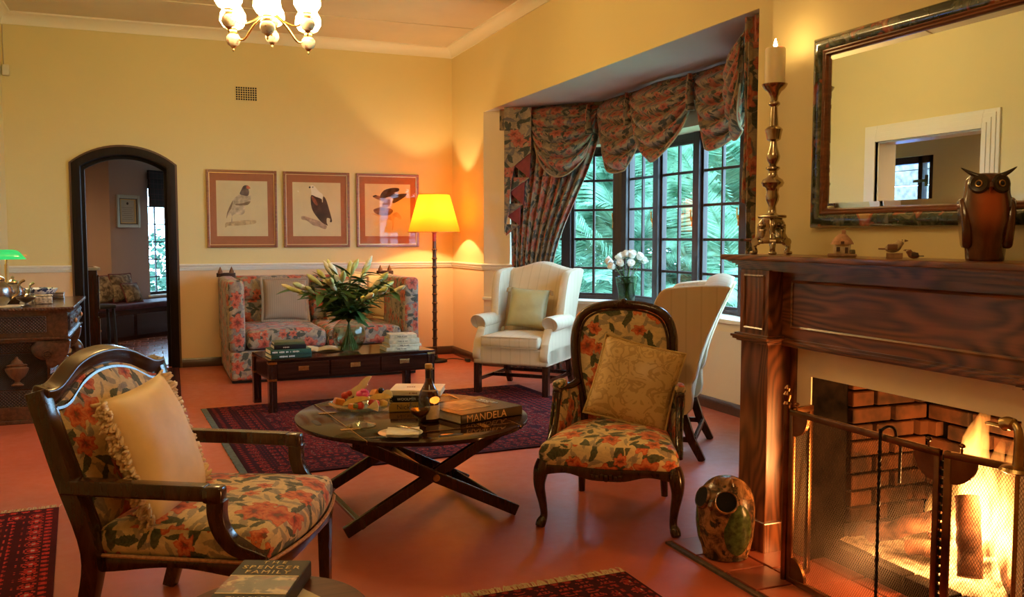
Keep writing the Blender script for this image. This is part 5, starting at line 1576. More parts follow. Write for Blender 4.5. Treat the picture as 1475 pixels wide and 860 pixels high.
# stack of three
p = at(601, 590, TZ)
bz = TZ+0.001
for (lab, w, d, h, mat, rz, tx_, dx, dy) in (
    ('thick book with a yellow spine at the bottom of the table stack', 0.25, 0.19, 0.044, cover('yellow', (0.50, 0.30, 0.07)), -14, (('Nicklaus', 0.034, 'spine', -0.03, 0, M_DARKTEXT, {}),), 0, 0.05),
    ('black spined book lettered in white in the middle of the stack', 0.245, 0.18, 0.028, cover('black', (0.015, 0.016, 0.014)), -14, (('WOOLMER', 0.018, 'spine', -0.04, 0, M_WHITETEXT, {}), ('~ON CRICKET', 0.010, 'spine', 0.05, 0, M_WHITETEXT, {})), 0, 0.05),
    ('white covered book on top of the table stack', 0.25, 0.20, 0.026, cover('white', (0.82, 0.74, 0.58)), -24, (('~JOHN', 0.02, 'top', -0.02, 0.0, plain('red_brown_ink', (0.35, 0.10, 0.06), 0.6), {}), ('~A LIFE', 0.012, 'spine', 0, 0, plain('red_brown_ink', (0.35, 0.10, 0.06), 0.6), {})), 0.02, 0.055)):
    book(lab, (p.x+dx, p.y+dy, bz), R(rz), w, d, h, mat, tx_, 'books stacked on the oval table'); bz += h+0.0012

# ---- long coffee table with drawers
CT = thing('coffee_table', 'long mahogany campaign coffee table with brass cornered drawers', 'coffee table', (1.385, 7.0, 0), 0.115)
a, b, zt = 0.655, 0.28, 0.398
m = MB(); m.box((0, 0, zt-0.008), (2*a, 2*b, 0.016)); m.build('table_top', M_MAHOG, CT, smooth=0, bevel=0.003)
m = MB(); m.box((0, 0, zt-0.085), (2*a-0.02, 2*b-0.02, 0.138)); m.build('carcass', M_MAHOG, CT, smooth=0, bevel=0.002)
for k in (-1, 0, 1):
    m = MB(); m.box((k*0.40, -b+0.006, zt-0.083), (0.385, 0.012, 0.112)); dr = m.build('drawer', M_MAHOG, CT, smooth=0, bevel=0.003)
    m = MB(); m.box((k*0.40, -b-0.0012, zt-0.075), (0.078, 0.003, 0.034)); pl_ = m.build('drawer_pull', M_BRASS, dr, smooth=0, bevel=0.001)
for sx in (-1, 1):
    for sy in (-1, 1):
        m = MB(); m.box((sx*(a-0.028), sy*(b-0.028), (zt-0.016)/2), (0.058, 0.058, zt-0.016)); m.build('leg', M_MAHOGZ, CT, smooth=0, bevel=0.003)
        m = MB()
        for zz in (zt-0.025, zt-0.150): m.box((sx*(a-0.028), sy*(b-0.028), zz), (0.0605, 0.0605, 0.016))
        m.box((sx*(a-0.02), sy*(b-0.02), zt+0.0003), (0.045, 0.045, 0.001))
        m.build('corner_brass', M_BRASS, CT, smooth=0)
CZ = zt+0.001
def ct(u, v): return on_z(u, v, CZ)
# left stack
p = ct(414, 516); z = CZ
stack = [('thick dark green book at the bottom of the left coffee table stack', 0.30, 0.21, 0.030, cover('forest', (0.03, 0.06, 0.04)), 6, ('~African Birds', 0.016)),
         ('green spined book with white title in the left coffee table stack', 0.30, 0.21, 0.034, cover('green', (0.04, 0.10, 0.07)), 4, ('~Wild Ways of a River', 0.018)),
         ('black book lying above the green spined book', 0.235, 0.18, 0.030, cover('jet', (0.02, 0.016, 0.016)), 2, ('~Safari', 0.014)),
         ('slim book with a red and green cover topping the left stack', 0.225, 0.17, 0.022, cover('moss', (0.10, 0.12, 0.06)), 0, None)]
off = nv*0
for (lab, w, d, h, mat, rz, tx_) in stack:
    book(lab, (p.x+0.02, p.y+0.10, z), R(rz), w, d, h, mat, ((tx_[0], tx_[1], 'spine', -0.02, 0, M_WHITETEXT, {}),) if tx_ else (), 'books on the coffee table'); z += h+0.001
# open magazine
p = ct(460, 505)
mg = thing('open_magazine', 'open magazine with pale pages behind the book stack', 'magazine', (p.x, p.y+0.05, CZ), R(-12))
for s in (-1, 1):
    m = MB(); m.grid(lambda a_, b_: (s*a_*0.20, (b_-0.5)*0.27, 0.004+0.018*math.sin(PI*min(1, a_*1.1))*(1-a_*0.5)), 10, 2); m.grid(lambda a_, b_: (s*a_*0.20, (b_-0.5)*0.27, 0.001), 2, 2, flip=True)
    m.build('page', plain('magazine_page', (0.72, 0.62, 0.45), 0.6, nscale=20, namp=0.1), mg, smooth=60)
# right stack of cream spined volumes
p = ct(583, 505); z = CZ
for (lab, w, d, h, rz, dx) in (('wide cream volume at the bottom of the right coffee table stack', 0.27, 0.20, 0.030, 2, -0.02), ('cream volume with a red ribbon second in the right stack', 0.265, 0.20, 0.022, 4, 0.0), ('thick cream volume in the right coffee table stack', 0.245, 0.19, 0.042, -2, 0.0), ('thin white volume topping the right coffee table stack', 0.215, 0.17, 0.030, -4, 0.0)):
    bo_ = book(lab, (p.x+dx, p.y+0.10, z), R(rz), w, d, h, plain('cover_cream_spine', (0.66, 0.54, 0.32), 0.6, nscale=30, namp=0.25), (('~BIRDS OF PREY', 0.011, 'spine', 0, 0, M_DARKTEXT, {}),), 'books on the coffee table', plain('white_pages', (0.80, 0.80, 0.78), 0.8))
    if 'ribbon' in lab:
        m = MB(); m.tube([(w/2+0.004, -0.02, h/2), (w/2+0.012, -0.03, h/2-0.008), (w/2+0.012, -0.045, -0.018)], 0.003, 5, flat=0.4); m.build('ribbon', plain('ribbon_red', (0.55, 0.05, 0.05), 0.6), bo_)
    z += h+0.001

# vase of lilies
p = ct(503, 508) + Vector((0.02, 0.10, 0))
vs_ = thing('glass_vase', 'bulbous clear glass vase half full of water on the coffee table', 'vase', (p.x, p.y, CZ))
prof = [(0.060, 0.0), (0.078, 0.004), (0.105, 0.040), (0.128, 0.100), (0.132, 0.140), (0.120, 0.190), (0.090, 0.225), (0.062, 0.245), (0.058, 0.262), (0.075, 0.300), (0.082, 0.312)]
inn = [(r-0.004, z+0.003) for r, z in prof[1:]][::-1]
m = MB(); m.lathe(prof + inn + [(0.001, 0.007)], 36, caps=False); m.build('vase_body', M_CRYSTAL, vs_, smooth=60)
m = MB(); m.lathe([(0.001, 0.008), (0.072, 0.008), (0.100, 0.042), (0.123, 0.100), (0.127, 0.140), (0.117, 0.182), (0.001, 0.1825)], 36, caps=False); m.build('water', M_WATER, vs_, smooth=60)
M_STEM = plain('lily_stem', (0.10, 0.16, 0.03), 0.5, nscale=20, namp=0.2)
M_LEAF = plain('lily_leaf', (0.045, 0.105, 0.022), 0.4, nscale=14, namp=0.35)
M_BUD = plain('lily_bud', (0.52, 0.52, 0.16), 0.5, nscale=25, namp=0.3)
M_BUD2 = plain('lily_bud_pale', (0.72, 0.66, 0.42), 0.5, nscale=25, namp=0.2)
rl = random.Random(5)
def leaf_mb(m, base, dirv, L, w, droop=0.3, n=5):
    d = Vector(dirv).normalized(); side = d.cross(Vector((0, 0, 1)))
    if side.length < 0.05: side = Vector((1, 0, 0))
    side.normalize(); upv = side.cross(d); vs = []; fs = []
    for i in range(n+1):
        t = i/n; c = Vector(base) + d*(L*t) - Vector((0, 0, 1))*(droop*L*t*t); ww = w*math.sin(PI*(0.08+0.90*t))**0.8
        vs += [tuple(c - side*ww + upv*ww*0.3), tuple(c), tuple(c + side*ww + upv*ww*0.3)]
    for i in range(n):
        for k in range(2): fs.append((3*i+k, 3*i+k+1, 3*i+k+4, 3*i+k+3))
    m.add(vs, fs)
def bud_mb(m, base, dirv, L, r):
    d = Vector(dirv).normalized(); q = d.to_track_quat('Z', 'Y').to_matrix().to_4x4()
    m.lathe([(r*0.35, 0), (r*0.75, L*0.2), (r, L*0.5), (r*0.85, L*0.75), (r*0.3, L*0.96), (0.001, L)], 9, Matrix.Translation(base) @ q)
LSRC = [None]*3
for k in range(20):
    a = 2*PI*k/20 + rl.uniform(-.2, .2); sp_ = rl.uniform(0.45, 1.0) if k % 4 else rl.uniform(0.05, 0.35)
    lily = thing('lily_stem', 'green lily stem with pale closed buds in the glass vase', 'lily', (p.x, p.y, CZ), 0, 'lilies in the coffee table vase')
    foot = Vector((-0.075*math.cos(a)*min(1, sp_+.3), -0.075*math.sin(a)*min(1, sp_+.3), 0.012))
    neck = Vector((0.030*math.cos(a)*sp_, 0.030*math.sin(a)*sp_, 0.262))
    H = lerp(0.66, 0.46, sp_) + rl.uniform(-.04, .04)
    tip = Vector((0.46*math.cos(a)*sp_, 0.46*math.sin(a)*sp_, H))
    pts = spline([foot, foot.lerp(neck, 0.55), neck, neck.lerp(tip, 0.5)+Vector((0, 0, 0.03)), tip], 4)
    m = MB(); m.tube(pts, 0.0042, 5); m.build('stem', M_STEM, lily)
    for q in range(17):
        t = rl.uniform(0.52, 0.97); i = int(t*(len(pts)-1)); b0 = pts[i]
        aa = a + rl.uniform(-1.9, 1.9); dv_ = Vector((math.cos(aa), math.sin(aa), rl.uniform(-0.05, 0.9)))
        lv = rl.randrange(3)
        if LSRC[lv] is None:
            m = MB(); leaf_mb(m, (0, 0, 0), (1, 0, 0), 0.15, (0.016, 0.020, 0.024)[lv], (0.12, 0.3, 0.5)[lv], 6); LSRC[lv] = m.build('leaf', M_LEAF, lily, smooth=180); lo_ = LSRC[lv]
        else: lo_ = share(LSRC[lv], lily)
        el = math.asin(max(-1, min(1, dv_.normalized().z))); sc_l = rl.uniform(0.75, 1.3)
        lo_.location = b0; lo_.rotation_euler = (rl.uniform(-.5, .5), -el, aa); lo_.scale = (sc_l, sc_l, sc_l)
    for q in range(3 if k % 2 else 2):
        aa = a + rl.uniform(-1.2, 1.2); dv_ = (tip-pts[-4]).normalized() + Vector((math.cos(aa), math.sin(aa), 0.3))*rl.uniform(0.2, 0.7)
        m = MB(); b0 = pts[-1-q]; bud_mb(m, b0, dv_, rl.uniform(0.10, 0.14), rl.uniform(0.017, 0.023)); m.build('bud', M_BUD if (k+q) % 3 else M_BUD2, lily, smooth=60)

# ---- small round table at the front with a book
rt = thing('round_side_table', 'small round wooden side table holding papers and a book', 'side table', (0.235, 2.085, 0))
RZ = 0.430
m = MB(); m.lathe([(0.205, RZ-0.022), (0.222, RZ-0.016), (0.225, RZ-0.006), (0.218, RZ), (0.001, RZ)], 48, caps=False); m.lathe([(0.001, RZ-0.022), (0.205, RZ-0.022)], 48, caps=False); m.build('table_top', wood('reddish_top', (0.08, 0.022, 0.010), (0.18, 0.055, 0.022), 'X', 9, 0.4, coat=0.0, spec=0.1), rt, smooth=40)
m = MB(); m.lathe([(0.05, RZ-0.022), (0.03, RZ-0.06), (0.022, RZ-0.12), (0.032, 0.22), (0.040, 0.17), (0.028, 0.12), (0.035, 0.08)], 20); m.build('pedestal', M_WALNUT, rt)
for k in range(3):
    a_ = 2*PI*k/3+0.5; m = MB(); m.tube(spline([(0.02*math.cos(a_), 0.02*math.sin(a_), 0.13), (0.10*math.cos(a_), 0.10*math.sin(a_), 0.11), (0.17*math.cos(a_), 0.17*math.sin(a_), 0.05), (0.215*math.cos(a_), 0.215*math.sin(a_), 0.016)], 4), 0.016, 8); m.build('leg', M_WALNUT, rt)
c0 = on_z(352, 806, RZ+0.045); c1 = on_z(447, 807, RZ+0.045)
dirv = (c1-c0); w_ = dirv.length; dirv.normalize(); nn_ = Vector((dirv.y, -dirv.x, 0)); H_ = w_*1.62
# book lies with its top edge far; local x along the top edge, spine on the left (local -y side of book())
ang = math.atan2(dirv.y, dirv.x)
ctr = c0 + dirv*w_/2 + nn_*H_/2
sb = book('hardback titled The Spencer Family with a painted scene on its cover', (ctr.x, ctr.y, RZ+0.004), ang-PI/2+PI, H_, w_, 0.040, cover('slate', (0.050, 0.045, 0.034), 0.5), ())
for o in [o for o in bpy.data.objects if o.parent == sb]: pass
# lettering in the book's frame: rotate so that text reads with its top towards the far edge
Mx = Matrix.Rotation(-PI/2+0, 4, 'Z') if False else None
def lay(x, y): # x along the top edge (right), y towards the far edge, from the book centre
    lx, ly = x, y
    # book frame is rotated by ang+PI/2; text frame by ang
    c_, s_ = math.cos(-PI/2), math.sin(-PI/2)
    return Matrix.Rotation(-PI/2, 4, 'Z') @ Matrix.Translation((lx, ly, 0.0408))
M_TXT = plain('cream_gold_ink', (0.88, 0.72, 0.42), 0.7)
text_mesh('title', 'THE', 0.024, M_TXT, sb, lay(0, H_*0.432), space=1.7)
text_mesh('title', 'SPENCER', 0.030, M_TXT, sb, lay(0, H_*0.315), space=1.25)
text_mesh('title', 'FAMILY', 0.029, M_TXT, sb, lay(0, H_*0.20), space=1.25)
text_mesh('title', 'CHARLES', 0.022, M_TXT, sb, lay(0, H_*-0.38), space=1.2)
def scene_mat():
    t = NT('painted_cover_scene'); v = t.coord()
    n = t.noise(v, 26, 3, 0.5, 0.8); n2 = t.noise(v, 11, 2, 0.5, 0.4)
    c = t.ramp(n2, [(0.3, (0.03, 0.03, 0.022)), (0.5, (0.12, 0.085, 0.05)), (0.62, (0.30, 0.055, 0.035)), (0.75, (0.10, 0.09, 0.06))])
    c = t.mix(t.step(n, 0.58, 0.06), c, (0.62, 0.47, 0.28)); t.base(c, 0.4); return t.m
m = MB(); m.box((0, 0, 0), (w_*0.985, H_*0.375, 0.0006)); m.v = [tuple(lay(0, H_*-0.085) @ Vector((a_, b_, c_))) for a_, b_, c_ in m.v]; m.build('cover_painting', scene_mat(), sb, smooth=0)
for yy in (H_*0.112, -H_*0.282):
    m = MB(); m.box((0, 0, 0), (w_*0.985, 0.005, 0.0008)); m.v = [tuple(lay(0, yy) @ Vector((a_, b_, c_))) for a_, b_, c_ in m.v]; m.build('gold_line', M_TXT, sb, smooth=0)
for (dx, dy, rz, lab) in ((0.055, -0.03, 24, 'cream printed sheet under the right of the hardback book'), (-0.05, 0.0, -30, 'cream printed sheet under the left of the hardback book')):
    m = MB(); m.box((0, 0, 0.001), (0.13, 0.19, 0.0012)); o = m.build('paper_sheet', plain('cream_paper', (0.78, 0.68, 0.46), 0.8), smooth=0); o.location = (ctr.x+dx, ctr.y+dy, RZ+(0.0005 if dx > 0 else 0.002)); o.rotation_euler = (0, 0, R(rz)); tag(o, lab, 'paper')
# ------------------------------------------------------------------ lamps, pictures, ornaments
# ---- floor lamp
fl_ = thing('floor_lamp', 'bamboo turned floor lamp with a lit orange shade', 'floor lamp', (2.700, 8.850, 0))
prof = [(0.125, 0), (0.128, 0.008), (0.120, 0.022), (0.060, 0.032), (0.030, 0.045)]
m = MB(); m.lathe(prof, 32); m.build('base', M_DARKWOOD, fl_)
pr_ = [(0.024, 0.04)]
for k in range(13):
    z = 0.05 + k*0.092
    pr_ += [(0.022, z), (0.029, z+0.006), (0.029, z+0.012), (0.022, z+0.020), (0.0205, z+0.055)]
m = MB(); m.lathe(pr_ + [(0.02, 1.25)], 16); m.build('pole', wood('bamboo_dark', (0.03, 0.014, 0.010), (0.08, 0.035, 0.02), 'Z', 12, 0.3), fl_)
m = MB(); m.lathe([(0.021, 1.25), (0.021, 1.335), (0.03, 1.338), (0.03, 1.345), (0.012, 1.347), (0.012, 1.43)], 16); m.build('collar', plain('red_lacquer', (0.20, 0.03, 0.02), 0.3), fl_)
def shade_mat():
    t = NT('orange_shade_cloth')
    d = t.node('ShaderNodeBsdfDiffuse'); d.inputs[0].default_value = (0.75, 0.26, 0.025, 1)
    tr = t.node('ShaderNodeBsdfTranslucent'); tr.inputs[0].default_value = (0.75, 0.22, 0.012, 1)
    mx = t.node('ShaderNodeMixShader'); mx.inputs[0].default_value = 0.42
    t.l.new(d.outputs[0], mx.inputs[1]); t.l.new(tr.outputs[0], mx.inputs[2]); t.l.new(mx.outputs[0], t.out.inputs[0])
    return t.m
m = MB(); m.lathe([(0.268, 1.345), (0.160, 1.730)], 48, caps=False); m.build('lamp_shade', shade_mat(), fl_)
m = MB(); m.tube([(0.268*math.cos(t), 0.268*math.sin(t), 1.345) for t in [2*PI*k/48 for k in range(48)]], 0.004, 5, closed=True); m.tube([(0.160*math.cos(t), 0.160*math.sin(t), 1.730) for t in [2*PI*k/48 for k in range(48)]], 0.004, 5, closed=True)
m.build('shade_trim', plain('shade_trim', (0.55, 0.25, 0.05), 0.7), fl_)
m = MB(); m.lathe([(0.008, 1.43), (0.014, 1.44), (0.014, 1.46), (0.010, 1.47)], 12)
for k in range(3):
    a_ = 2*PI*k/3; m.tube([(0.01*math.cos(a_), 0.01*math.sin(a_), 1.47), (0.158*math.cos(a_), 0.158*math.sin(a_), 1.722)], 0.002, 5)
m.build('bulb_holder', M_BRASS, fl_)
l = bpy.data.lights.new('floor_lamp_bulb', 'POINT'); l.energy = FLOOR_LAMP_W; l.color = (1.0, 0.72, 0.36); l.shadow_soft_size = 0.022
lo = bpy.data.objects.new('floor_lamp_bulb', l); COL.objects.link(lo); lo.parent = fl_; lo.location = (0, 0, 1.54)
m = MB(); m.tube(spline([(0.12, 0.05, 0.006), (0.22, 0.12, 0.006), (0.30, 0.02, 0.006), (0.31, -0.12, 0.012)], 6), 0.004, 5); m.rbox((0.31, -0.14, 0.018), (0.04, 0.08, 0.03), 0.008, 2, 1); m.build('flex', M_BLACK, fl_)

# ---- chandelier (second one is unseen, added as fill light at the camera end)
def glow(name, col, s):
    t = NT(name); em = t.node('ShaderNodeEmission'); em.inputs[0].default_value = rgba(col); em.inputs[1].default_value = s
    t.l.new(em.outputs[0], t.out.inputs[0]); return t.m
M_GLOBES = [glow('lit_opal_glass', WARM, CHANDELIER_GLOW), glow('fill_opal_glass', WARM, FILL_CHANDELIER_GLOW)]
def painted_porcelain():
    t = NT('painted_porcelain'); n = t.noise(t.coord(), 28, 3, 0.5, 0.5)
    t.base(t.mix(t.step(n, 0.62, 0.05), (0.74, 0.66, 0.52), (0.45, 0.26, 0.20)), 0.2); return t.m
M_PORC = painted_porcelain()
def chandelier(loc, label, M_GLOBE):
    c = thing('chandelier', label, 'chandelier', loc, 0.15)
    top = ZC - loc[2]
    m = MB(); m.lathe([(0.002, top-0.001), (0.065, top-0.002), (0.055, top-0.025), (0.02, top-0.05), (0.008, top-0.06)], 24, caps=False); m.build('ceiling_rose', M_BRASS, c)
    m = MB(); k = 0; z = top-0.06
    while z > 0.36:
        for s in (0,): m.tube([(0.011*math.cos(t)*(1 if k % 2 else 0.15), 0.011*math.cos(t)*(0.15 if k % 2 else 1), z-0.016+0.018*math.sin(t)) for t in [2*PI*i/10 for i in range(10)]], 0.0025, 5, closed=True)
        z -= 0.029; k += 1
    m.build('chain', M_BRASS, c)
    m = MB(); m.lathe([(0.006, 0.37), (0.02, 0.34), (0.012, 0.31), (0.028, 0.27), (0.045, 0.24), (0.02, 0.20), (0.014, 0.15), (0.03, 0.12), (0.055, 0.10), (0.052, 0.08), (0.03, 0.07)], 20); m.build('stem', M_BRASS, c)
    m = MB(); m.lathe([(0.030, 0.08), (0.052, 0.065), (0.058, 0.040), (0.045, 0.015), (0.02, 0.0)], 20); m.build('centre_font', M_PORC, c)
    m = MB(); m.lathe([(0.02, 0.002), (0.012, -0.012), (0.006, -0.02), (0.009, -0.028), (0.002, -0.040)], 12); m.build('drop_finial', M_BRASSD, c)
    for k in range(6):
        a_ = 2*PI*k/6 + 0.2; ca, sa = math.cos(a_), math.sin(a_); r = 0.275
        zz = -0.075 if k % 2 == 0 else -0.015
        m = MB(); m.tube(spline([(0.04*ca, 0.04*sa, 0.09), (0.12*ca, 0.12*sa, 0.03), (0.20*ca, 0.20*sa, 0.02+zz), (r*ca, r*sa, 0.055+zz)], 5), 0.007, 7); ar = m.build('arm', M_BRASS, c)
        T = Matrix.Translation((r*ca, r*sa, zz))
        m = MB(); m.lathe([(0.012, -0.02), (0.035, -0.006), (0.046, 0.018), (0.044, 0.042), (0.030, 0.060), (0.034, 0.064), (0.012, 0.066)], 18, T); m.build('font', M_PORC, c)
        m = MB(); m.lathe([(0.024, -0.012), (0.014, -0.024), (0.006, -0.030), (0.008, -0.040), (0.002, -0.052)], 12, T); m.build('font_finial', M_BRASSD, c)
        m = MB(); m.lathe([(0.012, 0.066), (0.028, 0.075), (0.022, 0.090), (0.03, 0.096)], 14, T)
        for q in range(8):
            b_ = 2*PI*q/8; m.tube([(0.028*math.cos(b_), 0.028*math.sin(b_), 0.09), (0.050*math.cos(b_), 0.050*math.sin(b_), 0.10), (0.058*math.cos(b_), 0.058*math.sin(b_), 0.118)], 0.0022, 4, M=T)
        m.build('gallery', M_BRASS, c)
        m = MB(); m.lathe([(0.030, 0.095), (0.062, 0.108), (0.084, 0.145), (0.080, 0.190), (0.056, 0.235), (0.036, 0.262), (0.030, 0.285)], 20, T, caps=False); m.build('shade', M_GLOBE, c)
    return c
chandelier((0.735, 5.98, 2.625), 'brass chandelier with six lit globes over painted porcelain fonts', M_GLOBES[0])
chandelier((0.85, 1.4, 2.625), 'unseen second chandelier added as fill light at the camera end of the lounge', M_GLOBES[1])

# ---- three framed bird prints on the back wall
M_FRAME = wood('print_frame', (0.20, 0.07, 0.025), (0.36, 0.14, 0.05), 'X', 14, 0.3)
M_MAT = plain('brown_mount', (0.38, 0.145, 0.062), 0.85, nscale=40, namp=0.06)
M_PAPER = plain('print_paper', (0.66, 0.55, 0.30), 0.8, nscale=6, namp=0.05)
M_GILT = plain('gilt_line', (0.75, 0.52, 0.22), 0.3, 0.8)
def ink(name, c, n=22, amp=0.45): return plain('print_' + name, c, 0.85, nscale=n, namp=amp)
PRINTS = [
 ('framed print of a pale grey bird of prey on a perch', (0.509, 1.192), (150, 145, 672, 705), [
   ('perch_print', ink('straw', (0.50, 0.36, 0.18)), [(235,620),(240,570),(300,560),(400,545),(500,540),(548,545),(540,575),(450,590),(330,600),(260,600)]),
   ('body_print', ink('buff', (0.50, 0.40, 0.25)), [(385,285),(430,292),(472,298),(500,290),(498,335),(470,370),(442,395),(436,460),(400,490),(345,480),(310,500),(306,560),(296,560),(298,490),(262,500),(248,528),(262,470),(292,410),(318,345),(350,305)]),
   ('wing_print', ink('umber', (0.22, 0.15, 0.09)), [(345,378),(410,372),(495,348),(470,385),(420,392),(350,392)]),
   ('tail_print', ink('umber', (0.22, 0.15, 0.09)), [(318,345),(300,420),(268,470),(248,528),(256,470),(285,400)]),
   ('head_print', ink('slate', (0.14, 0.11, 0.10)), [(440,190),(470,190),(488,205),(478,230),(484,262),(470,295),(430,292),(388,278),(405,235),(420,205)]),
   ('beak_print', ink('coral', (0.55, 0.15, 0.07)), [(458,195),(480,195),(498,218),(484,224),(460,222)])]),
 ('framed print of a white headed eagle on a branch', (1.255, 1.935), (147, 157, 640, 695), [
   ('branch_print', ink('taupe', (0.40, 0.27, 0.17)), [(230,505),(245,492),(285,500),(345,520),(420,545),(490,590),(475,625),(410,600),(350,585),(290,540),(240,530)]),
   ('breast_print', ink('white', (0.80, 0.73, 0.55), amp=0.06), [(318,200),(345,185),(375,198),(415,245),(450,272),(455,298),(440,320),(385,300),(345,290),(336,232)]),
   ('wing_print', ink('sepia', (0.065, 0.035, 0.022)), [(335,285),(385,300),(440,320),(446,352),(455,350),(460,295),(490,330),(520,430),(548,540),(525,552),(528,520),(495,512),(492,560),(502,588),(440,555),(390,500),(350,440),(332,370)]),
   ('shoulder_print', ink('rust', (0.28, 0.10, 0.05)), [(340,295),(375,318),(402,378),(382,382),(350,340)]),
   ('beak_print', ink('ink', (0.05, 0.035, 0.03)), [(312,205),(326,195),(332,208),(322,217)]),
   ('eye_print', ink('ink', (0.05, 0.035, 0.03)), [(345,203),(360,198),(356,210)])]),
 ('framed print of an eagle landing on its nest', (2.005, 2.686), (878, 168, 1340, 695), [
   ('ground_print', ink('wash', (0.60, 0.38, 0.17), 9), [(940,468),(1000,470),(1120,480),(1200,450),(1245,500),(1235,525),(1180,500),(1165,600),(1150,635),(1150,540),(1060,530),(1040,570),(1020,500)]),
   ('nest_print', ink('twig', (0.19, 0.10, 0.06), 40, 0.8), [(962,430),(1000,412),(1040,400),(1090,408),(1140,415),(1162,440),(1130,478),(1050,488),(985,465)]),
   ('body_print', ink('tawny', (0.26, 0.13, 0.07)), [(955,295),(985,283),(1035,292),(1090,318),(1135,322),(1128,380),(1105,400),(1062,400),(1050,372),(1070,355),(1040,335),(990,318)]),
   ('wing_print', ink('sepia', (0.065, 0.035, 0.022)), [(1030,295),(1070,232),(1160,205),(1226,210),(1215,245),(1175,250),(1200,268),(1296,260),(1290,290),(1185,356),(1154,352),(1166,318),(1120,296),(1060,322)]),
   ('beak_print', ink('ink', (0.05, 0.035, 0.03)), [(955,292),(985,280),(1000,288),(972,300)])]),
]
for lab, (xa, xb), (px0, py0, px1, py1), shapes in PRINTS:
    cx = (xa+xb)/2; W_, H_ = xb-xa, 0.775; zc = 1.575
    o = thing('framed_print', lab, 'picture', (cx, YB-0.001, zc-H_/2), 0, 'framed bird prints above the sofa')
    def bx(name, x0, x1, z0, z1, y0, y1, mat, par=o, bev=0.0):
        m = MB(); m.box2((x0, -y1, z0), (x1, -y0, z1)); return m.build(name, mat, par, smooth=0, bevel=bev)
    w2 = W_/2; t = 0.026
    m = MB()
    m.box2((-w2, -0.026, 0), (-w2+t, 0, H_)); m.box2((w2-t, -0.026, 0), (w2, 0, H_)); m.box2((-w2+t, -0.026, 0), (w2-t, 0, t)); m.box2((-w2+t, -0.026, H_-t), (w2-t, 0, H_))
    m.build('frame', M_FRAME, o, smooth=0, bevel=0.005)
    m = MB(); q = w2-t; e = 0.006
    for (x0, x1, z0, z1) in ((-q, -q+e, t, H_-t), (q-e, q, t, H_-t), (-q, q, t, t+e), (-q, q, H_-t-e, H_-t)): m.box2((x0, -0.018, z0), (x1, -0.006, z1))
    m.build('gilt_slip', M_GILT, o, smooth=0)
    bx('mount', -q, q, t, H_-t, 0.004, 0.009, M_MAT)
    pw, ph = W_*0.725, H_*0.715; pz = H_/2 - ph/2 + 0.004
    bx('print_paper', -pw/2, pw/2, pz, pz+ph, 0.0085, 0.0102, M_PAPER)
    for k, (nm, mt, poly) in enumerate(shapes):
        P = [(-pw/2 + (a-px0)/(px1-px0)*pw, pz + (1-(b-py0)/(py1-py0))*ph) for a, b in poly]
        P = [(v.x, v.y) for v in spline([(a, b, 0) for a, b in P], 3, closed=True)]
        m = MB(); m.prism(P, 0.0004, Matrix(((1,0,0,0),(0,0,-1,-0.0103-0.0004*k),(0,1,0,0),(0,0,0,1)))); m.build(nm, mt, o, smooth=0)
    bx('glazing', -q+e, q-e, t+e, H_-t-e, 0.0145, 0.0155, M_PRINTGLASS)

# ---- wall vent and sensor
vt = thing('wall_vent', 'square grid air vent high on the back wall', 'vent', (0.912, YB, 2.723))
m = MB(); m.box((0, -0.004, 0), (0.205, 0.004, 0.135)); m.build('backing', M_BLACK, vt, smooth=0)
m = MB()
for i in range(10): m.box((-0.103+i*0.0229, -0.009, 0), (0.0055, 0.010, 0.142))
for j in range(7): m.box((0, -0.009, -0.0675+j*0.0225), (0.212, 0.0105, 0.0055))
m.build('grille', M_WALL, vt, smooth=0)
sn = thing('motion_sensor', 'small cream motion sensor in the corner by the cornice', 'sensor', (-1.195, YB-0.001, 2.76))
m = MB(); m.rbox((0, -0.022, 0.05), (0.062, 0.042, 0.10), 0.010, 2, 1); m.build('housing', plain('sensor_plastic', (0.72, 0.64, 0.45), 0.5), sn, smooth=50)
m = MB(); m.tube([(-0.018, -0.005, 0.10), (-0.020, -0.005, 0.30), (-0.018, -0.006, 0.46)], 0.004, 5); m.build('cable', plain('sensor_cable', (0.45, 0.36, 0.24), 0.7), sn)

# ---- carved console with drawers on the left
cs = thing('carved_console', 'dark carved console with side drawers and urn panel', 'console', (-0.875, 7.52, 0))
hx, hy, zt = 0.325, 0.58, 0.81
def carved(name, c1, c2, sc):
    t = NT(name); v = t.coord(); w1 = t.wave(t.mapping(v, (1, 1, 1), rot=(0, R(45), R(20))), sc, 0.6, 1, 1.0, 'X'); w2 = t.wave(t.mapping(v, (1, 1, 1), rot=(0, R(-45), R(20))), sc, 0.6, 1, 1.0, 'X')
    f = t.math('MULTIPLY', w1, w2); t.base(t.ramp(f, [(0.1, c1), (0.6, c2)]), 0.4); t.bump(f, 0.9, 0.008); return t.m
M_CARVE = carved('lattice_carving', (0.03, 0.012, 0.006), (0.13, 0.048, 0.022), 22)
M_CARVE2 = carved('scale_carving', (0.02, 0.010, 0.006), (0.085, 0.033, 0.016), 34)
m = MB(); m.box((0, 0, zt-0.012), (2*hx+0.06, 2*hy+0.06, 0.024)); m.box((0, 0, zt-0.032), (2*hx+0.02, 2*hy+0.02, 0.018)); m.build('table_top', wood('console_wood', (0.055, 0.02, 0.010), (0.15, 0.055, 0.024), 'Y', 9, 0.22, coat=0.5), cs, smooth=0, bevel=0.005)
MCW = MATS['console_wood']
m = MB()
k = 0
while k*0.022 < 2*hx+0.05:
    m.rbox((-hx-0.025+k*0.022, -hy-0.030, zt-0.012), (0.017, 0.014, 0.018), 0.006, 2, 1); k += 1
m.build('rope_edge', MCW, cs, smooth=60)
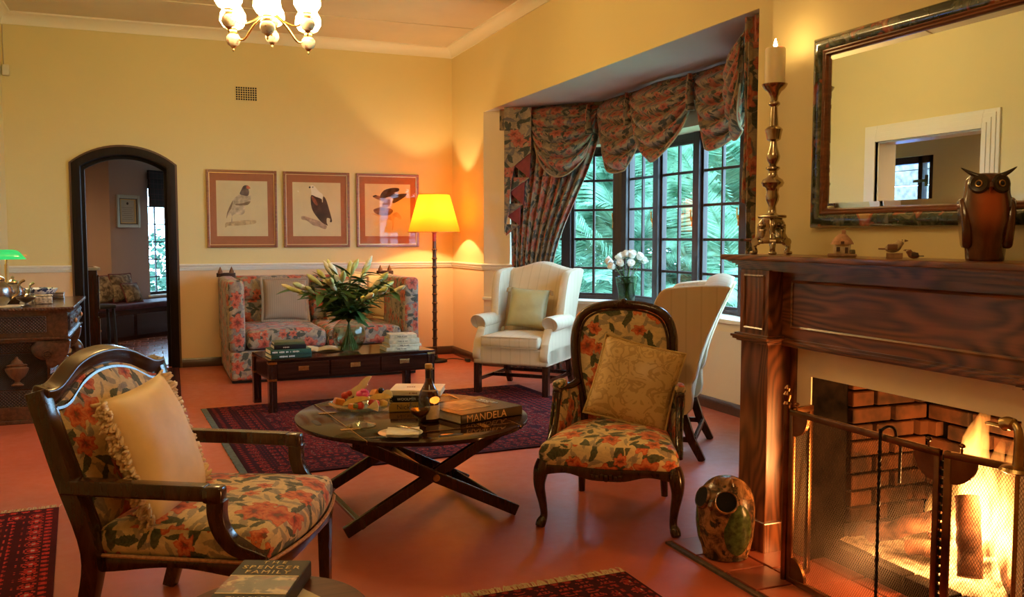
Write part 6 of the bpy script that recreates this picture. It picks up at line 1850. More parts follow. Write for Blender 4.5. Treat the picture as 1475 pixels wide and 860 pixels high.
m = MB(); m.box((0, 0, zt-0.125), (2*hx-0.03, 2*hy-0.03, 0.17)); m.build('drawer_case', MCW, cs, smooth=0, bevel=0.004)
m = MB(); m.box((-0.05, -hy+0.008, zt-0.12), (2*hx-0.20, 0.022, 0.11)); m.build('end_panel', M_CARVE, cs, smooth=0, bevel=0.004)
for s in (-1, 1):
    m = MB(); m.box((hx-0.012, s*0.27, zt-0.122), (0.022, 0.50, 0.10)); dr = m.build('drawer', M_CARVE2, cs, smooth=0, bevel=0.005)
    m = MB(); m.box((hx+0.001, s*0.27, zt-0.122), (0.008, 0.40, 0.016)); m.box((hx+0.001, s*0.27, zt-0.09), (0.008, 0.44, 0.008)); m.box((hx+0.001, s*0.27, zt-0.155), (0.008, 0.44, 0.008)); m.build('drawer_moulding', MCW, dr, smooth=0, bevel=0.003)
    m = MB(); m.lathe([(0.006, 0), (0.018, 0.008), (0.020, 0.016), (0.008, 0.026)], 14, Matrix.Translation((hx, s*0.27, zt-0.122)) @ Matrix.Rotation(R(90), 4, 'Y')); m.build('knob', M_BRASSD, dr)
m = MB(); m.box((0, 0, zt-0.218), (2*hx+0.0, 2*hy+0.0, 0.018)); m.box((0, 0, zt-0.235), (2*hx-0.03, 2*hy-0.03, 0.018)); m.build('case_moulding', MCW, cs, smooth=0, bevel=0.005)
m = MB(); m.box((-0.06, 0, 0.345), (2*hx-0.16, 2*hy-0.14, 0.47)); m.build('pedestal', MCW, cs, smooth=0)
for (z_, h_) in ((0.53, 0.07), (0.17, 0.11)):
    m = MB(); m.box((-0.06, -hy+0.062, z_), (2*hx-0.20, 0.02, h_)); m.build('lattice_band', M_CARVE, cs, smooth=0, bevel=0.003)
m = MB(); m.box((-0.06, -hy+0.066, 0.36), (2*hx-0.20, 0.016, 0.25)); m.build('foliage_panel', M_CARVE2, cs, smooth=0)
m = MB(); m.lathe([(0.035, 0.26), (0.040, 0.27), (0.015, 0.285), (0.018, 0.30), (0.050, 0.325), (0.072, 0.365), (0.076, 0.385), (0.060, 0.395), (0.070, 0.405), (0.040, 0.415), (0.030, 0.435), (0.012, 0.45), (0.010, 0.465)], 24, Matrix.Translation((-0.02, -hy+0.055, 0)), sy=0.45); m.build('urn_carving', wood('urn_wood', (0.10, 0.04, 0.02), (0.22, 0.085, 0.035), 'Z', 12, 0.35), cs)
m = MB(); m.box((-0.02, 0, 0.06), (2*hx-0.05, 2*hy-0.02, 0.12)); m.box((-0.02, 0, 0.015), (2*hx-0.02, 2*hy+0.01, 0.03)); m.build('plinth', MCW, cs, smooth=0, bevel=0.006)
# big scroll brackets on the open side
def ribbon(pts, t0, t1, x0, x1):
    m = MB(); P = spline(pts, 6); n = len(P); rr = [lerp(t0, t1, i/(n-1)) for i in range(n)]
    m.tube(P, rr, 8, up=(0, 1, 0)); return m
for yy in (-hy+0.06, hy-0.06):
    pts = [(0.25, yy, 0.115), (0.17, yy, 0.20), (0.20, yy, 0.29), (0.27, yy, 0.33), (0.285, yy, 0.40), (0.22, yy, 0.46), (0.14, yy, 0.47), (0.10, yy, 0.52), (0.16, yy, 0.565)]
    m = MB(); P = spline(pts, 6); m.tube(P, [0.030+0.016*math.sin(PI*i/(len(P)-1)) for i in range(len(P))], 10, up=(0, 1, 0)); m.build('scroll_leg', MCW, cs, smooth=60)
    m = MB()
    pl_ = [(0.12, 0.575), (0.30, 0.575), (0.318, 0.54), (0.300, 0.47), (0.255, 0.41), (0.20, 0.38), (0.17, 0.40), (0.155, 0.46), (0.10, 0.50)]
    m.prism([(v.x, v.y) for v in spline([(a_, b_, 0) for a_, b_ in pl_], 4, closed=True)], 0.09, Matrix(((1,0,0,0),(0,0,1,yy-0.045),(0,1,0,0),(0,0,0,1)))); m.build('bracket', MCW, cs, smooth=40, bevel=0.008)
    for (sx, sz) in ((0.175, 0.475), (0.20, 0.30)):
        m = MB(); m.tube([(sx+0.035*(1-i/26)*math.cos(i*0.5), yy-0.052, sz+0.035*(1-i/26)*math.sin(i*0.5)) for i in range(24)], 0.007, 6); m.build('scroll_carving', MCW, cs, smooth=60)

KZ = zt + 0.0005
# banker's lamp
bl = thing('bankers_lamp', 'brass desk lamp with a lit green glass shade', 'desk lamp', (-1.02, 7.60, KZ), R(20))
m = MB(); m.lathe([(0.085, 0), (0.088, 0.008), (0.07, 0.018), (0.02, 0.026), (0.009, 0.04), (0.009, 0.27), (0.012, 0.28)], 24); m.build('base', M_BRASS, bl)
m = MB(); m.tube(spline([(0, 0, 0.27), (0, -0.03, 0.33), (0, -0.02, 0.37)], 5), 0.006, 7); m.tube([(-0.11, -0.02, 0.345), (0.14, -0.02, 0.345)], 0.005, 6); m.build('arm', M_BRASS, bl)
def green_shade():
    t = NT('lit_green_glass'); t.base((0.02, 0.42, 0.10), 0.1); t.put(t.b.inputs['Emission Color'], (0.03, 0.85, 0.22)); t.b.inputs['Emission Strength'].default_value = 0.55; t.b.inputs['Coat Weight'].default_value = 0.5; return t.m
m = MB()
m.grid(lambda a_, b_: (lerp(-0.125, 0.125, a_)*(1-0.10*math.sin(PI*b_)), -0.02 + 0.075*math.cos(PI*b_)*(1-0.25*abs(2*a_-1)**4), 0.318 + 0.075*math.sin(PI*b_)*(1-0.75*abs(2*a_-1)**5)), 20, 14)
m.build('glass_shade', green_shade(), bl, smooth=180)
l = bpy.data.lights.new('desk_lamp_bulb', 'POINT'); l.energy = 2.2; l.color = (1, 0.82, 0.5); l.shadow_soft_size = 0.03
lo = bpy.data.objects.new('desk_lamp_bulb', l); COL.objects.link(lo); lo.parent = bl; lo.location = (0, -0.02, 0.312)
# pewter pots
def pot(loc, s, lab):
    t_ = thing('pewter_pot', lab, 'pot', loc, 0.4)
    m = MB(); m.lathe([(0.045*s, 0), (0.05*s, 0.006), (0.082*s, 0.04*s), (0.098*s, 0.085*s), (0.088*s, 0.13*s), (0.055*s, 0.16*s), (0.042*s, 0.175*s), (0.048*s, 0.185*s)], 28); m.build('pot_body', M_PEWTER, t_)
    m = MB(); m.lathe([(0.047*s, 0.186*s), (0.040*s, 0.200*s), (0.012*s, 0.212*s), (0.010*s, 0.222*s), (0.016*s, 0.232*s), (0.003*s, 0.245*s)], 20); m.build('lid', M_SILVER, t_)
    m = MB(); m.tube(spline([(0.085*s, 0, 0.05*s), (0.13*s, 0, 0.08*s), (0.14*s, 0, 0.15*s), (0.175*s, 0, 0.175*s)], 4), [0.018*s, 0.016*s, 0.015*s, 0.014*s, 0.013*s, 0.012*s, 0.011*s, 0.010*s, 0.010*s, 0.010*s, 0.010*s, 0.010*s, 0.010*s][:13], 8); m.build('spout', M_SILVER, t_)
    m = MB(); m.tube(spline([(-0.085*s, 0, 0.14*s), (-0.14*s, 0, 0.15*s), (-0.15*s, 0, 0.09*s), (-0.09*s, 0, 0.06*s)], 4), 0.007*s, 7); m.build('handle', M_SILVER, t_)
pot((-1.02, 7.19, KZ), 1.0, 'large round pewter pot on the carved console')
pot((-0.955, 7.42, KZ), 0.82, 'smaller round pewter pot behind the large one')
def bowl_mat():
    t = NT('blue_white_porcelain'); n = t.noise(t.coord(), 40, 3, 0.5, 1.0); t.base(t.mix(t.step(n, 0.53, 0.04), (0.78, 0.74, 0.64), (0.05, 0.06, 0.12)), 0.15); return t.m
wb = thing('porcelain_bowl', 'blue and white footed porcelain bowl on the console', 'bowl', (-0.80, 7.62, KZ))
m = MB(); m.lathe([(0.060, 0), (0.062, 0.010), (0.058, 0.014), (0.085, 0.04), (0.112, 0.075), (0.122, 0.095), (0.120, 0.097), (0.108, 0.076), (0.080, 0.042), (0.04, 0.022), (0.001, 0.02)], 36, caps=False); m.build('bowl_body', bowl_mat(), wb, smooth=60)
sb_ = thing('small_pedestal_bowl', 'small dark silver pedestal bowl at the console edge', 'bowl', (-0.83, 7.06, KZ))
m = MB(); m.lathe([(0.035, 0), (0.036, 0.006), (0.012, 0.014), (0.010, 0.024), (0.035, 0.036), (0.060, 0.055), (0.064, 0.066), (0.060, 0.064), (0.034, 0.042), (0.001, 0.038)], 28, caps=False); m.build('bowl_body', plain('dark_silver', (0.16, 0.12, 0.09), 0.3, 0.9), sb_, smooth=60)
gb = thing('cut_glass_box', 'cut glass lidded box between the console bowls', 'box', (-0.745, 7.28, KZ), 0.2)
m = MB(); m.rbox((0, 0, 0.028), (0.11, 0.09, 0.054), 0.008, 2, 3, fn=lambda p: (p.x, p.y, p.z)); m.build('box_body', plain('cut_glass', (0.50, 0.42, 0.30), 0.15, 0.3, nscale=60, namp=0.6, bump=0.8), gb)
m = MB(); m.rbox((0, 0, 0.062), (0.115, 0.095, 0.012), 0.004, 2, 1); m.build('lid', plain('cut_glass_lid', (0.55, 0.46, 0.33), 0.15, 0.3, nscale=60, namp=0.5), gb)
dl = MB(); dl.lathe([(0.001, 0.001), (0.13, 0.001), (0.13, 0.002), (0.001, 0.002)], 32, caps=False)
o = dl.build('lace_mat', plain('lace', (0.80, 0.74, 0.58), 0.85), smooth=0); o.location = (-0.965, 7.12, KZ-0.0003); tag(o, 'round white lace mat under the large pewter pot', 'mat')
tr_ = thing('small_dark_box', 'small dark lidded box behind the porcelain bowl', 'box', (-0.70, 7.85, KZ))
m = MB(); m.rbox((0, 0, 0.02), (0.09, 0.07, 0.04), 0.006, 2, 1); m.build('box_body', M_PEWTER, tr_)
m = MB(); m.rbox((0, 0, 0.045), (0.094, 0.074, 0.010), 0.004, 2, 1); m.build('lid', M_PEWTER, tr_)

# ---- mirror above the mantel
mr = thing('wall_mirror', 'large mirror in a floral painted wooden frame above the mantel', 'mirror', (XB, FCY, 1.334))
MH, MW = 0.748, 2*(2.907-FCY)
def painted_frame():
    t = NT('painted_floral_frame'); v = t.coord(); n = t.noise(v, 17, 3, 0.55, 0.9); n2 = t.noise(t.mapping(v, loc=(5, 3, 1)), 13, 2, 0.5, 0.4)
    c = t.ramp(n, [(0.35, (0.012, 0.016, 0.010)), (0.52, (0.03, 0.045, 0.022)), (0.64, (0.12, 0.12, 0.06))])
    c = t.mix(t.step(n2, 0.60, 0.04), c, (0.30, 0.07, 0.03)); c = t.mix(t.step(n2, 0.68, 0.03), c, (0.42, 0.24, 0.10)); t.base(c, 0.15); t.b.inputs['Coat Weight'].default_value = 0.6; return t.m
def mitred(w, h, inset0, inset1, prof):
    """picture-frame sweep round a rectangle in local YZ, prof = [(inset, out)]"""
    m = MB(); k = len(prof); vs = []
    for (sy, sz) in ((-1, 0), (1, 0), (1, 1), (-1, 1)):
        for (i, o_) in prof:
            vs.append((-o_, sy*(w/2-i), (i if sz == 0 else h-i)))
    fs = []
    for c in range(4):
        c2 = (c+1) % 4
        for q in range(k):
            q2 = (q+1) % k; fs.append((c*k+q, c*k+q2, c2*k+q2, c2*k+q))
    m.add(vs, fs); return m
mitred(MW, MH, 0, 0, [(0, 0.004), (0, 0.020), (0.006, 0.028), (0.022, 0.034), (0.044, 0.030), (0.052, 0.022), (0.052, 0.004)]).build('outer_frame', painted_frame(), mr, smooth=40)
mitred(MW, MH, 0, 0, [(0.052, 0.004), (0.052, 0.024), (0.058, 0.027), (0.064, 0.022), (0.070, 0.024), (0.075, 0.016), (0.075, 0.004)]).build('inner_frame', wood('mirror_slip_wood', (0.10, 0.03, 0.012), (0.26, 0.09, 0.03), 'Y', 12, 0.3), mr, smooth=40)
M_MIRROR = plain('mirror_silver', (0.76, 0.84, 0.88), 0.0, 1.0)
m = MB(); m.box((-0.010, 0, MH/2), (0.006, MW-0.19, MH-0.19)); mitem = m.build('mirror_glass', M_MIRROR, mr, smooth=0)
m = mitred(MW, MH, 0, 0, [(0.074, 0.006), (0.074, 0.0105), (0.0955, 0.0132), (0.0955, 0.006)]); m.build('bevel_edge', M_MIRROR, mr, smooth=0)

# ---- candlestick and candle
q = on_x(1111, 367, 2.36)
MZ = 1.2255
ck = thing('candlestick', 'tall turned brass altar candlestick on three scroll feet', 'candlestick', (2.36, q.y, MZ))
u_ = 0.001135
prof = [(y_, r_) for y_, r_ in ((660, 35), (655, 20), (650, 15), (625, 13), (605, 22), (590, 24), (575, 20), (560, 24), (555, 34), (542, 40), (530, 34), (522, 20), (510, 15), (500, 15), (492, 25), (486, 24), (480, 11), (462, 21), (448, 24), (435, 20), (415, 14), (395, 11), (388, 24), (370, 27), (352, 31), (345, 24), (340, 16), (300, 13), (272, 11), (264, 20), (258, 20), (250, 12), (235, 14), (218, 24), (208, 36), (198, 43), (192, 45))]
m = MB(); m.lathe([(r_*u_, (800-y_)*u_) for y_, r_ in prof], 28); m.build('shaft', M_SILVER, ck, smooth=50)
m = MB(); m.lathe([(0.052, 0.045), (0.055, 0.07), (0.036, 0.105), (0.042, 0.135), (0.046, 0.148), (0.036, 0.160)], 6, sx=1, sy=1); m.rbox((0, 0, 0.155), (0.085, 0.085, 0.014), 0.006, 2, 1); m.build('base_body', M_SILVER, ck, smooth=40, bevel=0.004)
for k in range(3):
    a_ = 2*PI*k/3 + R(235); ca, sa = math.cos(a_), math.sin(a_)
    pth = spline([(0.030*ca, 0.030*sa, 0.145), (0.050*ca, 0.050*sa, 0.120), (0.052*ca, 0.052*sa, 0.085), (0.070*ca, 0.070*sa, 0.055), (0.078*ca, 0.078*sa, 0.030), (0.072*ca, 0.072*sa, 0.012), (0.082*ca, 0.082*sa, 0.008)], 4)
    m = MB(); m.tube(pth, [0.013]*8 + [0.012]*8 + [0.011]*9, 8); m.lathe([(0.005, -0.012), (0.016, -0.012), (0.016, 0.012), (0.005, 0.012)], 14, Matrix.Translation((0.070*ca, 0.070*sa, 0.052)) @ Matrix.Rotation(a_, 4, 'Z') @ Matrix.Rotation(R(90), 4, 'X'))
    m.rbox((0.080*ca, 0.080*sa, 0.007), (0.030, 0.022, 0.014), 0.006, 2, 1, M=None); m.build('scroll_foot', M_SILVER, ck, smooth=60)
    b_ = a_ + PI/3; m = MB(); m.rbox((0, 0, 0), (0.022, 0.030, 0.045), 0.010, 3, 2, M=Matrix.Translation((0.045*math.cos(b_), 0.045*math.sin(b_), 0.085)) @ Matrix.Rotation(b_, 4, 'Z'))
    for z_ in (0.052, 0.118): m.rbox((0.046*math.cos(b_), 0.046*math.sin(b_), z_), (0.024, 0.024, 0.016), 0.007, 2, 1)
    m.build('cartouche', M_SILVER, ck, smooth=60)
cd = thing('pillar_candle', 'thick ivory pillar candle burning on the candlestick', 'candle', (2.36, q.y, MZ+0.690))
m = MB(); m.lathe([(0.040, 0), (0.0405, 0.004), (0.0405, 0.138), (0.038, 0.144), (0.030, 0.140), (0.001, 0.134)], 32)
wax = NT('ivory_wax'); wax.base((0.88, 0.76, 0.50), 0.45); wax.b.inputs['Subsurface Weight'].default_value = 0.4; wax.b.inputs['Subsurface Radius'].default_value = (0.03, 0.015, 0.006)
m.build('wax', wax.m, cd, smooth=50)
m = MB(); m.tube([(0, 0, 0.134), (0, 0.001, 0.150)], 0.0015, 5); m.build('wick', M_BLACK, cd)
m = MB(); m.lathe([(0.001, 0.142), (0.006, 0.148), (0.0075, 0.156), (0.005, 0.168), (0.001, 0.182)], 12); m.build('candle_flame', glow('candle_glow', (1, 0.66, 0.26), 260), cd)

# ---- mantel figurines
def on_m(u): return on_x(u, 372, 2.36).y
hs = thing('cottage_figurine', 'tiny clay cottage figurine with a thatched roof', 'figurine', (2.33, on_m(1222), MZ), R(-40))
s = 0.00213/9.83*1.12
MT1, MT2, MT3 = plain('clay_pink', (0.55, 0.30, 0.18), 0.7, nscale=60, namp=0.3, bump=0.4), plain('clay_cream', (0.70, 0.56, 0.38), 0.7, nscale=60, namp=0.2), plain('clay_brown', (0.30, 0.17, 0.09), 0.7, nscale=50, namp=0.4, bump=0.4)
m = MB(); m.rbox((0, 0, 0.006), (0.10, 0.070, 0.012), 0.005, 2, 3, fn=lambda p: (p.x, p.y*(1-(p.x/0.07)**2*0.5), p.z)); m.build('ground', MT3, hs)
m = MB(); m.rbox((0, 0.004, 0.030), (0.058, 0.042, 0.038), 0.006, 2, 2); m.build('wall', MT2, hs)
m = MB(); m.lathe([(0.040, 0.045), (0.039, 0.050), (0.030, 0.065), (0.018, 0.078), (0.010, 0.084)], 10, Matrix.Translation((0, 0.004, 0)), sy=0.8); m.build('thatched_roof', MT1, hs, smooth=60)
m = MB(); m.rbox((0.004, 0.004, 0.090), (0.014, 0.012, 0.016), 0.003, 2, 1); m.build('chimney', MT1, hs)
m = MB()
for (dx, dz, w_, h_) in ((-0.014, 0.028, 0.012, 0.016), (0.014, 0.024, 0.010, 0.022), (0.0, 0.052, 0.012, 0.010)): m.box((dx, -0.019 if dz < 0.05 else -0.026, dz), (w_, 0.006, h_))
m.build('door_and_window', plain('clay_dark', (0.08, 0.04, 0.03), 0.7), hs, smooth=0)
m = MB()
for k in range(7): m.rbox((0.03+0.004*(k % 3), -0.022+0.006*(k // 3), 0.016+0.004*(k % 2)), (0.012, 0.012, 0.014), 0.005, 2, 1)
m.build('bush', plain('clay_olive', (0.16, 0.13, 0.07), 0.8), hs, smooth=60)
def bird(loc, rot, s, lab, m1, m2, block):
    b = thing('bird_figurine', lab, 'figurine', loc, rot)
    z0 = 0
    if block:
        m = MB(); m.box((0, 0, 0.008*s), (0.045*s, 0.026*s, 0.016*s)); m.build('block', MT3, b, smooth=0, bevel=0.001); z0 = 0.016*s
    m = MB(); pth = spline([(-0.026*s, 0, z0+0.012*s), (-0.012*s, 0, z0+0.014*s), (0.004*s, 0, z0+0.018*s), (0.014*s, 0, z0+0.030*s), (0.018*s, 0, z0+0.036*s)], 4)
    m.tube(pth, [0.004*s, 0.007*s, 0.010*s, 0.012*s, 0.0135*s, 0.0145*s, 0.015*s, 0.015*s, 0.0145*s, 0.0135*s, 0.012*s, 0.0115*s, 0.0115*s, 0.0115*s, 0.011*s, 0.009*s, 0.004*s], 10); m.build('body', m1, b, smooth=180)
    m = MB(); m.lathe([(0.004*s, 0), (0.001*s, 0.010*s)], 6, Matrix.Translation((0.026*s, 0, z0+0.036*s)) @ Matrix.Rotation(R(90), 4, 'Y')); m.build('beak', MT3, b)
    m = MB(); m.rbox((-0.034*s, 0, z0+0.012*s), (0.022*s, 0.010*s, 0.004*s), 0.0018*s, 2, 1); m.build('tail', m2, b)
    for sy in (-1, 1):
        m = MB(); m.rbox((-0.006*s, sy*0.012*s, z0+0.018*s), (0.028*s, 0.006*s, 0.016*s), 0.0028*s, 2, 1); m.build('wing', m2, b)
        m = MB(); m.rbox((0.020*s, sy*0.0095*s, z0+0.038*s), (0.003*s, 0.003*s, 0.003*s), 0.0014*s, 1, 1); m.build('eye', M_BLACK, b)
bird((2.33, on_m(1298), MZ), R(-45), 1.15, 'little brown and cream bird figurine on a wooden block', plain('bird_cream', (0.50, 0.38, 0.22), 0.5, nscale=50, namp=0.5), plain('bird_brown', (0.22, 0.10, 0.05), 0.5), True)
bird((2.33, on_m(1324), MZ), R(150), 0.80, 'tiny round brown bird figurine beside the larger one', plain('bird_rust', (0.26, 0.11, 0.06), 0.4, nscale=60, namp=0.4), plain('bird_dark', (0.07, 0.04, 0.03), 0.5), False)

# ---- polished wooden owl
ow = thing('wooden_owl', 'tall polished carved wooden owl with horned ears', 'owl carving', (2.345, on_x(1418, 380, 2.345).y, MZ), R(230))
def owl_wood():
    t = NT('owl_wood_lit_belly'); v = t.coord()
    x, y, z = t.sep(v)
    b1 = t.math('MULTIPLY', t.step(x, 0.026, 0.030), t.math('SUBTRACT', 1.0, t.step(t.math('ABSOLUTE', y), 0.034, 0.022)))  # belly patch: light falling there is painted in as orange
    b2 = t.math('MULTIPLY', t.step(z, 0.115, 0.045), t.math('SUBTRACT', 1.0, t.step(z, 0.212, 0.012)))
    n = t.noise(t.mapping(v, (1, 1, 0.2)), 40, 3)
    dark = t.ramp(n, [(0.3, (0.045, 0.012, 0.005)), (0.7, (0.12, 0.030, 0.010))])
    t.base(t.mix(t.math('MULTIPLY', b1, b2), dark, (0.42, 0.085, 0.020)), 0.2); t.b.inputs['Coat Weight'].default_value = 0.7; return t.m
M_OWL = owl_wood(); M_OWLD = plain('owl_dark', (0.03, 0.018, 0.010), 0.25, nscale=40, namp=0.3)
m = MB(); m.lathe([(0.052, 0), (0.054, 0.01), (0.058, 0.05), (0.066, 0.09), (0.073, 0.125), (0.072, 0.16), (0.068, 0.185), (0.063, 0.205), (0.062, 0.225), (0.060, 0.245), (0.050, 0.258), (0.030, 0.264), (0.001, 0.265)], 36, sx=0.86); m.build('body', M_OWL, ow, smooth=180)
for sy in (-1, 1):
    m = MB(); m.rbox((0, 0, 0), (0.088, 0.026, 0.155), 0.0125, 3, 8, fn=lambda p: (p.x*(1-abs(p.z/0.075)**2.4*0.55) - 0.012*(p.z/0.075), p.y, p.z), M=Matrix.Translation((0.004, sy*0.060, 0.115)) @ Matrix.Rotation(R(sy*-4), 4, 'X')); m.build('wing', M_OWL, ow, smooth=180)
    m = MB(); m.tube(spline([(0.035, sy*0.018, 0.250), (0.025, sy*0.046, 0.262), (0.012, sy*0.076, 0.282)], 5), [0.013, 0.014, 0.0145, 0.014, 0.013, 0.012, 0.0105, 0.0085, 0.006, 0.004, 0.001], 8, flat=0.55); m.build('ear_tuft', M_OWLD, ow, smooth=180)
    T = Matrix.Translation((0.044, sy*0.029, 0.231)) @ Matrix.Rotation(R(sy*26), 4, 'Z') @ Matrix.Rotation(R(82), 4, 'Y')
    m = MB(); m.lathe([(0.028, -0.006), (0.030, 0.002), (0.024, 0.006), (0.012, 0.004), (0.001, 0.004)], 24, T); ed = m.build('eye_disc', M_OWLD, ow)
    m = MB(); m.tube([(0.009*math.cos(t_), 0.009*math.sin(t_), 0.006) for t_ in [2*PI*k/16 for k in range(16)]], 0.002, 5, closed=True, M=T); m.build('eye_ring', M_BRASSD, ed)
    m = MB(); m.lathe([(0.006, 0.004), (0.004, 0.008), (0.001, 0.009)], 12, T); m.build('pupil', M_BLACK, ed)
m = MB(); m.tube([(0.054, 0, 0.232), (0.064, 0, 0.220), (0.058, 0, 0.204)], [0.006, 0.007, 0.002], 8); m.build('beak', M_OWL, ow)

# ---- glazed ceramic owl on the hearth
co = thing('ceramic_owl', 'mottled brown ceramic owl pot with round open eyes and green wings', 'owl ornament', (2.115, 2.945, 0.0185))
def glaze():
    t = NT('mottled_glaze'); n = t.noise(t.coord(), 17, 5, 0.65, 0.7); n2 = t.noise(t.mapping(t.coord(), loc=(4, 1, 2)), 26, 4, 0.6)
    c = t.ramp(n, [(0.38, (0.025, 0.018, 0.012)), (0.48, (0.16, 0.075, 0.032)), (0.62, (0.42, 0.20, 0.08))]); c = t.mix(t.step(n2, 0.60, 0.05), c, (0.03, 0.026, 0.018)); t.base(c, 0.25); t.bump(n2, 0.3, 0.004); return t.m
M_GLZ = glaze(); M_GRN = plain('green_glaze', (0.065, 0.095, 0.028), 0.2, nscale=45, namp=0.6, bump=0.3)
opr = [(0.001, 0.0), (0.082, 0.0), (0.090, 0.012), (0.104, 0.07), (0.112, 0.14), (0.112, 0.20), (0.104, 0.250), (0.085, 0.285), (0.058, 0.308), (0.028, 0.320), (0.001, 0.322)]
def orad(z):
    for (a, z0), (b, z1) in zip(opr[1:], opr[2:]):
        if z0 <= z <= z1: return lerp(a, b, (z-z0)/(z1-z0+1e-9))
    return 0.08
m = MB(); m.lathe([(v.x, v.y) for v in spline([(a, b, 0) for a, b in opr], 3)], 40, caps=False); m.build('body', M_GLZ, co, smooth=180)
for ang in (174, 234):
    a_ = R(ang); z_ = 0.242; T = Matrix.Translation((0.098*math.cos(a_), 0.098*math.sin(a_), z_)) @ Matrix.Rotation(a_, 4, 'Z') @ Matrix.Rotation(R(68), 4, 'Y')
    m = MB(); m.lathe([(0.036, -0.02), (0.046, 0.0), (0.047, 0.010), (0.042, 0.016), (0.037, 0.012)], 28, T, caps=False); ey = m.build('eye_rim', M_GLZ, co)
    m = MB(); m.lathe([(0.001, 0.0135), (0.040, 0.0135)], 28, T, caps=False); m.build('eye_hole', plain('void_black', (0.002, 0.002, 0.002), 1.0), ey, smooth=0)
for ang in (264, 132):
    m = MB()
    def wf(a, b, ang=ang):
        t_ = 2*PI*a; z_ = 0.122 + 0.108*b*math.sin(t_)*(1 + 0.10*math.sin(t_)); th = R(ang) + 0.60*b*math.cos(t_)*(1-0.25*max(0, math.sin(t_)))
        r_ = orad(z_) + 0.009*(1-b**3); return (r_*math.cos(th), r_*math.sin(th), z_)
    m.grid(wf, 32, 8, cu=True); m.build('wing', M_GRN, co, smooth=180)
for ang in (195, 250):
    a_ = R(ang); m = MB(); m.lathe([(0.020, 0), (0.012, 0.016), (0.002, 0.030)], 10, Matrix.Translation((0.055*math.cos(a_), 0.055*math.sin(a_), 0.302)) @ Matrix.Rotation(R(20), 4, Vector((-math.sin(a_), math.cos(a_), 0)))); m.build('ear', M_GLZ, co, smooth=60)
a_ = R(204); m = MB(); m.tube([(0.108*math.cos(a_), 0.108*math.sin(a_), 0.245), (0.122*math.cos(a_), 0.122*math.sin(a_), 0.225), (0.114*math.cos(a_), 0.114*math.sin(a_), 0.205)], [0.010, 0.011, 0.003], 8); m.build('beak', M_GLZ, co)
# ------------------------------------------------------------------ curtains
def on_vert(u, v, p0, d):
    """where the pixel ray meets the vertical plane through p0 (2D) along d"""
    r = _ray(u, v); n = Vector((d.y, -d.x)); t = n.dot(p0)/(n.x*r.x+n.y*r.y)
    return Vector((0, 0, CAM_H)) + r*t
PO = -0.065
PA = A_ + seg_frame(A_, B_)[1]*PO; PB_ = off_corner(A_, B_, C_, PO); PC_ = off_corner(B_, C_, D_, PO); PD = D_ + seg_frame(C_, D_)[1]*PO
dL, nL = seg_frame(A_, B_); dM, nM = seg_frame(B_, C_); dR, nR = seg_frame(C_, D_)
M_MAROON = plain('maroon_lining', (0.20, 0.022, 0.024), 0.6, nscale=20, namp=0.2)
M_TRIM = plain('curtain_piping', (0.30, 0.20, 0.12), 0.7)
def uv_fix(o, us, vs):
    pass
def cloth(fn, nu, nv, name, mat, parent, scale=(1, 1)):
    """sheet with a UV that follows the cloth; fn(u,v) -> point; scale = size in metres along u and v"""
    me = bpy.data.meshes.new(name)
    V = [fn(i/nu, j/nv) for i in range(nu+1) for j in range(nv+1)]
    Fc = [(i*(nv+1)+j, (i+1)*(nv+1)+j, (i+1)*(nv+1)+j+1, i*(nv+1)+j+1) for i in range(nu) for j in range(nv)]
    me.from_pydata([tuple(p) for p in V], [], Fc)
    lay = me.uv_layers.new(name='UVMap')
    for p in me.polygons:
        p.use_smooth = True
        for li in p.loop_indices:
            vi = me.loops[li].vertex_index; i, j = divmod(vi, nv+1)
            lay.data[li].uv = (i/nu*scale[0], j/nv*scale[1])
    me.materials.append(mat)
    o = bpy.data.objects.new(name, me); COL.objects.link(o); o.parent = parent
    md = o.modifiers.new('thick', 'SOLIDIFY'); md.thickness = 0.004; md.offset = 0
    return o
rt_ = random.Random(21)
def swag(p0, p1, n, drop, seed, parent, top=ZS-0.02, depth=0.10, off=0.0):
    """draped swag between two 2D points, n = direction into the room"""
    p0 = Vector(p0); p1 = Vector(p1); L = (p1-p0).length
    def fn(u, v):
        e = math.sin(PI*u); cat = e**0.55
        tz = top - 0.015*(1-e) - v*drop*cat - 0.20*(1-cat)*v
        s = lerp(u, 0.5+(u-0.5)*(0.90-0.05*v), v)
        nf = 5.0
        ph = v*nf + 0.35*math.sin(u*PI+seed)
        fold = abs(math.sin(PI*ph))**0.8
        o_ = off + depth*(0.25+0.75*e)*(0.25+0.75*math.sin(PI*(0.15+0.75*v))) + 0.085*(0.30+0.70*e)*fold*min(1, v*6) + 0.012*math.sin(u*9+seed*3)*v
        q = p0.lerp(p1, s)
        return (q.x+n.x*o_, q.y+n.y*o_, tz)
    o = cloth(fn, 40, 60, 'swag', FL_CURT, parent, (L*1.2, drop*1.9))
    m = MB(); m.tube([Vector(fn(i/40, 1.0))+Vector((n.x, n.y, 0))*0.004 for i in range(1, 40)], 0.007, 6); m.build('swag_piping', M_TRIM, o)
    return o
pelm = thing('swag_pelmet', 'floral swagged pelmet draped round the top of the bay window', 'pelmet', (0, 0, 0))
inL, inM, inR = -nL, -nM, -nR
m = MB()
def board(a, b, n_):
    q = [a, b, b - n_*0.025, a - n_*0.025]
    m.prism([tuple(x) for x in q], 0.205, Matrix.Translation((0, 0, ZS-0.20)))
board(PA+dL*0.22, PB_, inL); board(PB_, PC_, inM); board(PC_, PD-dR*0.22, inR)
m.build('pelmet_board', FL_CURT, pelm, smooth=0)
sA = on_vert(763, 155, PA, dL).to_2d(); sB = on_vert(866, 148, PA, dL).to_2d()
swag(sA, PB_, inL, 0.66, 0.3, pelm)
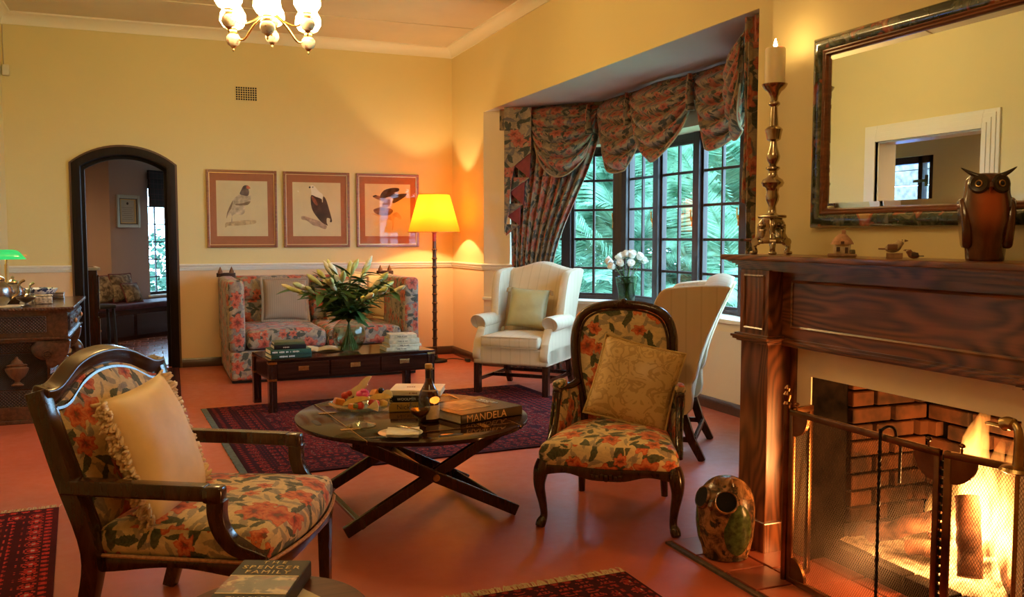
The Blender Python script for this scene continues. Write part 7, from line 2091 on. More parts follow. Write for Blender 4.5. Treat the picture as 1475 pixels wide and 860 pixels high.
def my(u): return on_x(u, 130, PB_.x).to_2d()
swag(PB_ + dM*0.02, my(940), inM, 0.66, 1.2, pelm)
swag(my(922), my(1014), inM, 0.62, 2.4, pelm, off=0.05)
swag(my(1008), my(1098), inM, 0.60, 3.3, pelm, off=0.01)
swag(PC_+dR*0.02, PD-dR*0.30, inR, 0.60, 4.1, pelm)
# gathered rosettes / short dark tabs between swags
for u in (869, 921, 1013):
    q = my(u) if u != 869 else PB_
    nn = inM
    for k in range(3):
        pass
    m = MB()
    m.tube([(q.x+nn.x*0.12, q.y+nn.y*0.12, ZS-0.03), (q.x+nn.x*0.125, q.y+nn.y*0.125, ZS-0.14), (q.x+nn.x*0.11, q.y+nn.y*0.11, ZS-0.30)], [0.018, 0.030, 0.040], 10, flat=0.6)
    m.build('tab', FL_CURT, pelm, smooth=60)

# left cascade with zig-zag lining
cas = thing('curtain_cascade', 'pleated floral cascade with maroon zig zag lining at the far side of the bay', 'curtain', (0, 0, 0))
def flat_piece(poly, name, mat, outw, amp=0.0):
    S = 3.186
    pts = [on_vert(690+a/S, 130+b/S, PA+inL*outw, dL) for a, b in poly]
    s_ = [((p.to_2d()-PA).dot(dL), p.z) for p in pts]
    m = MB()
    M = Matrix(((dL.x, 0, inL.x, PA.x+inL.x*outw), (dL.y, 0, inL.y, PA.y+inL.y*outw), (0, 1, 0, 0), (0, 0, 0, 1)))
    m.prism(s_, 0.012, M); return m.build(name, mat, cas, smooth=0, bevel=0.003)
flat_piece([(118, 78), (242, 78), (241, 285), (165, 348), (150, 420), (138, 560), (118, 660)], 'pleat', FL_CURT, 0.10)
flat_piece([(166, 348), (240, 287), (234, 405)], 'lining', M_MAROON, 0.085)
flat_piece([(120, 400), (234, 400), (140, 470), (120, 560)], 'pleat', FL_CURT, 0.070)
flat_piece([(150, 402), (236, 402), (228, 405), (212, 418), (140, 468), (128, 470)], 'pleat', FL_CURT, 0.075)
flat_piece([(140, 468), (212, 415), (206, 528)], 'lining', M_MAROON, 0.060)
flat_piece([(120, 520), (208, 520), (130, 580), (118, 640)], 'pleat', FL_CURT, 0.048)
flat_piece([(131, 578), (192, 535), (190, 622)], 'lining', M_MAROON, 0.040)
flat_piece([(118, 615), (190, 615), (150, 648), (126, 668)], 'pleat', FL_CURT, 0.030)

def drape(name, label, top_a, top_b, waist, floor_a, floor_b, n_, zw, parent_lab, nf, seed, nzt=ZS-0.16):
    c = thing(name, label, 'curtain', (0, 0, 0))
    top_a, top_b = Vector(top_a), Vector(top_b); wa, wb = Vector(waist[0]), Vector(waist[1]); fa, fb_ = Vector(floor_a), Vector(floor_b)
    def fn(u, v):
        z = lerp(nzt, 0.03, v); t = (nzt-z)/(nzt-zw)
        if t <= 1:
            k = t*t*(3-2*t)*0.75 + t*0.25
            a, b = top_a.lerp(wa, t*0.9+0.1*k), top_b.lerp(wb, k); amp = lerp(0.035, 0.028, t)
        else:
            k = min(1, (z-0.03)/(zw-0.03)); k = 1-k
            a, b = wa.lerp(fa, k**0.6), wb.lerp(fb_, k**0.6); amp = lerp(0.028, 0.04, k)
        q = a.lerp(b, u); w = math.sin(2*PI*nf*u + 0.6*math.sin(seed+u*5)); o_ = 0.04 + amp*(0.9*w + 0.35*math.sin(2*PI*nf*2*u+1.2))
        return (q.x+n_.x*o_, q.y+n_.y*o_, z)
    cloth(fn, 120, 40, 'drape', FL_CURT, c, ((top_b-top_a).length*2.2, nzt))
    band = MB(); pts = [Vector(fn(i/30, (nzt-zw)/(nzt-0.03)))+Vector((n_.x, n_.y, 0))*0.02 for i in range(31)]
    band.tube(pts, 0.03, 6, flat=0.3); band.build('tie_back', FL_CURT, c)
    return c
W0 = PA - inL*0.03
wz = 0.95
tl = on_vert(738, 250, W0, dL).to_2d(); tr = on_vert(868, 235, W0, dL).to_2d()
wl, wr = on_vert(742, 388, W0, dL).to_2d(), on_vert(797, 390, W0, dL).to_2d()
drape('floral_curtain', 'long floral curtain swept back at the far side of the bay', tl, tr, (wl, wr), wl, wr+dL*0.15, inL, wz, '', 9, 0.7)
# near side: tail and drape by the chimney breast
tail = thing('curtain_tail', 'pleated floral tail hanging between the bay and chimney breast', 'curtain', (0, 0, 0))
T0, T1 = Vector((3.125, 4.235)), Vector((3.165, 4.075))
def tailf(u, v):
    z = ZS-0.008 - v*lerp(1.02, 1.14, u)
    o_ = 0.018*math.sin(2*PI*2.4*u+0.4) + 0.006*math.sin(v*7+u*5)
    q = T0.lerp(T1, u + 0.03*math.sin(v*5)*(1-u)); return (q.x-o_, q.y, z)
cloth(tailf, 50, 30, 'tail', FL_CURT, tail, (0.75, 1.1))
dr2 = drape('floral_curtain', 'floral curtain tied back beside the chimney breast', D_-dR*0.06, D_-dR*0.30, (D_-dR*0.05, D_-dR*0.17), D_-dR*0.05, D_-dR*0.22, inR*0.75, 1.28, '', 5, 2.0)

# ---- rugs
def fringe(parent, x0, x1, y, sgn, L, n, seed, mat):
    r_ = random.Random(seed); m = MB()
    for k in range(n):
        x = lerp(x0, x1, (k+r_.random())/n); dx = r_.uniform(-0.02, 0.02)
        m.tube([(x, y, 0.006), (x+dx*0.5, y+sgn*L*0.5, 0.007+r_.uniform(0, .004)), (x+dx, y+sgn*L*r_.uniform(0.8, 1.1), 0.003)], [0.0028, 0.0026, 0.0018], 4)
    o = m.build('fringe', mat, parent, smooth=0); o['kind'] = 'stuff'
M_FRNG = plain('rug_fringe', (0.55, 0.42, 0.24), 0.9, nscale=40, namp=0.2)
def make_rug(label, cx, cy, hx, hy, rz, mat, fr=None, selv=None):
    r_ = thing('persian_rug', label, 'rug', (cx, cy, 0.001), R(rz))
    m = MB(); m.box((0, 0, 0.004), (2*hx, 2*hy, 0.008)); m.build('rug_pile', mat, r_, smooth=0, bevel=0.002)
    if fr:
        for sg in fr: fringe(r_, -hx, hx, sg*hy, sg, 0.055, int(hx*2*170), int(hx*100)+sg, M_FRNG)
    if selv:
        m = MB()
        for k in range(int(hy*2/0.02)):
            y_ = -hy + k*0.02
            m.rbox((-hx-0.018+0.006*mnoise.noise(Vector((k*.4, 1, 1))), y_+0.01, 0.004), (0.045, 0.017, 0.006), 0.0025, 1, 1)
        m.build('kilim_end', plain('green_grey_end', (0.085, 0.095, 0.075), 0.95, nscale=30, namp=0.3), r_, smooth=0)
    return r_
DK = (0.018, 0.008, 0.012)
make_rug('dark red patterned rug under the oval table and wing chair', 1.70, 6.02, 1.30, 1.07, 3, rug('dark_rug', 1.30, 1.07, (0.15, 0.013, 0.013), DK, (0.20, 0.12, 0.085), (0.24, 0.03, 0.02), (0.26, 0.22), 0.34), selv=True)
make_rug('bright red patterned rug with cream fringe behind the open armchair', -0.79, 3.45, 0.43, 1.22, 4, rug('red_rug', 0.43, 1.22, (0.50, 0.030, 0.022), DK, (0.50, 0.36, 0.22), (0.55, 0.05, 0.03), (0.26, 0.22), 0.36), fr=(1, -1))
make_rug('red rug with a long straw fringe in front of the hearth', 1.13, 2.0, 0.55, 0.95, 1, rug('hearth_rug', 0.55, 0.95, (0.24, 0.02, 0.018), DK, (0.45, 0.30, 0.16), (0.30, 0.04, 0.03), (0.22, 0.18), 0.22), fr=(1, -1))
make_rug('dark narrow runner leading through the arched doorway', -0.165, 7.83, 0.355, 1.53, -1, rug('runner', 0.355, 1.53, (0.10, 0.018, 0.014), DK, (0.16, 0.10, 0.06), (0.14, 0.03, 0.02), (0.20, 0.16), 0.14), fr=(-1,))

# ---- white roses on the sill
p = on_z(903, 441, SILL+0.031)
rv = thing('rose_vase', 'tapered glass vase of white roses on the window sill', 'vase', (p.x-0.02, p.y-0.03, SILL+0.031))
m = MB(); m.lathe([(0.055, 0), (0.060, 0.004), (0.075, 0.12), (0.100, 0.26), (0.097, 0.26), (0.072, 0.12), (0.052, 0.010), (0.001, 0.008)], 30, caps=False); m.build('vase_body', clear_glass('green_glass', (0.62, 0.70, 0.60)), rv, smooth=60)
m = MB(); m.lathe([(0.001, 0.012), (0.050, 0.012), (0.068, 0.12), (0.085, 0.20), (0.001, 0.201)], 24, caps=False); m.build('water', M_WATER, rv)
M_ROSE = plain('white_rose', (0.84, 0.80, 0.70), 0.6, nscale=30, namp=0.06)
rr_ = random.Random(17)
for k in range(13):
    a_ = 2*PI*k/13*1.0 + rr_.uniform(-.2, .2); sp_ = rr_.uniform(0.35, 1.0)
    ro = thing('white_rose', 'white rose with green stem in the sill vase', 'rose', rv.location, 0, 'white roses on the sill')
    tip = Vector((0.17*math.cos(a_)*sp_, 0.17*math.sin(a_)*sp_, 0.44 - 0.10*sp_*sp_ + rr_.uniform(-.02, .02)))
    pts = spline([(-0.03*math.cos(a_), -0.03*math.sin(a_), 0.02), (0.02*math.cos(a_), 0.02*math.sin(a_), 0.2), tip*0.8+Vector((0, 0, 0.05)), tip], 4)
    m = MB(); m.tube(pts, 0.0035, 5); m.build('stem', M_STEM, ro)
    m = MB()
    for q in range(9):
        i = rr_.randrange(4, len(pts)); aa = rr_.uniform(0, 2*PI); leaf_mb(m, pts[i], (math.cos(aa), math.sin(aa), 0.2), rr_.uniform(0.05, 0.09), rr_.uniform(0.014, 0.022), 0.2)
    m.build('leaf_cluster', M_LEAF, ro, smooth=180)['kind'] = 'stuff'
    m = MB(); d_ = (tip-Vector(pts[-4])).normalized(); Q = Matrix.Translation(tip) @ d_.to_track_quat('Z', 'Y').to_matrix().to_4x4()
    m.lathe([(0.006, -0.006), (0.022, 0.006), (0.029, 0.024), (0.026, 0.042), (0.016, 0.052), (0.010, 0.044), (0.001, 0.040)], 14, Q, caps=False)
    for q in range(5):
        b_ = 2*PI*q/5; m.grid(lambda u, v: (lambda r__, th, z_: (r__*math.cos(th), r__*math.sin(th), z_))(0.024+0.010*v**2, b_+(u-0.5)*1.5, 0.004+0.044*v-0.008*(2*u-1)**2*v), 6, 4, M=Q)
    m.build('bloom', M_ROSE, ro, smooth=180)

# ------------------------------------------------------------------ outdoors
def leaf_tex(name, a, b, rough=0.45):
    t = NT(name); n = t.noise(t.coord(), 4.0, 3); oi = t.node('ShaderNodeObjectInfo')
    d = t.node('ShaderNodeBsdfDiffuse'); tr = t.node('ShaderNodeBsdfTranslucent'); mx = t.node('ShaderNodeMixShader'); mx.inputs[0].default_value = 0.2
    c = t.ramp(n, [(0.3, a), (0.7, b)]); t.l.new(c, d.inputs[0]); t.l.new(c, tr.inputs[0])
    t.l.new(d.outputs[0], mx.inputs[1]); t.l.new(tr.outputs[0], mx.inputs[2]); t.l.new(mx.outputs[0], t.out.inputs[0]); return t.m
M_FROND = leaf_tex('palm_frond', (0.02, 0.075, 0.034), (0.27, 0.50, 0.34))
M_BUSH = leaf_tex('bush_leaf', (0.009, 0.036, 0.022), (0.11, 0.21, 0.15))
M_TRUNK = plain('palm_trunk', (0.10, 0.07, 0.05), 0.9, nscale=15, namp=0.4)
m = MB(); m.box2((4.4, -6, -0.75), (40, 45, -0.65)); m.box2((-14, 13.6, -0.75), (4.4, 45, -0.65))
struct(m.build('floor_garden', plain('lawn', (0.22, 0.40, 0.20), 0.95, nscale=2, namp=0.3), smooth=0))
rp = random.Random(31)
def frond_mb(L, droop, seed):
    m = MB(); r_ = random.Random(seed); n = 22
    P = [Vector((L*t*math.cos(0.9*droop*t), 0, L*(0.62*t - droop*t*t*0.95))) for t in [i/n for i in range(n+1)]]
    m.tube(P, [0.020*(1-i/n)+0.004 for i in range(n+1)], 5)
    k = 0.10
    while k < 0.995:
        i = min(n-1, int(k*n)); c = P[i].lerp(P[i+1], k*n-i); d = (P[i+1]-P[i]).normalized()
        ll = L*0.30*math.sin(PI*(0.12+0.80*k))**0.7
        for s in (-1, 1):
            dv = (d*0.55 + Vector((0, s, 0))*0.8 + Vector((0, 0, -0.18+r_.uniform(-.1, .1)))).normalized()
            e = c + dv*ll; w_ = d*0.013
            mid = c.lerp(e, 0.5) + Vector((0, 0, 0.03)); e = e - Vector((0, 0, ll*0.28))
            o = len(m.v); m.v += [tuple(c-w_), tuple(c+w_), tuple(mid+w_*1.2), tuple(mid-w_*1.2), tuple(e)]; m.f += [(o, o+1, o+2, o+3), (o+3, o+2, o+4)]
        k += 0.0135
    return m
FR = [frond_mb(2.3, 0.55, 1), frond_mb(2.0, 0.75, 2), frond_mb(2.5, 0.35, 3)]
fsrc = [None]*3
def palm(x, y, h, nfr, lab, sc=1.0):
    p_ = thing('palm_tree', lab, 'palm', (x, y, -0.66), rp.uniform(0, 6), 'palms in the garden')
    m = MB(); m.tube([(0, 0, 0), (0.03, 0.02, h*0.5), (0, 0, h)], [0.17, 0.14, 0.15], 10); m.build('trunk', M_TRUNK, p_)
    for k in range(nfr):
        q = k % 3
        if fsrc[q] is None: fsrc[q] = FR[q].build('frond', M_FROND, p_, smooth=0, fixn=False); o = fsrc[q]
        else: o = share(fsrc[q], p_)
        tilt = rp.uniform(-0.5, 0.5) if k > nfr*0.3 else rp.uniform(-1.0, -0.5)
        o.location = (0, 0, h); o.rotation_euler = (rp.uniform(-.15, .15), tilt, 2*PI*k*0.382 + rp.uniform(-.2, .2)); o.scale = (sc*rp.uniform(0.85, 1.1),)*3
palm(6.0, 10.6, 1.3, 22, 'palm with long arching fronds close outside the bay')
palm(7.0, 12.9, 2.1, 22, 'taller palm standing behind the nearest one', 1.1)
palm(7.6, 10.4, 1.9, 20, 'palm with drooping fronds outside the middle casements', 1.1)
palm(5.4, 12.2, 0.9, 18, 'low palm outside the angled window', 0.9)
palm(6.6, 8.9, 1.2, 16, 'low palm outside the casement nearest the chimney', 0.95)
palm(10.5, 14.6, 2.6, 20, 'tall palm far back in the garden', 1.3)
def bush(x, y, rx, ry, rz_, n, lab, seed, z0=-0.66, leaf=0.16):
    r_ = random.Random(seed); m = MB()
    for k in range(n):
        while True:
            v = Vector((r_.uniform(-1, 1), r_.uniform(-1, 1), r_.uniform(0, 1)))
            if v.length < 1 and v.length > 0.45: break
        c = Vector((v.x*rx, v.y*ry, v.z*rz_)); a_ = Vector((r_.gauss(0, 1), r_.gauss(0, 1), r_.gauss(0, .6))).normalized(); b_ = a_.orthogonal().normalized()
        L = leaf*r_.uniform(0.6, 1.3); w_ = L*0.28; o = len(m.v)
        m.v += [tuple(c), tuple(c+a_*L*0.5+b_*w_), tuple(c+a_*L), tuple(c+a_*L*0.5-b_*w_)]; m.f.append((o, o+1, o+2, o+3))
    t_ = thing('garden_shrub', lab, 'shrub', (x, y, z0), 0, 'shrubs in the garden')
    lf = m.build('foliage', M_BUSH, t_, smooth=0, fixn=False); lf['kind'] = 'stuff'
    m = MB(); m.tube([(0, 0, 0), (0.1, 0, rz_*0.4), (0, 0.1, rz_*0.75)], [0.08, 0.06, 0.02], 7); m.build('stem', M_TRUNK, t_)
bush(9.0, 16.5, 2.4, 2.4, 2.5, 5200, 'dense leafy shrub behind the tall palm', 1)
bush(12.0, 16.0, 2.6, 2.6, 2.9, 5200, 'broad shrub at the back of the garden', 2)
bush(13.5, 13.2, 2.4, 2.4, 2.4, 4200, 'rounded shrub beyond the drooping palm', 3)
bush(6.8, 17.0, 2.2, 2.0, 2.6, 4200, 'shrub seen through the angled window', 4)
bush(10.0, 11.5, 1.5, 1.5, 1.7, 2600, 'low shrub among the palms', 5)
bush(8.2, 13.6, 1.3, 1.3, 1.5, 2200, 'low shrub in front of the dense one', 6)
bush(2.6, 16.5, 2.2, 1.6, 3.2, 3000, 'shrub outside the window of the far room', 7)
bush(0.6, 17.0, 1.8, 1.6, 2.2, 2400, 'lower shrub outside the far room window', 8)

# ------------------------------------------------------------------ room through the arched doorway
nd = Vector((0.69, 0.725)).normalized(); nn = Vector((-nd.y, nd.x))          # along the angled wall, outwards
S0 = Vector((-0.568, 11.722)); WL = S0 + nn*0.50                              # seat front line, wall line
mb = MB(); mb.box2((-2.2, YB+0.2, -0.1), (1.6, 14.2, 0.0)); struct(mb.build('floor_far_room', plain('tile_joint', (0.16, 0.11, 0.10), 0.6), smooth=0))
ft = [o for o in bpy.data.objects if o.name == 'floor_far_room'][0]
ts = None
for i in range(8):
    for j in range(12):
        x, y = -0.62 + i*0.155, 9.70 + j*0.235
        if (Vector((x, y))-S0).dot(nn) > 0.1: continue
        if ts is None:
            m = MB(); m.box((0, 0, 0), (0.147, 0.227, 0.010)); ts = m.build('tile', plain('glazed_quarry', (0.24, 0.10, 0.08), 0.25, nscale=6, namp=0.2), ft, smooth=0, bevel=0.003); o = ts
        else: o = share(ts, ft)
        o.location = (x+(0.07 if j % 2 else 0), y, 0.004)
def wall_strip(p0, p1, z0, z1, th=0.18, outward=1):
    d_ = (p1-p0).normalized(); n_ = Vector((-d_.y, d_.x))*outward; m = MB()
    m.prism([tuple(p0), tuple(p1), tuple(p1+n_*th), tuple(p0+n_*th)], z1-z0, Matrix.Translation((0, 0, z0))); return m
c158 = on_vert(158, 300, WL, nd).to_2d(); s158 = (c158-WL).dot(nd)
def wp(u, v): 
    q = on_vert(u, v, WL, nd); return (q.to_2d()-WL).dot(nd), q.z
ws0, wzt = wp(213, 297)[0], wp(213, 297)[1]; ws1 = wp(243, 297)[0]+0.22; wzb = wp(228, 424)[1]
FZT = 2.62
mb = MB()
for (a_, b_, z0, z1) in ((s158, ws0, 0, FZT), (ws1, ws1+0.9, 0, FZT), (ws0, ws1, 0, wzb), (ws0, ws1, wzt+0.28, FZT)):
    q = wall_strip(WL+nd*a_, WL+nd*b_, z0, z1); mb.add(q.v, q.f)
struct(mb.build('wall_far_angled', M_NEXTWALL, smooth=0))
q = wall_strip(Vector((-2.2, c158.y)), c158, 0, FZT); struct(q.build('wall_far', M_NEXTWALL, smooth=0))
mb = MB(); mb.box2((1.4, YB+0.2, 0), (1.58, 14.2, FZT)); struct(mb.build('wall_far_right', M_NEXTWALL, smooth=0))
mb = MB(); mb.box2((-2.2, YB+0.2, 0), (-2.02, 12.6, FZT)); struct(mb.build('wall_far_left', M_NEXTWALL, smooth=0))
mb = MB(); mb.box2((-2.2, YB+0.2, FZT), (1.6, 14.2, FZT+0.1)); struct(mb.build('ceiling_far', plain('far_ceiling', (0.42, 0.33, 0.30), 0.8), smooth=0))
COV2 = [(0, FZT-0.10), (0.02, FZT-0.10), (0.09, FZT-0.02), (0.09, FZT), (0, FZT)]
run('trim_cornice_far', (-2.0, c158.y), tuple(c158), COV2, M_CORNICE); run('trim_cornice_far_angled', tuple(c158), tuple(WL+nd*(ws1+0.9)), COV2, M_CORNICE)
# window of the far room
w_ = struct(thing('window_4', None, None, (WL.x+nd.x*ws0, WL.y+nd.y*ws0, 0), math.atan2(nd.y, nd.x)))
Lw = ws1-ws0; ztw = wzt+0.28
m = MB()
for (x0, x1, z0, z1) in ((0, 0.035, wzb, ztw), (Lw-0.035, Lw, wzb, ztw), (0, Lw, wzb, wzb+0.04), (0, Lw, ztw-0.04, ztw)): m.box2((x0, 0.06, z0), (x1, 0.11, z1))
m.build('window_frame', M_WINWOOD, w_, smooth=0, bevel=0.003)
nb = 5; cols = max(2, round(Lw/((Lw-0.22)/2)))
for k in range(1, cols):
    m = MB(); m.box2((Lw*k/cols-0.008, 0.075, wzb), (Lw*k/cols+0.008, 0.095, ztw)); m.build('glazing_bar', M_WINWOOD, w_, smooth=0)
rows = [wzb+(wzt-wzb)*k/nb for k in range(nb+1)]
for k in range(1, nb+1):
    m = MB(); m.box2((0, 0.075, rows[k]-0.008), (Lw, 0.095, rows[k]+0.008)); m.build('glazing_bar', M_WINWOOD, w_, smooth=0)
for i in range(cols):
    for k in range(nb):
        m = MB(); m.box2((Lw*i/cols+0.008, 0.083, rows[k]+0.008), (Lw*(i+1)/cols-0.008, 0.086, rows[k+1]-0.008)); m.build('pane', M_PANE, w_, smooth=0)
m = MB(); m.box2((-0.03, -0.03, wzb-0.03), (Lw+0.03, 0.08, wzb)); m.build('window_sill', M_WHITE, w_, smooth=0, bevel=0.004)
def tartan():
    t = NT('dark_tartan'); x, y, z = t.sep(t.uv()); a_ = t.math('LESS_THAN', t.math('FRACT', t.math('MULTIPLY', x, 14)), 0.16); b_ = t.math('LESS_THAN', t.math('FRACT', t.math('MULTIPLY', y, 14)), 0.16)
    t.base(t.mix(t.math('MULTIPLY', t.math('ADD', a_, b_), 0.5), (0.010, 0.010, 0.014), (0.06, 0.03, 0.035)), 0.8); return t.m
bd_ = thing('roman_blind', 'dark tartan blind drawn part way over the far room window', 'blind', (WL.x+nd.x*(ws0-0.05), WL.y+nd.y*(ws0-0.05), 0), math.atan2(nd.y, nd.x))
bz0, bz1 = wzt, wp(225, 247)[1]
for k in range(4):
    z0 = lerp(bz0, bz1, k/4); z1 = lerp(bz0, bz1, (k+1)/4)
    m = MB(); m.rbox((Lw/2+0.05, -0.06-0.006*(3-k), (z0+z1)/2), (Lw+0.10, 0.04, z1-z0+0.01), 0.012, 2, 2); m.build('fold', tartan() if k == 0 else bpy.data.materials['dark_tartan'], bd_, smooth=60)
# certificate
a0, z1 = wp(165, 280); a1, z0 = wp(200, 328)
cf = thing('framed_certificate', 'silver framed certificate on the wall of the far room', 'picture', (WL.x+nd.x*(a0+a1)/2-nn.x*0.002, WL.y+nd.y*(a0+a1)/2-nn.y*0.002, (z0+z1)/2), math.atan2(nd.y, nd.x))
w2, h2 = abs(a1-a0)/2, (z1-z0)/2
def fr_rect(w, h, t, y0, y1):
    m = MB()
    for (xa, xb, za, zb) in ((-w, -w+t, -h, h), (w-t, w, -h, h), (-w+t, w-t, -h, -h+t), (-w+t, w-t, h-t, h)): m.box2((xa, -y1, za), (xb, -y0, zb))
    return m
fr_rect(w2, h2, w2*0.22, 0, 0.03).build('frame', plain('silver_frame', (0.55, 0.50, 0.40), 0.3, 0.9), cf, smooth=0, bevel=0.006)
fr_rect(w2*0.78, h2*0.84, w2*0.16, 0, 0.018).build('slip', plain('dark_slip', (0.10, 0.07, 0.05), 0.4), cf, smooth=0)
fr_rect(w2*0.66, h2*0.74, w2*0.06, 0, 0.022).build('gilt_slip', M_GILT, cf, smooth=0)
m = MB(); m.box((0, -0.006, 0), (w2*1.24, 0.006, h2*1.42)); m.build('certificate', plain('certificate_paper', (0.52, 0.47, 0.38), 0.8), cf, smooth=0)
m = MB(); m.lathe([(0.001, 0), (0.018, 0), (0.018, 0.002)], 14, Matrix.Translation((0, -0.0095, h2*0.48)) @ Matrix.Rotation(R(90), 4, 'X')); m.build('seal', M_DARKTEXT, cf)
m = MB()
for k in range(7): m.box((0, -0.0096, h2*(0.22-0.12*k)), (w2*(0.7 if k % 2 else 0.9), 0.001, h2*0.025))
m.build('text_line', plain('grey_ink', (0.25, 0.22, 0.18), 0.8), cf, smooth=0)
# window seat
sz = wp(190, 437)[1]
SH = on_vert(200, 437, S0, nd).z
ws_ = thing('window_seat', 'dark panelled window seat with a buttoned plum cushion', 'window seat', (S0.x, S0.y, 0), math.atan2(nd.y, nd.x))
m = MB(); m.box2((-0.75, 0.0, 0.0), (1.75, 0.48, SH-0.07)); m.build('seat_box', M_MAHOG, ws_, smooth=0, bevel=0.004)
for k in range(4):
    m = MB(); m.box2((-0.70+k*0.61, -0.012, 0.06), (-0.14+k*0.61, 0.0, SH-0.13)); m.build('panel', M_MAHOGZ, ws_, smooth=0, bevel=0.006)
m = MB(); m.rbox((0.50, 0.235, SH-0.035), (2.48, 0.50, 0.075), 0.03, 3, 8); m.build('seat_cushion', plain('plum_velvet', (0.075, 0.022, 0.035), 0.7, nscale=14, namp=0.3), ws_, smooth=60)
def tapestry(name, seed):
    t = NT(name); n = t.noise(t.mapping(t.coord(), loc=(seed, 0, 0)), 14, 4, 0.6, 0.8)
    t.base(t.ramp(n, [(0.35, (0.05, 0.035, 0.02)), (0.5, (0.17, 0.12, 0.07)), (0.62, (0.34, 0.26, 0.15))]), 0.85); return t.m
for (u, v, w__, h__, ti, lab, sd, dy) in ((158, 436, 0.36, 0.36, -14, 'square tapestry cushion at the end of the window seat', 1, 0.30), (180, 435, 0.36, 0.37, -12, 'red edged tapestry cushion in the middle of the window seat', 2, 0.26), (195, 436, 0.27, 0.26, -24, 'small tapestry cushion leaning on the other two', 3, 0.14)):
    q = on_vert(u, v, S0+nn*dy, nd)
    cu = thing('tapestry_cushion', lab, 'cushion'); weld(pillow_mb(w__, h__, 0.12, seed=sd).build('cushion_body', tapestry('tapestry_%d' % sd, sd), cu))
    m = MB(); m.tube(pillow_edge(w__, h__), 0.008, 6, closed=True); m.build('piping', plain('dark_red_piping', (0.14, 0.02, 0.02), 0.7), cu)
    cu.location = (q.x, q.y, SH+0.004); cu.rotation_euler = (Matrix.Rotation(math.atan2(nd.y, nd.x), 4, 'Z') @ Matrix.Rotation(R(ti), 4, 'X')).to_euler()
# narrow carved cabinet just inside the doorway
q = on_z(137, 492, 0.0)
cb = thing('narrow_cabinet', 'narrow cabinet with pale carved door edge inside the doorway', 'cabinet', (-0.575, 10.35, 0), R(8))
M_PALE = plain('pale_carving', (0.34, 0.36, 0.32), 0.35, nscale=14, namp=0.3)
m = MB(); m.box((-0.10, 0, 0.49), (0.22, 0.40, 0.98)); m.build('carcass', M_MAHOGZ, cb, smooth=0, bevel=0.005)
for k, (z0, z1) in enumerate(((0.52, 0.90), (0.14, 0.46))):
    m = MB(); m.box((0.018, 0, (z0+z1)/2), (0.02, 0.34, z1-z0)); dr = m.build('door', M_MAHOGZ, cb, smooth=0, bevel=0.004)
    m = MB(); m.box((0.030, -0.10, (z0+z1)/2), (0.01, 0.05, z1-z0-0.04)); m.box((0.030, 0.08, (z0+z1)/2), (0.01, 0.05, z1-z0-0.04)); m.build('door_moulding', M_PALE, dr, smooth=0, bevel=0.004)
    m = MB(); m.lathe([(0.006, 0), (0.016, 0.010), (0.012, 0.022)], 12, Matrix.Translation((0.03, -0.02, (z0+z1)/2)) @ Matrix.Rotation(R(90), 4, 'Y')); m.build('knob', M_SILVER, dr)
m = MB(); m.box((-0.09, 0, 0.965), (0.26, 0.44, 0.03)); m.build('cornice', M_PALE, cb, smooth=0, bevel=0.006)
m = MB(); m.box((-0.09, 0, 0.05), (0.25, 0.43, 0.10)); m.build('plinth', M_PALE, cb, smooth=0, bevel=0.006)
st = thing('black_stool', 'small black stool in front of the window seat', 'stool', (-0.56, 11.2, 0), R(20))
m = MB(); m.rbox((0, 0, 0.50), (0.26, 0.26, 0.05), 0.02, 2, 2); m.build('seat', M_BLACK, st)
for sx in (-1, 1):
    for sy in (-1, 1):
        m = MB(); m.bar((sx*0.10, sy*0.10, 0.48), (sx*0.12, sy*0.12, 0.0), 0.025, 0.025); m.build('leg', M_BLACK, st, smooth=0)
wc = thing('white_wicker_chair', 'white wicker chair outside the far room window', 'chair', (0.95, 14.35, -0.66), R(30))
M_WICK = plain('white_wicker', (0.75, 0.78, 0.80), 0.6)
m = MB(); m.lathe([(0.001, 0.40), (0.24, 0.40), (0.26, 0.43), (0.24, 0.46), (0.001, 0.46)], 24, caps=False); m.build('seat', M_WICK, wc)
m = MB()
for k in range(9): m.tube([(0.26*math.cos(t_), 0.26*math.sin(t_), 0.5+k*0.10) for t_ in [PI*0.1+PI*0.8*i/14 for i in range(15)]], 0.012, 5)
for i in range(8):
    t_ = PI*0.1+PI*0.8*i/7; m.tube([(0.26*math.cos(t_), 0.26*math.sin(t_), 0.43), (0.26*math.cos(t_), 0.26*math.sin(t_), 1.36)], 0.010, 5)
m.build('backrest', M_WICK, wc)
for k in range(4):
    a_ = PI/4+PI/2*k; m = MB(); m.tube([(0.2*math.cos(a_), 0.2*math.sin(a_), 0.42), (0.22*math.cos(a_), 0.22*math.sin(a_), 0.0)], 0.018, 6); m.build('leg', M_WICK, wc)

# ------------------------------------------------------------------ room beyond the cased opening (seen in the mirror)
LX = -3.2
mb = MB(); mb.box2((LX-0.2, 3.2, -0.1), (XL-0.2, 9.6, 0)); struct(mb.build('floor_side_room', M_FLOOR, smooth=0))
mb = MB(); mb.box2((LX-0.2, 3.2, 2.75), (XL-0.2, 9.6, 2.85)); struct(mb.build('ceiling_side_room', M_CEIL, smooth=0))
wy0, wy1, wz0, wz1 = 7.60, 8.42, 1.0, 2.22
mb = MB()
for (y0, y1, z0, z1) in ((3.2, wy0, 0, 2.75), (wy1, 9.6, 0, 2.75), (wy0, wy1, 0, wz0), (wy0, wy1, wz1, 2.75)): mb.box2((LX-0.2, y0, z0), (LX, y1, z1))
mb.box2((LX-0.2, 9.4, 0), (XL-0.2, 9.6, 2.75)); mb.box2((LX-0.2, 3.2, 0), (XL-0.2, 3.4, 2.75))
struct(mb.build('wall_side_room', M_WALL_PLAIN, smooth=0))
w_ = struct(thing('window_5', None, None, (LX, 0, 0)))
m = MB()
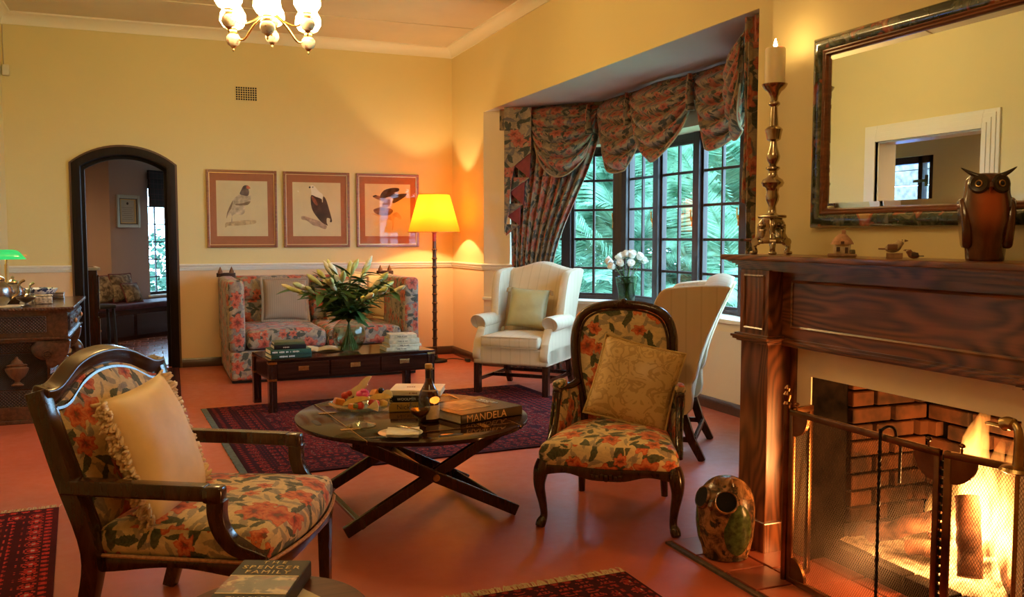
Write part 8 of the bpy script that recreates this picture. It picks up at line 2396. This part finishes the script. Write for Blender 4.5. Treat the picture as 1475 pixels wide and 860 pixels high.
for (y0, y1, z0, z1) in ((wy0, wy0+0.09, wz0, wz1), (wy1-0.06, wy1, wz0, wz1), (wy0, wy1, wz1-0.08, wz1), (wy0, wy1, wz0, wz0+0.07), (wy0+0.19, wy0+0.25, wz0, wz1)): m.box2((-0.12, y0, z0), (-0.04, y1, z1))
m.build('window_frame', M_WINWOOD, w_, smooth=0, bevel=0.004)
m = MB(); m.box2((-0.085, wy0+0.25, wz0+0.07), (-0.080, wy1-0.06, wz1-0.08)); m.build('pane', M_PANE, w_, smooth=0)
m = MB(); m.box2((-0.085, wy0+0.09, wz0+0.07), (-0.080, wy0+0.19, wz1-0.08)); m.build('pane', M_PANE, w_, smooth=0)
m = MB(); m.box2((-0.04, wy0+0.10, 1.92), (-0.02, wy0+0.30, 1.95)); m.box2((-0.04, wy0+0.10, 1.87), (-0.02, wy0+0.13, 2.0)); m.build('window_catch', plain('verdigris', (0.22, 0.30, 0.18), 0.5, 0.5), w_, smooth=0)
gw = thing('garden_wall', 'grey weathered plank wall outside the side room window', 'wall', (LX-1.6, 8.6, -0.1))
for k in range(14):
    m = MB(); m.box((0, 0.3, 0.10+k*0.21), (0.14, 5.6, 0.195), rot=Matrix.Rotation(R(random.uniform(-.6, .6)), 4, 'X')); m.build('plank', plain('weathered_plank', (0.20, 0.17, 0.15), 0.9, nscale=12, namp=0.5), gw, smooth=0, bevel=0.01)
bb = thing('blue_awning', 'bright blue canvas awning outside the side room window', 'awning', (LX-0.85, 8.55, 1.35), 0)
m = MB(); m.grid(lambda a_, b_: (-0.35+0.7*a_, -1.2+2.4*b_, 0.42-0.30*a_), 6, 8); m.build('canvas', plain('blue_canvas', (0.04, 0.22, 0.70), 0.5, nscale=3, namp=0.3), bb)
m = MB()
for k in range(5): m.bar((-0.35, -1.2+0.6*k, 0.40), (0.35, -1.2+0.6*k, 0.10), 0.02, 0.02)
m.bar((-0.35, -1.2, 0.40), (-0.35, 1.2, 0.40), 0.03, 0.03); m.box((-0.35, -1.15, -0.3), (0.04, 0.04, 1.4)); m.box((-0.35, 1.15, -0.3), (0.04, 0.04, 1.4)); m.build('awning_frame', M_IRON, bb, smooth=0)
pf = thing('small_framed_picture', 'small framed picture on the side room wall seen in the mirror', 'picture', (LX, 6.55, 1.62), R(90))
fr_rect(0.24, 0.28, 0.025, 0, 0.02).build('frame', M_FRAME, pf, smooth=0)
m = MB(); m.box((0, -0.006, 0), (0.44, 0.008, 0.52)); m.build('picture_sheet', plain('muted_print', (0.42, 0.34, 0.24), 0.8, nscale=8, namp=0.3), pf, smooth=0)

# pendant lamps added out of view to brighten the two side rooms
def pendant(loc, top, watts, label):
    t_ = thing('fill_pendant', label, 'lamp', loc)
    m = MB(); m.lathe([(0.003, 0.02), (0.003, top-loc[2])], 6); m.build('cord', M_BLACK, t_)
    m = MB(); m.lathe([(0.15, -0.10), (0.11, 0.0), (0.04, 0.06), (0.02, 0.08)], 28, caps=False); m.build('lamp_shade', plain('parchment', (0.75, 0.60, 0.38), 0.8), t_)
    l = bpy.data.lights.new('fill_pendant_bulb', 'POINT'); l.energy = watts; l.color = (1.0, 0.66, 0.34); l.shadow_soft_size = 0.05
    o = bpy.data.objects.new('fill_pendant_bulb', l); COL.objects.link(o); o.parent = t_; o.location = (0, 0, -0.05)
pendant((-1.0, 10.5, 2.30), 2.62, 50, 'unseen parchment pendant lamp added to light the room beyond the arch')
pendant((-2.2, 5.9, 2.35), 2.75, 40, 'unseen parchment pendant lamp added to light the room beyond the cased opening')
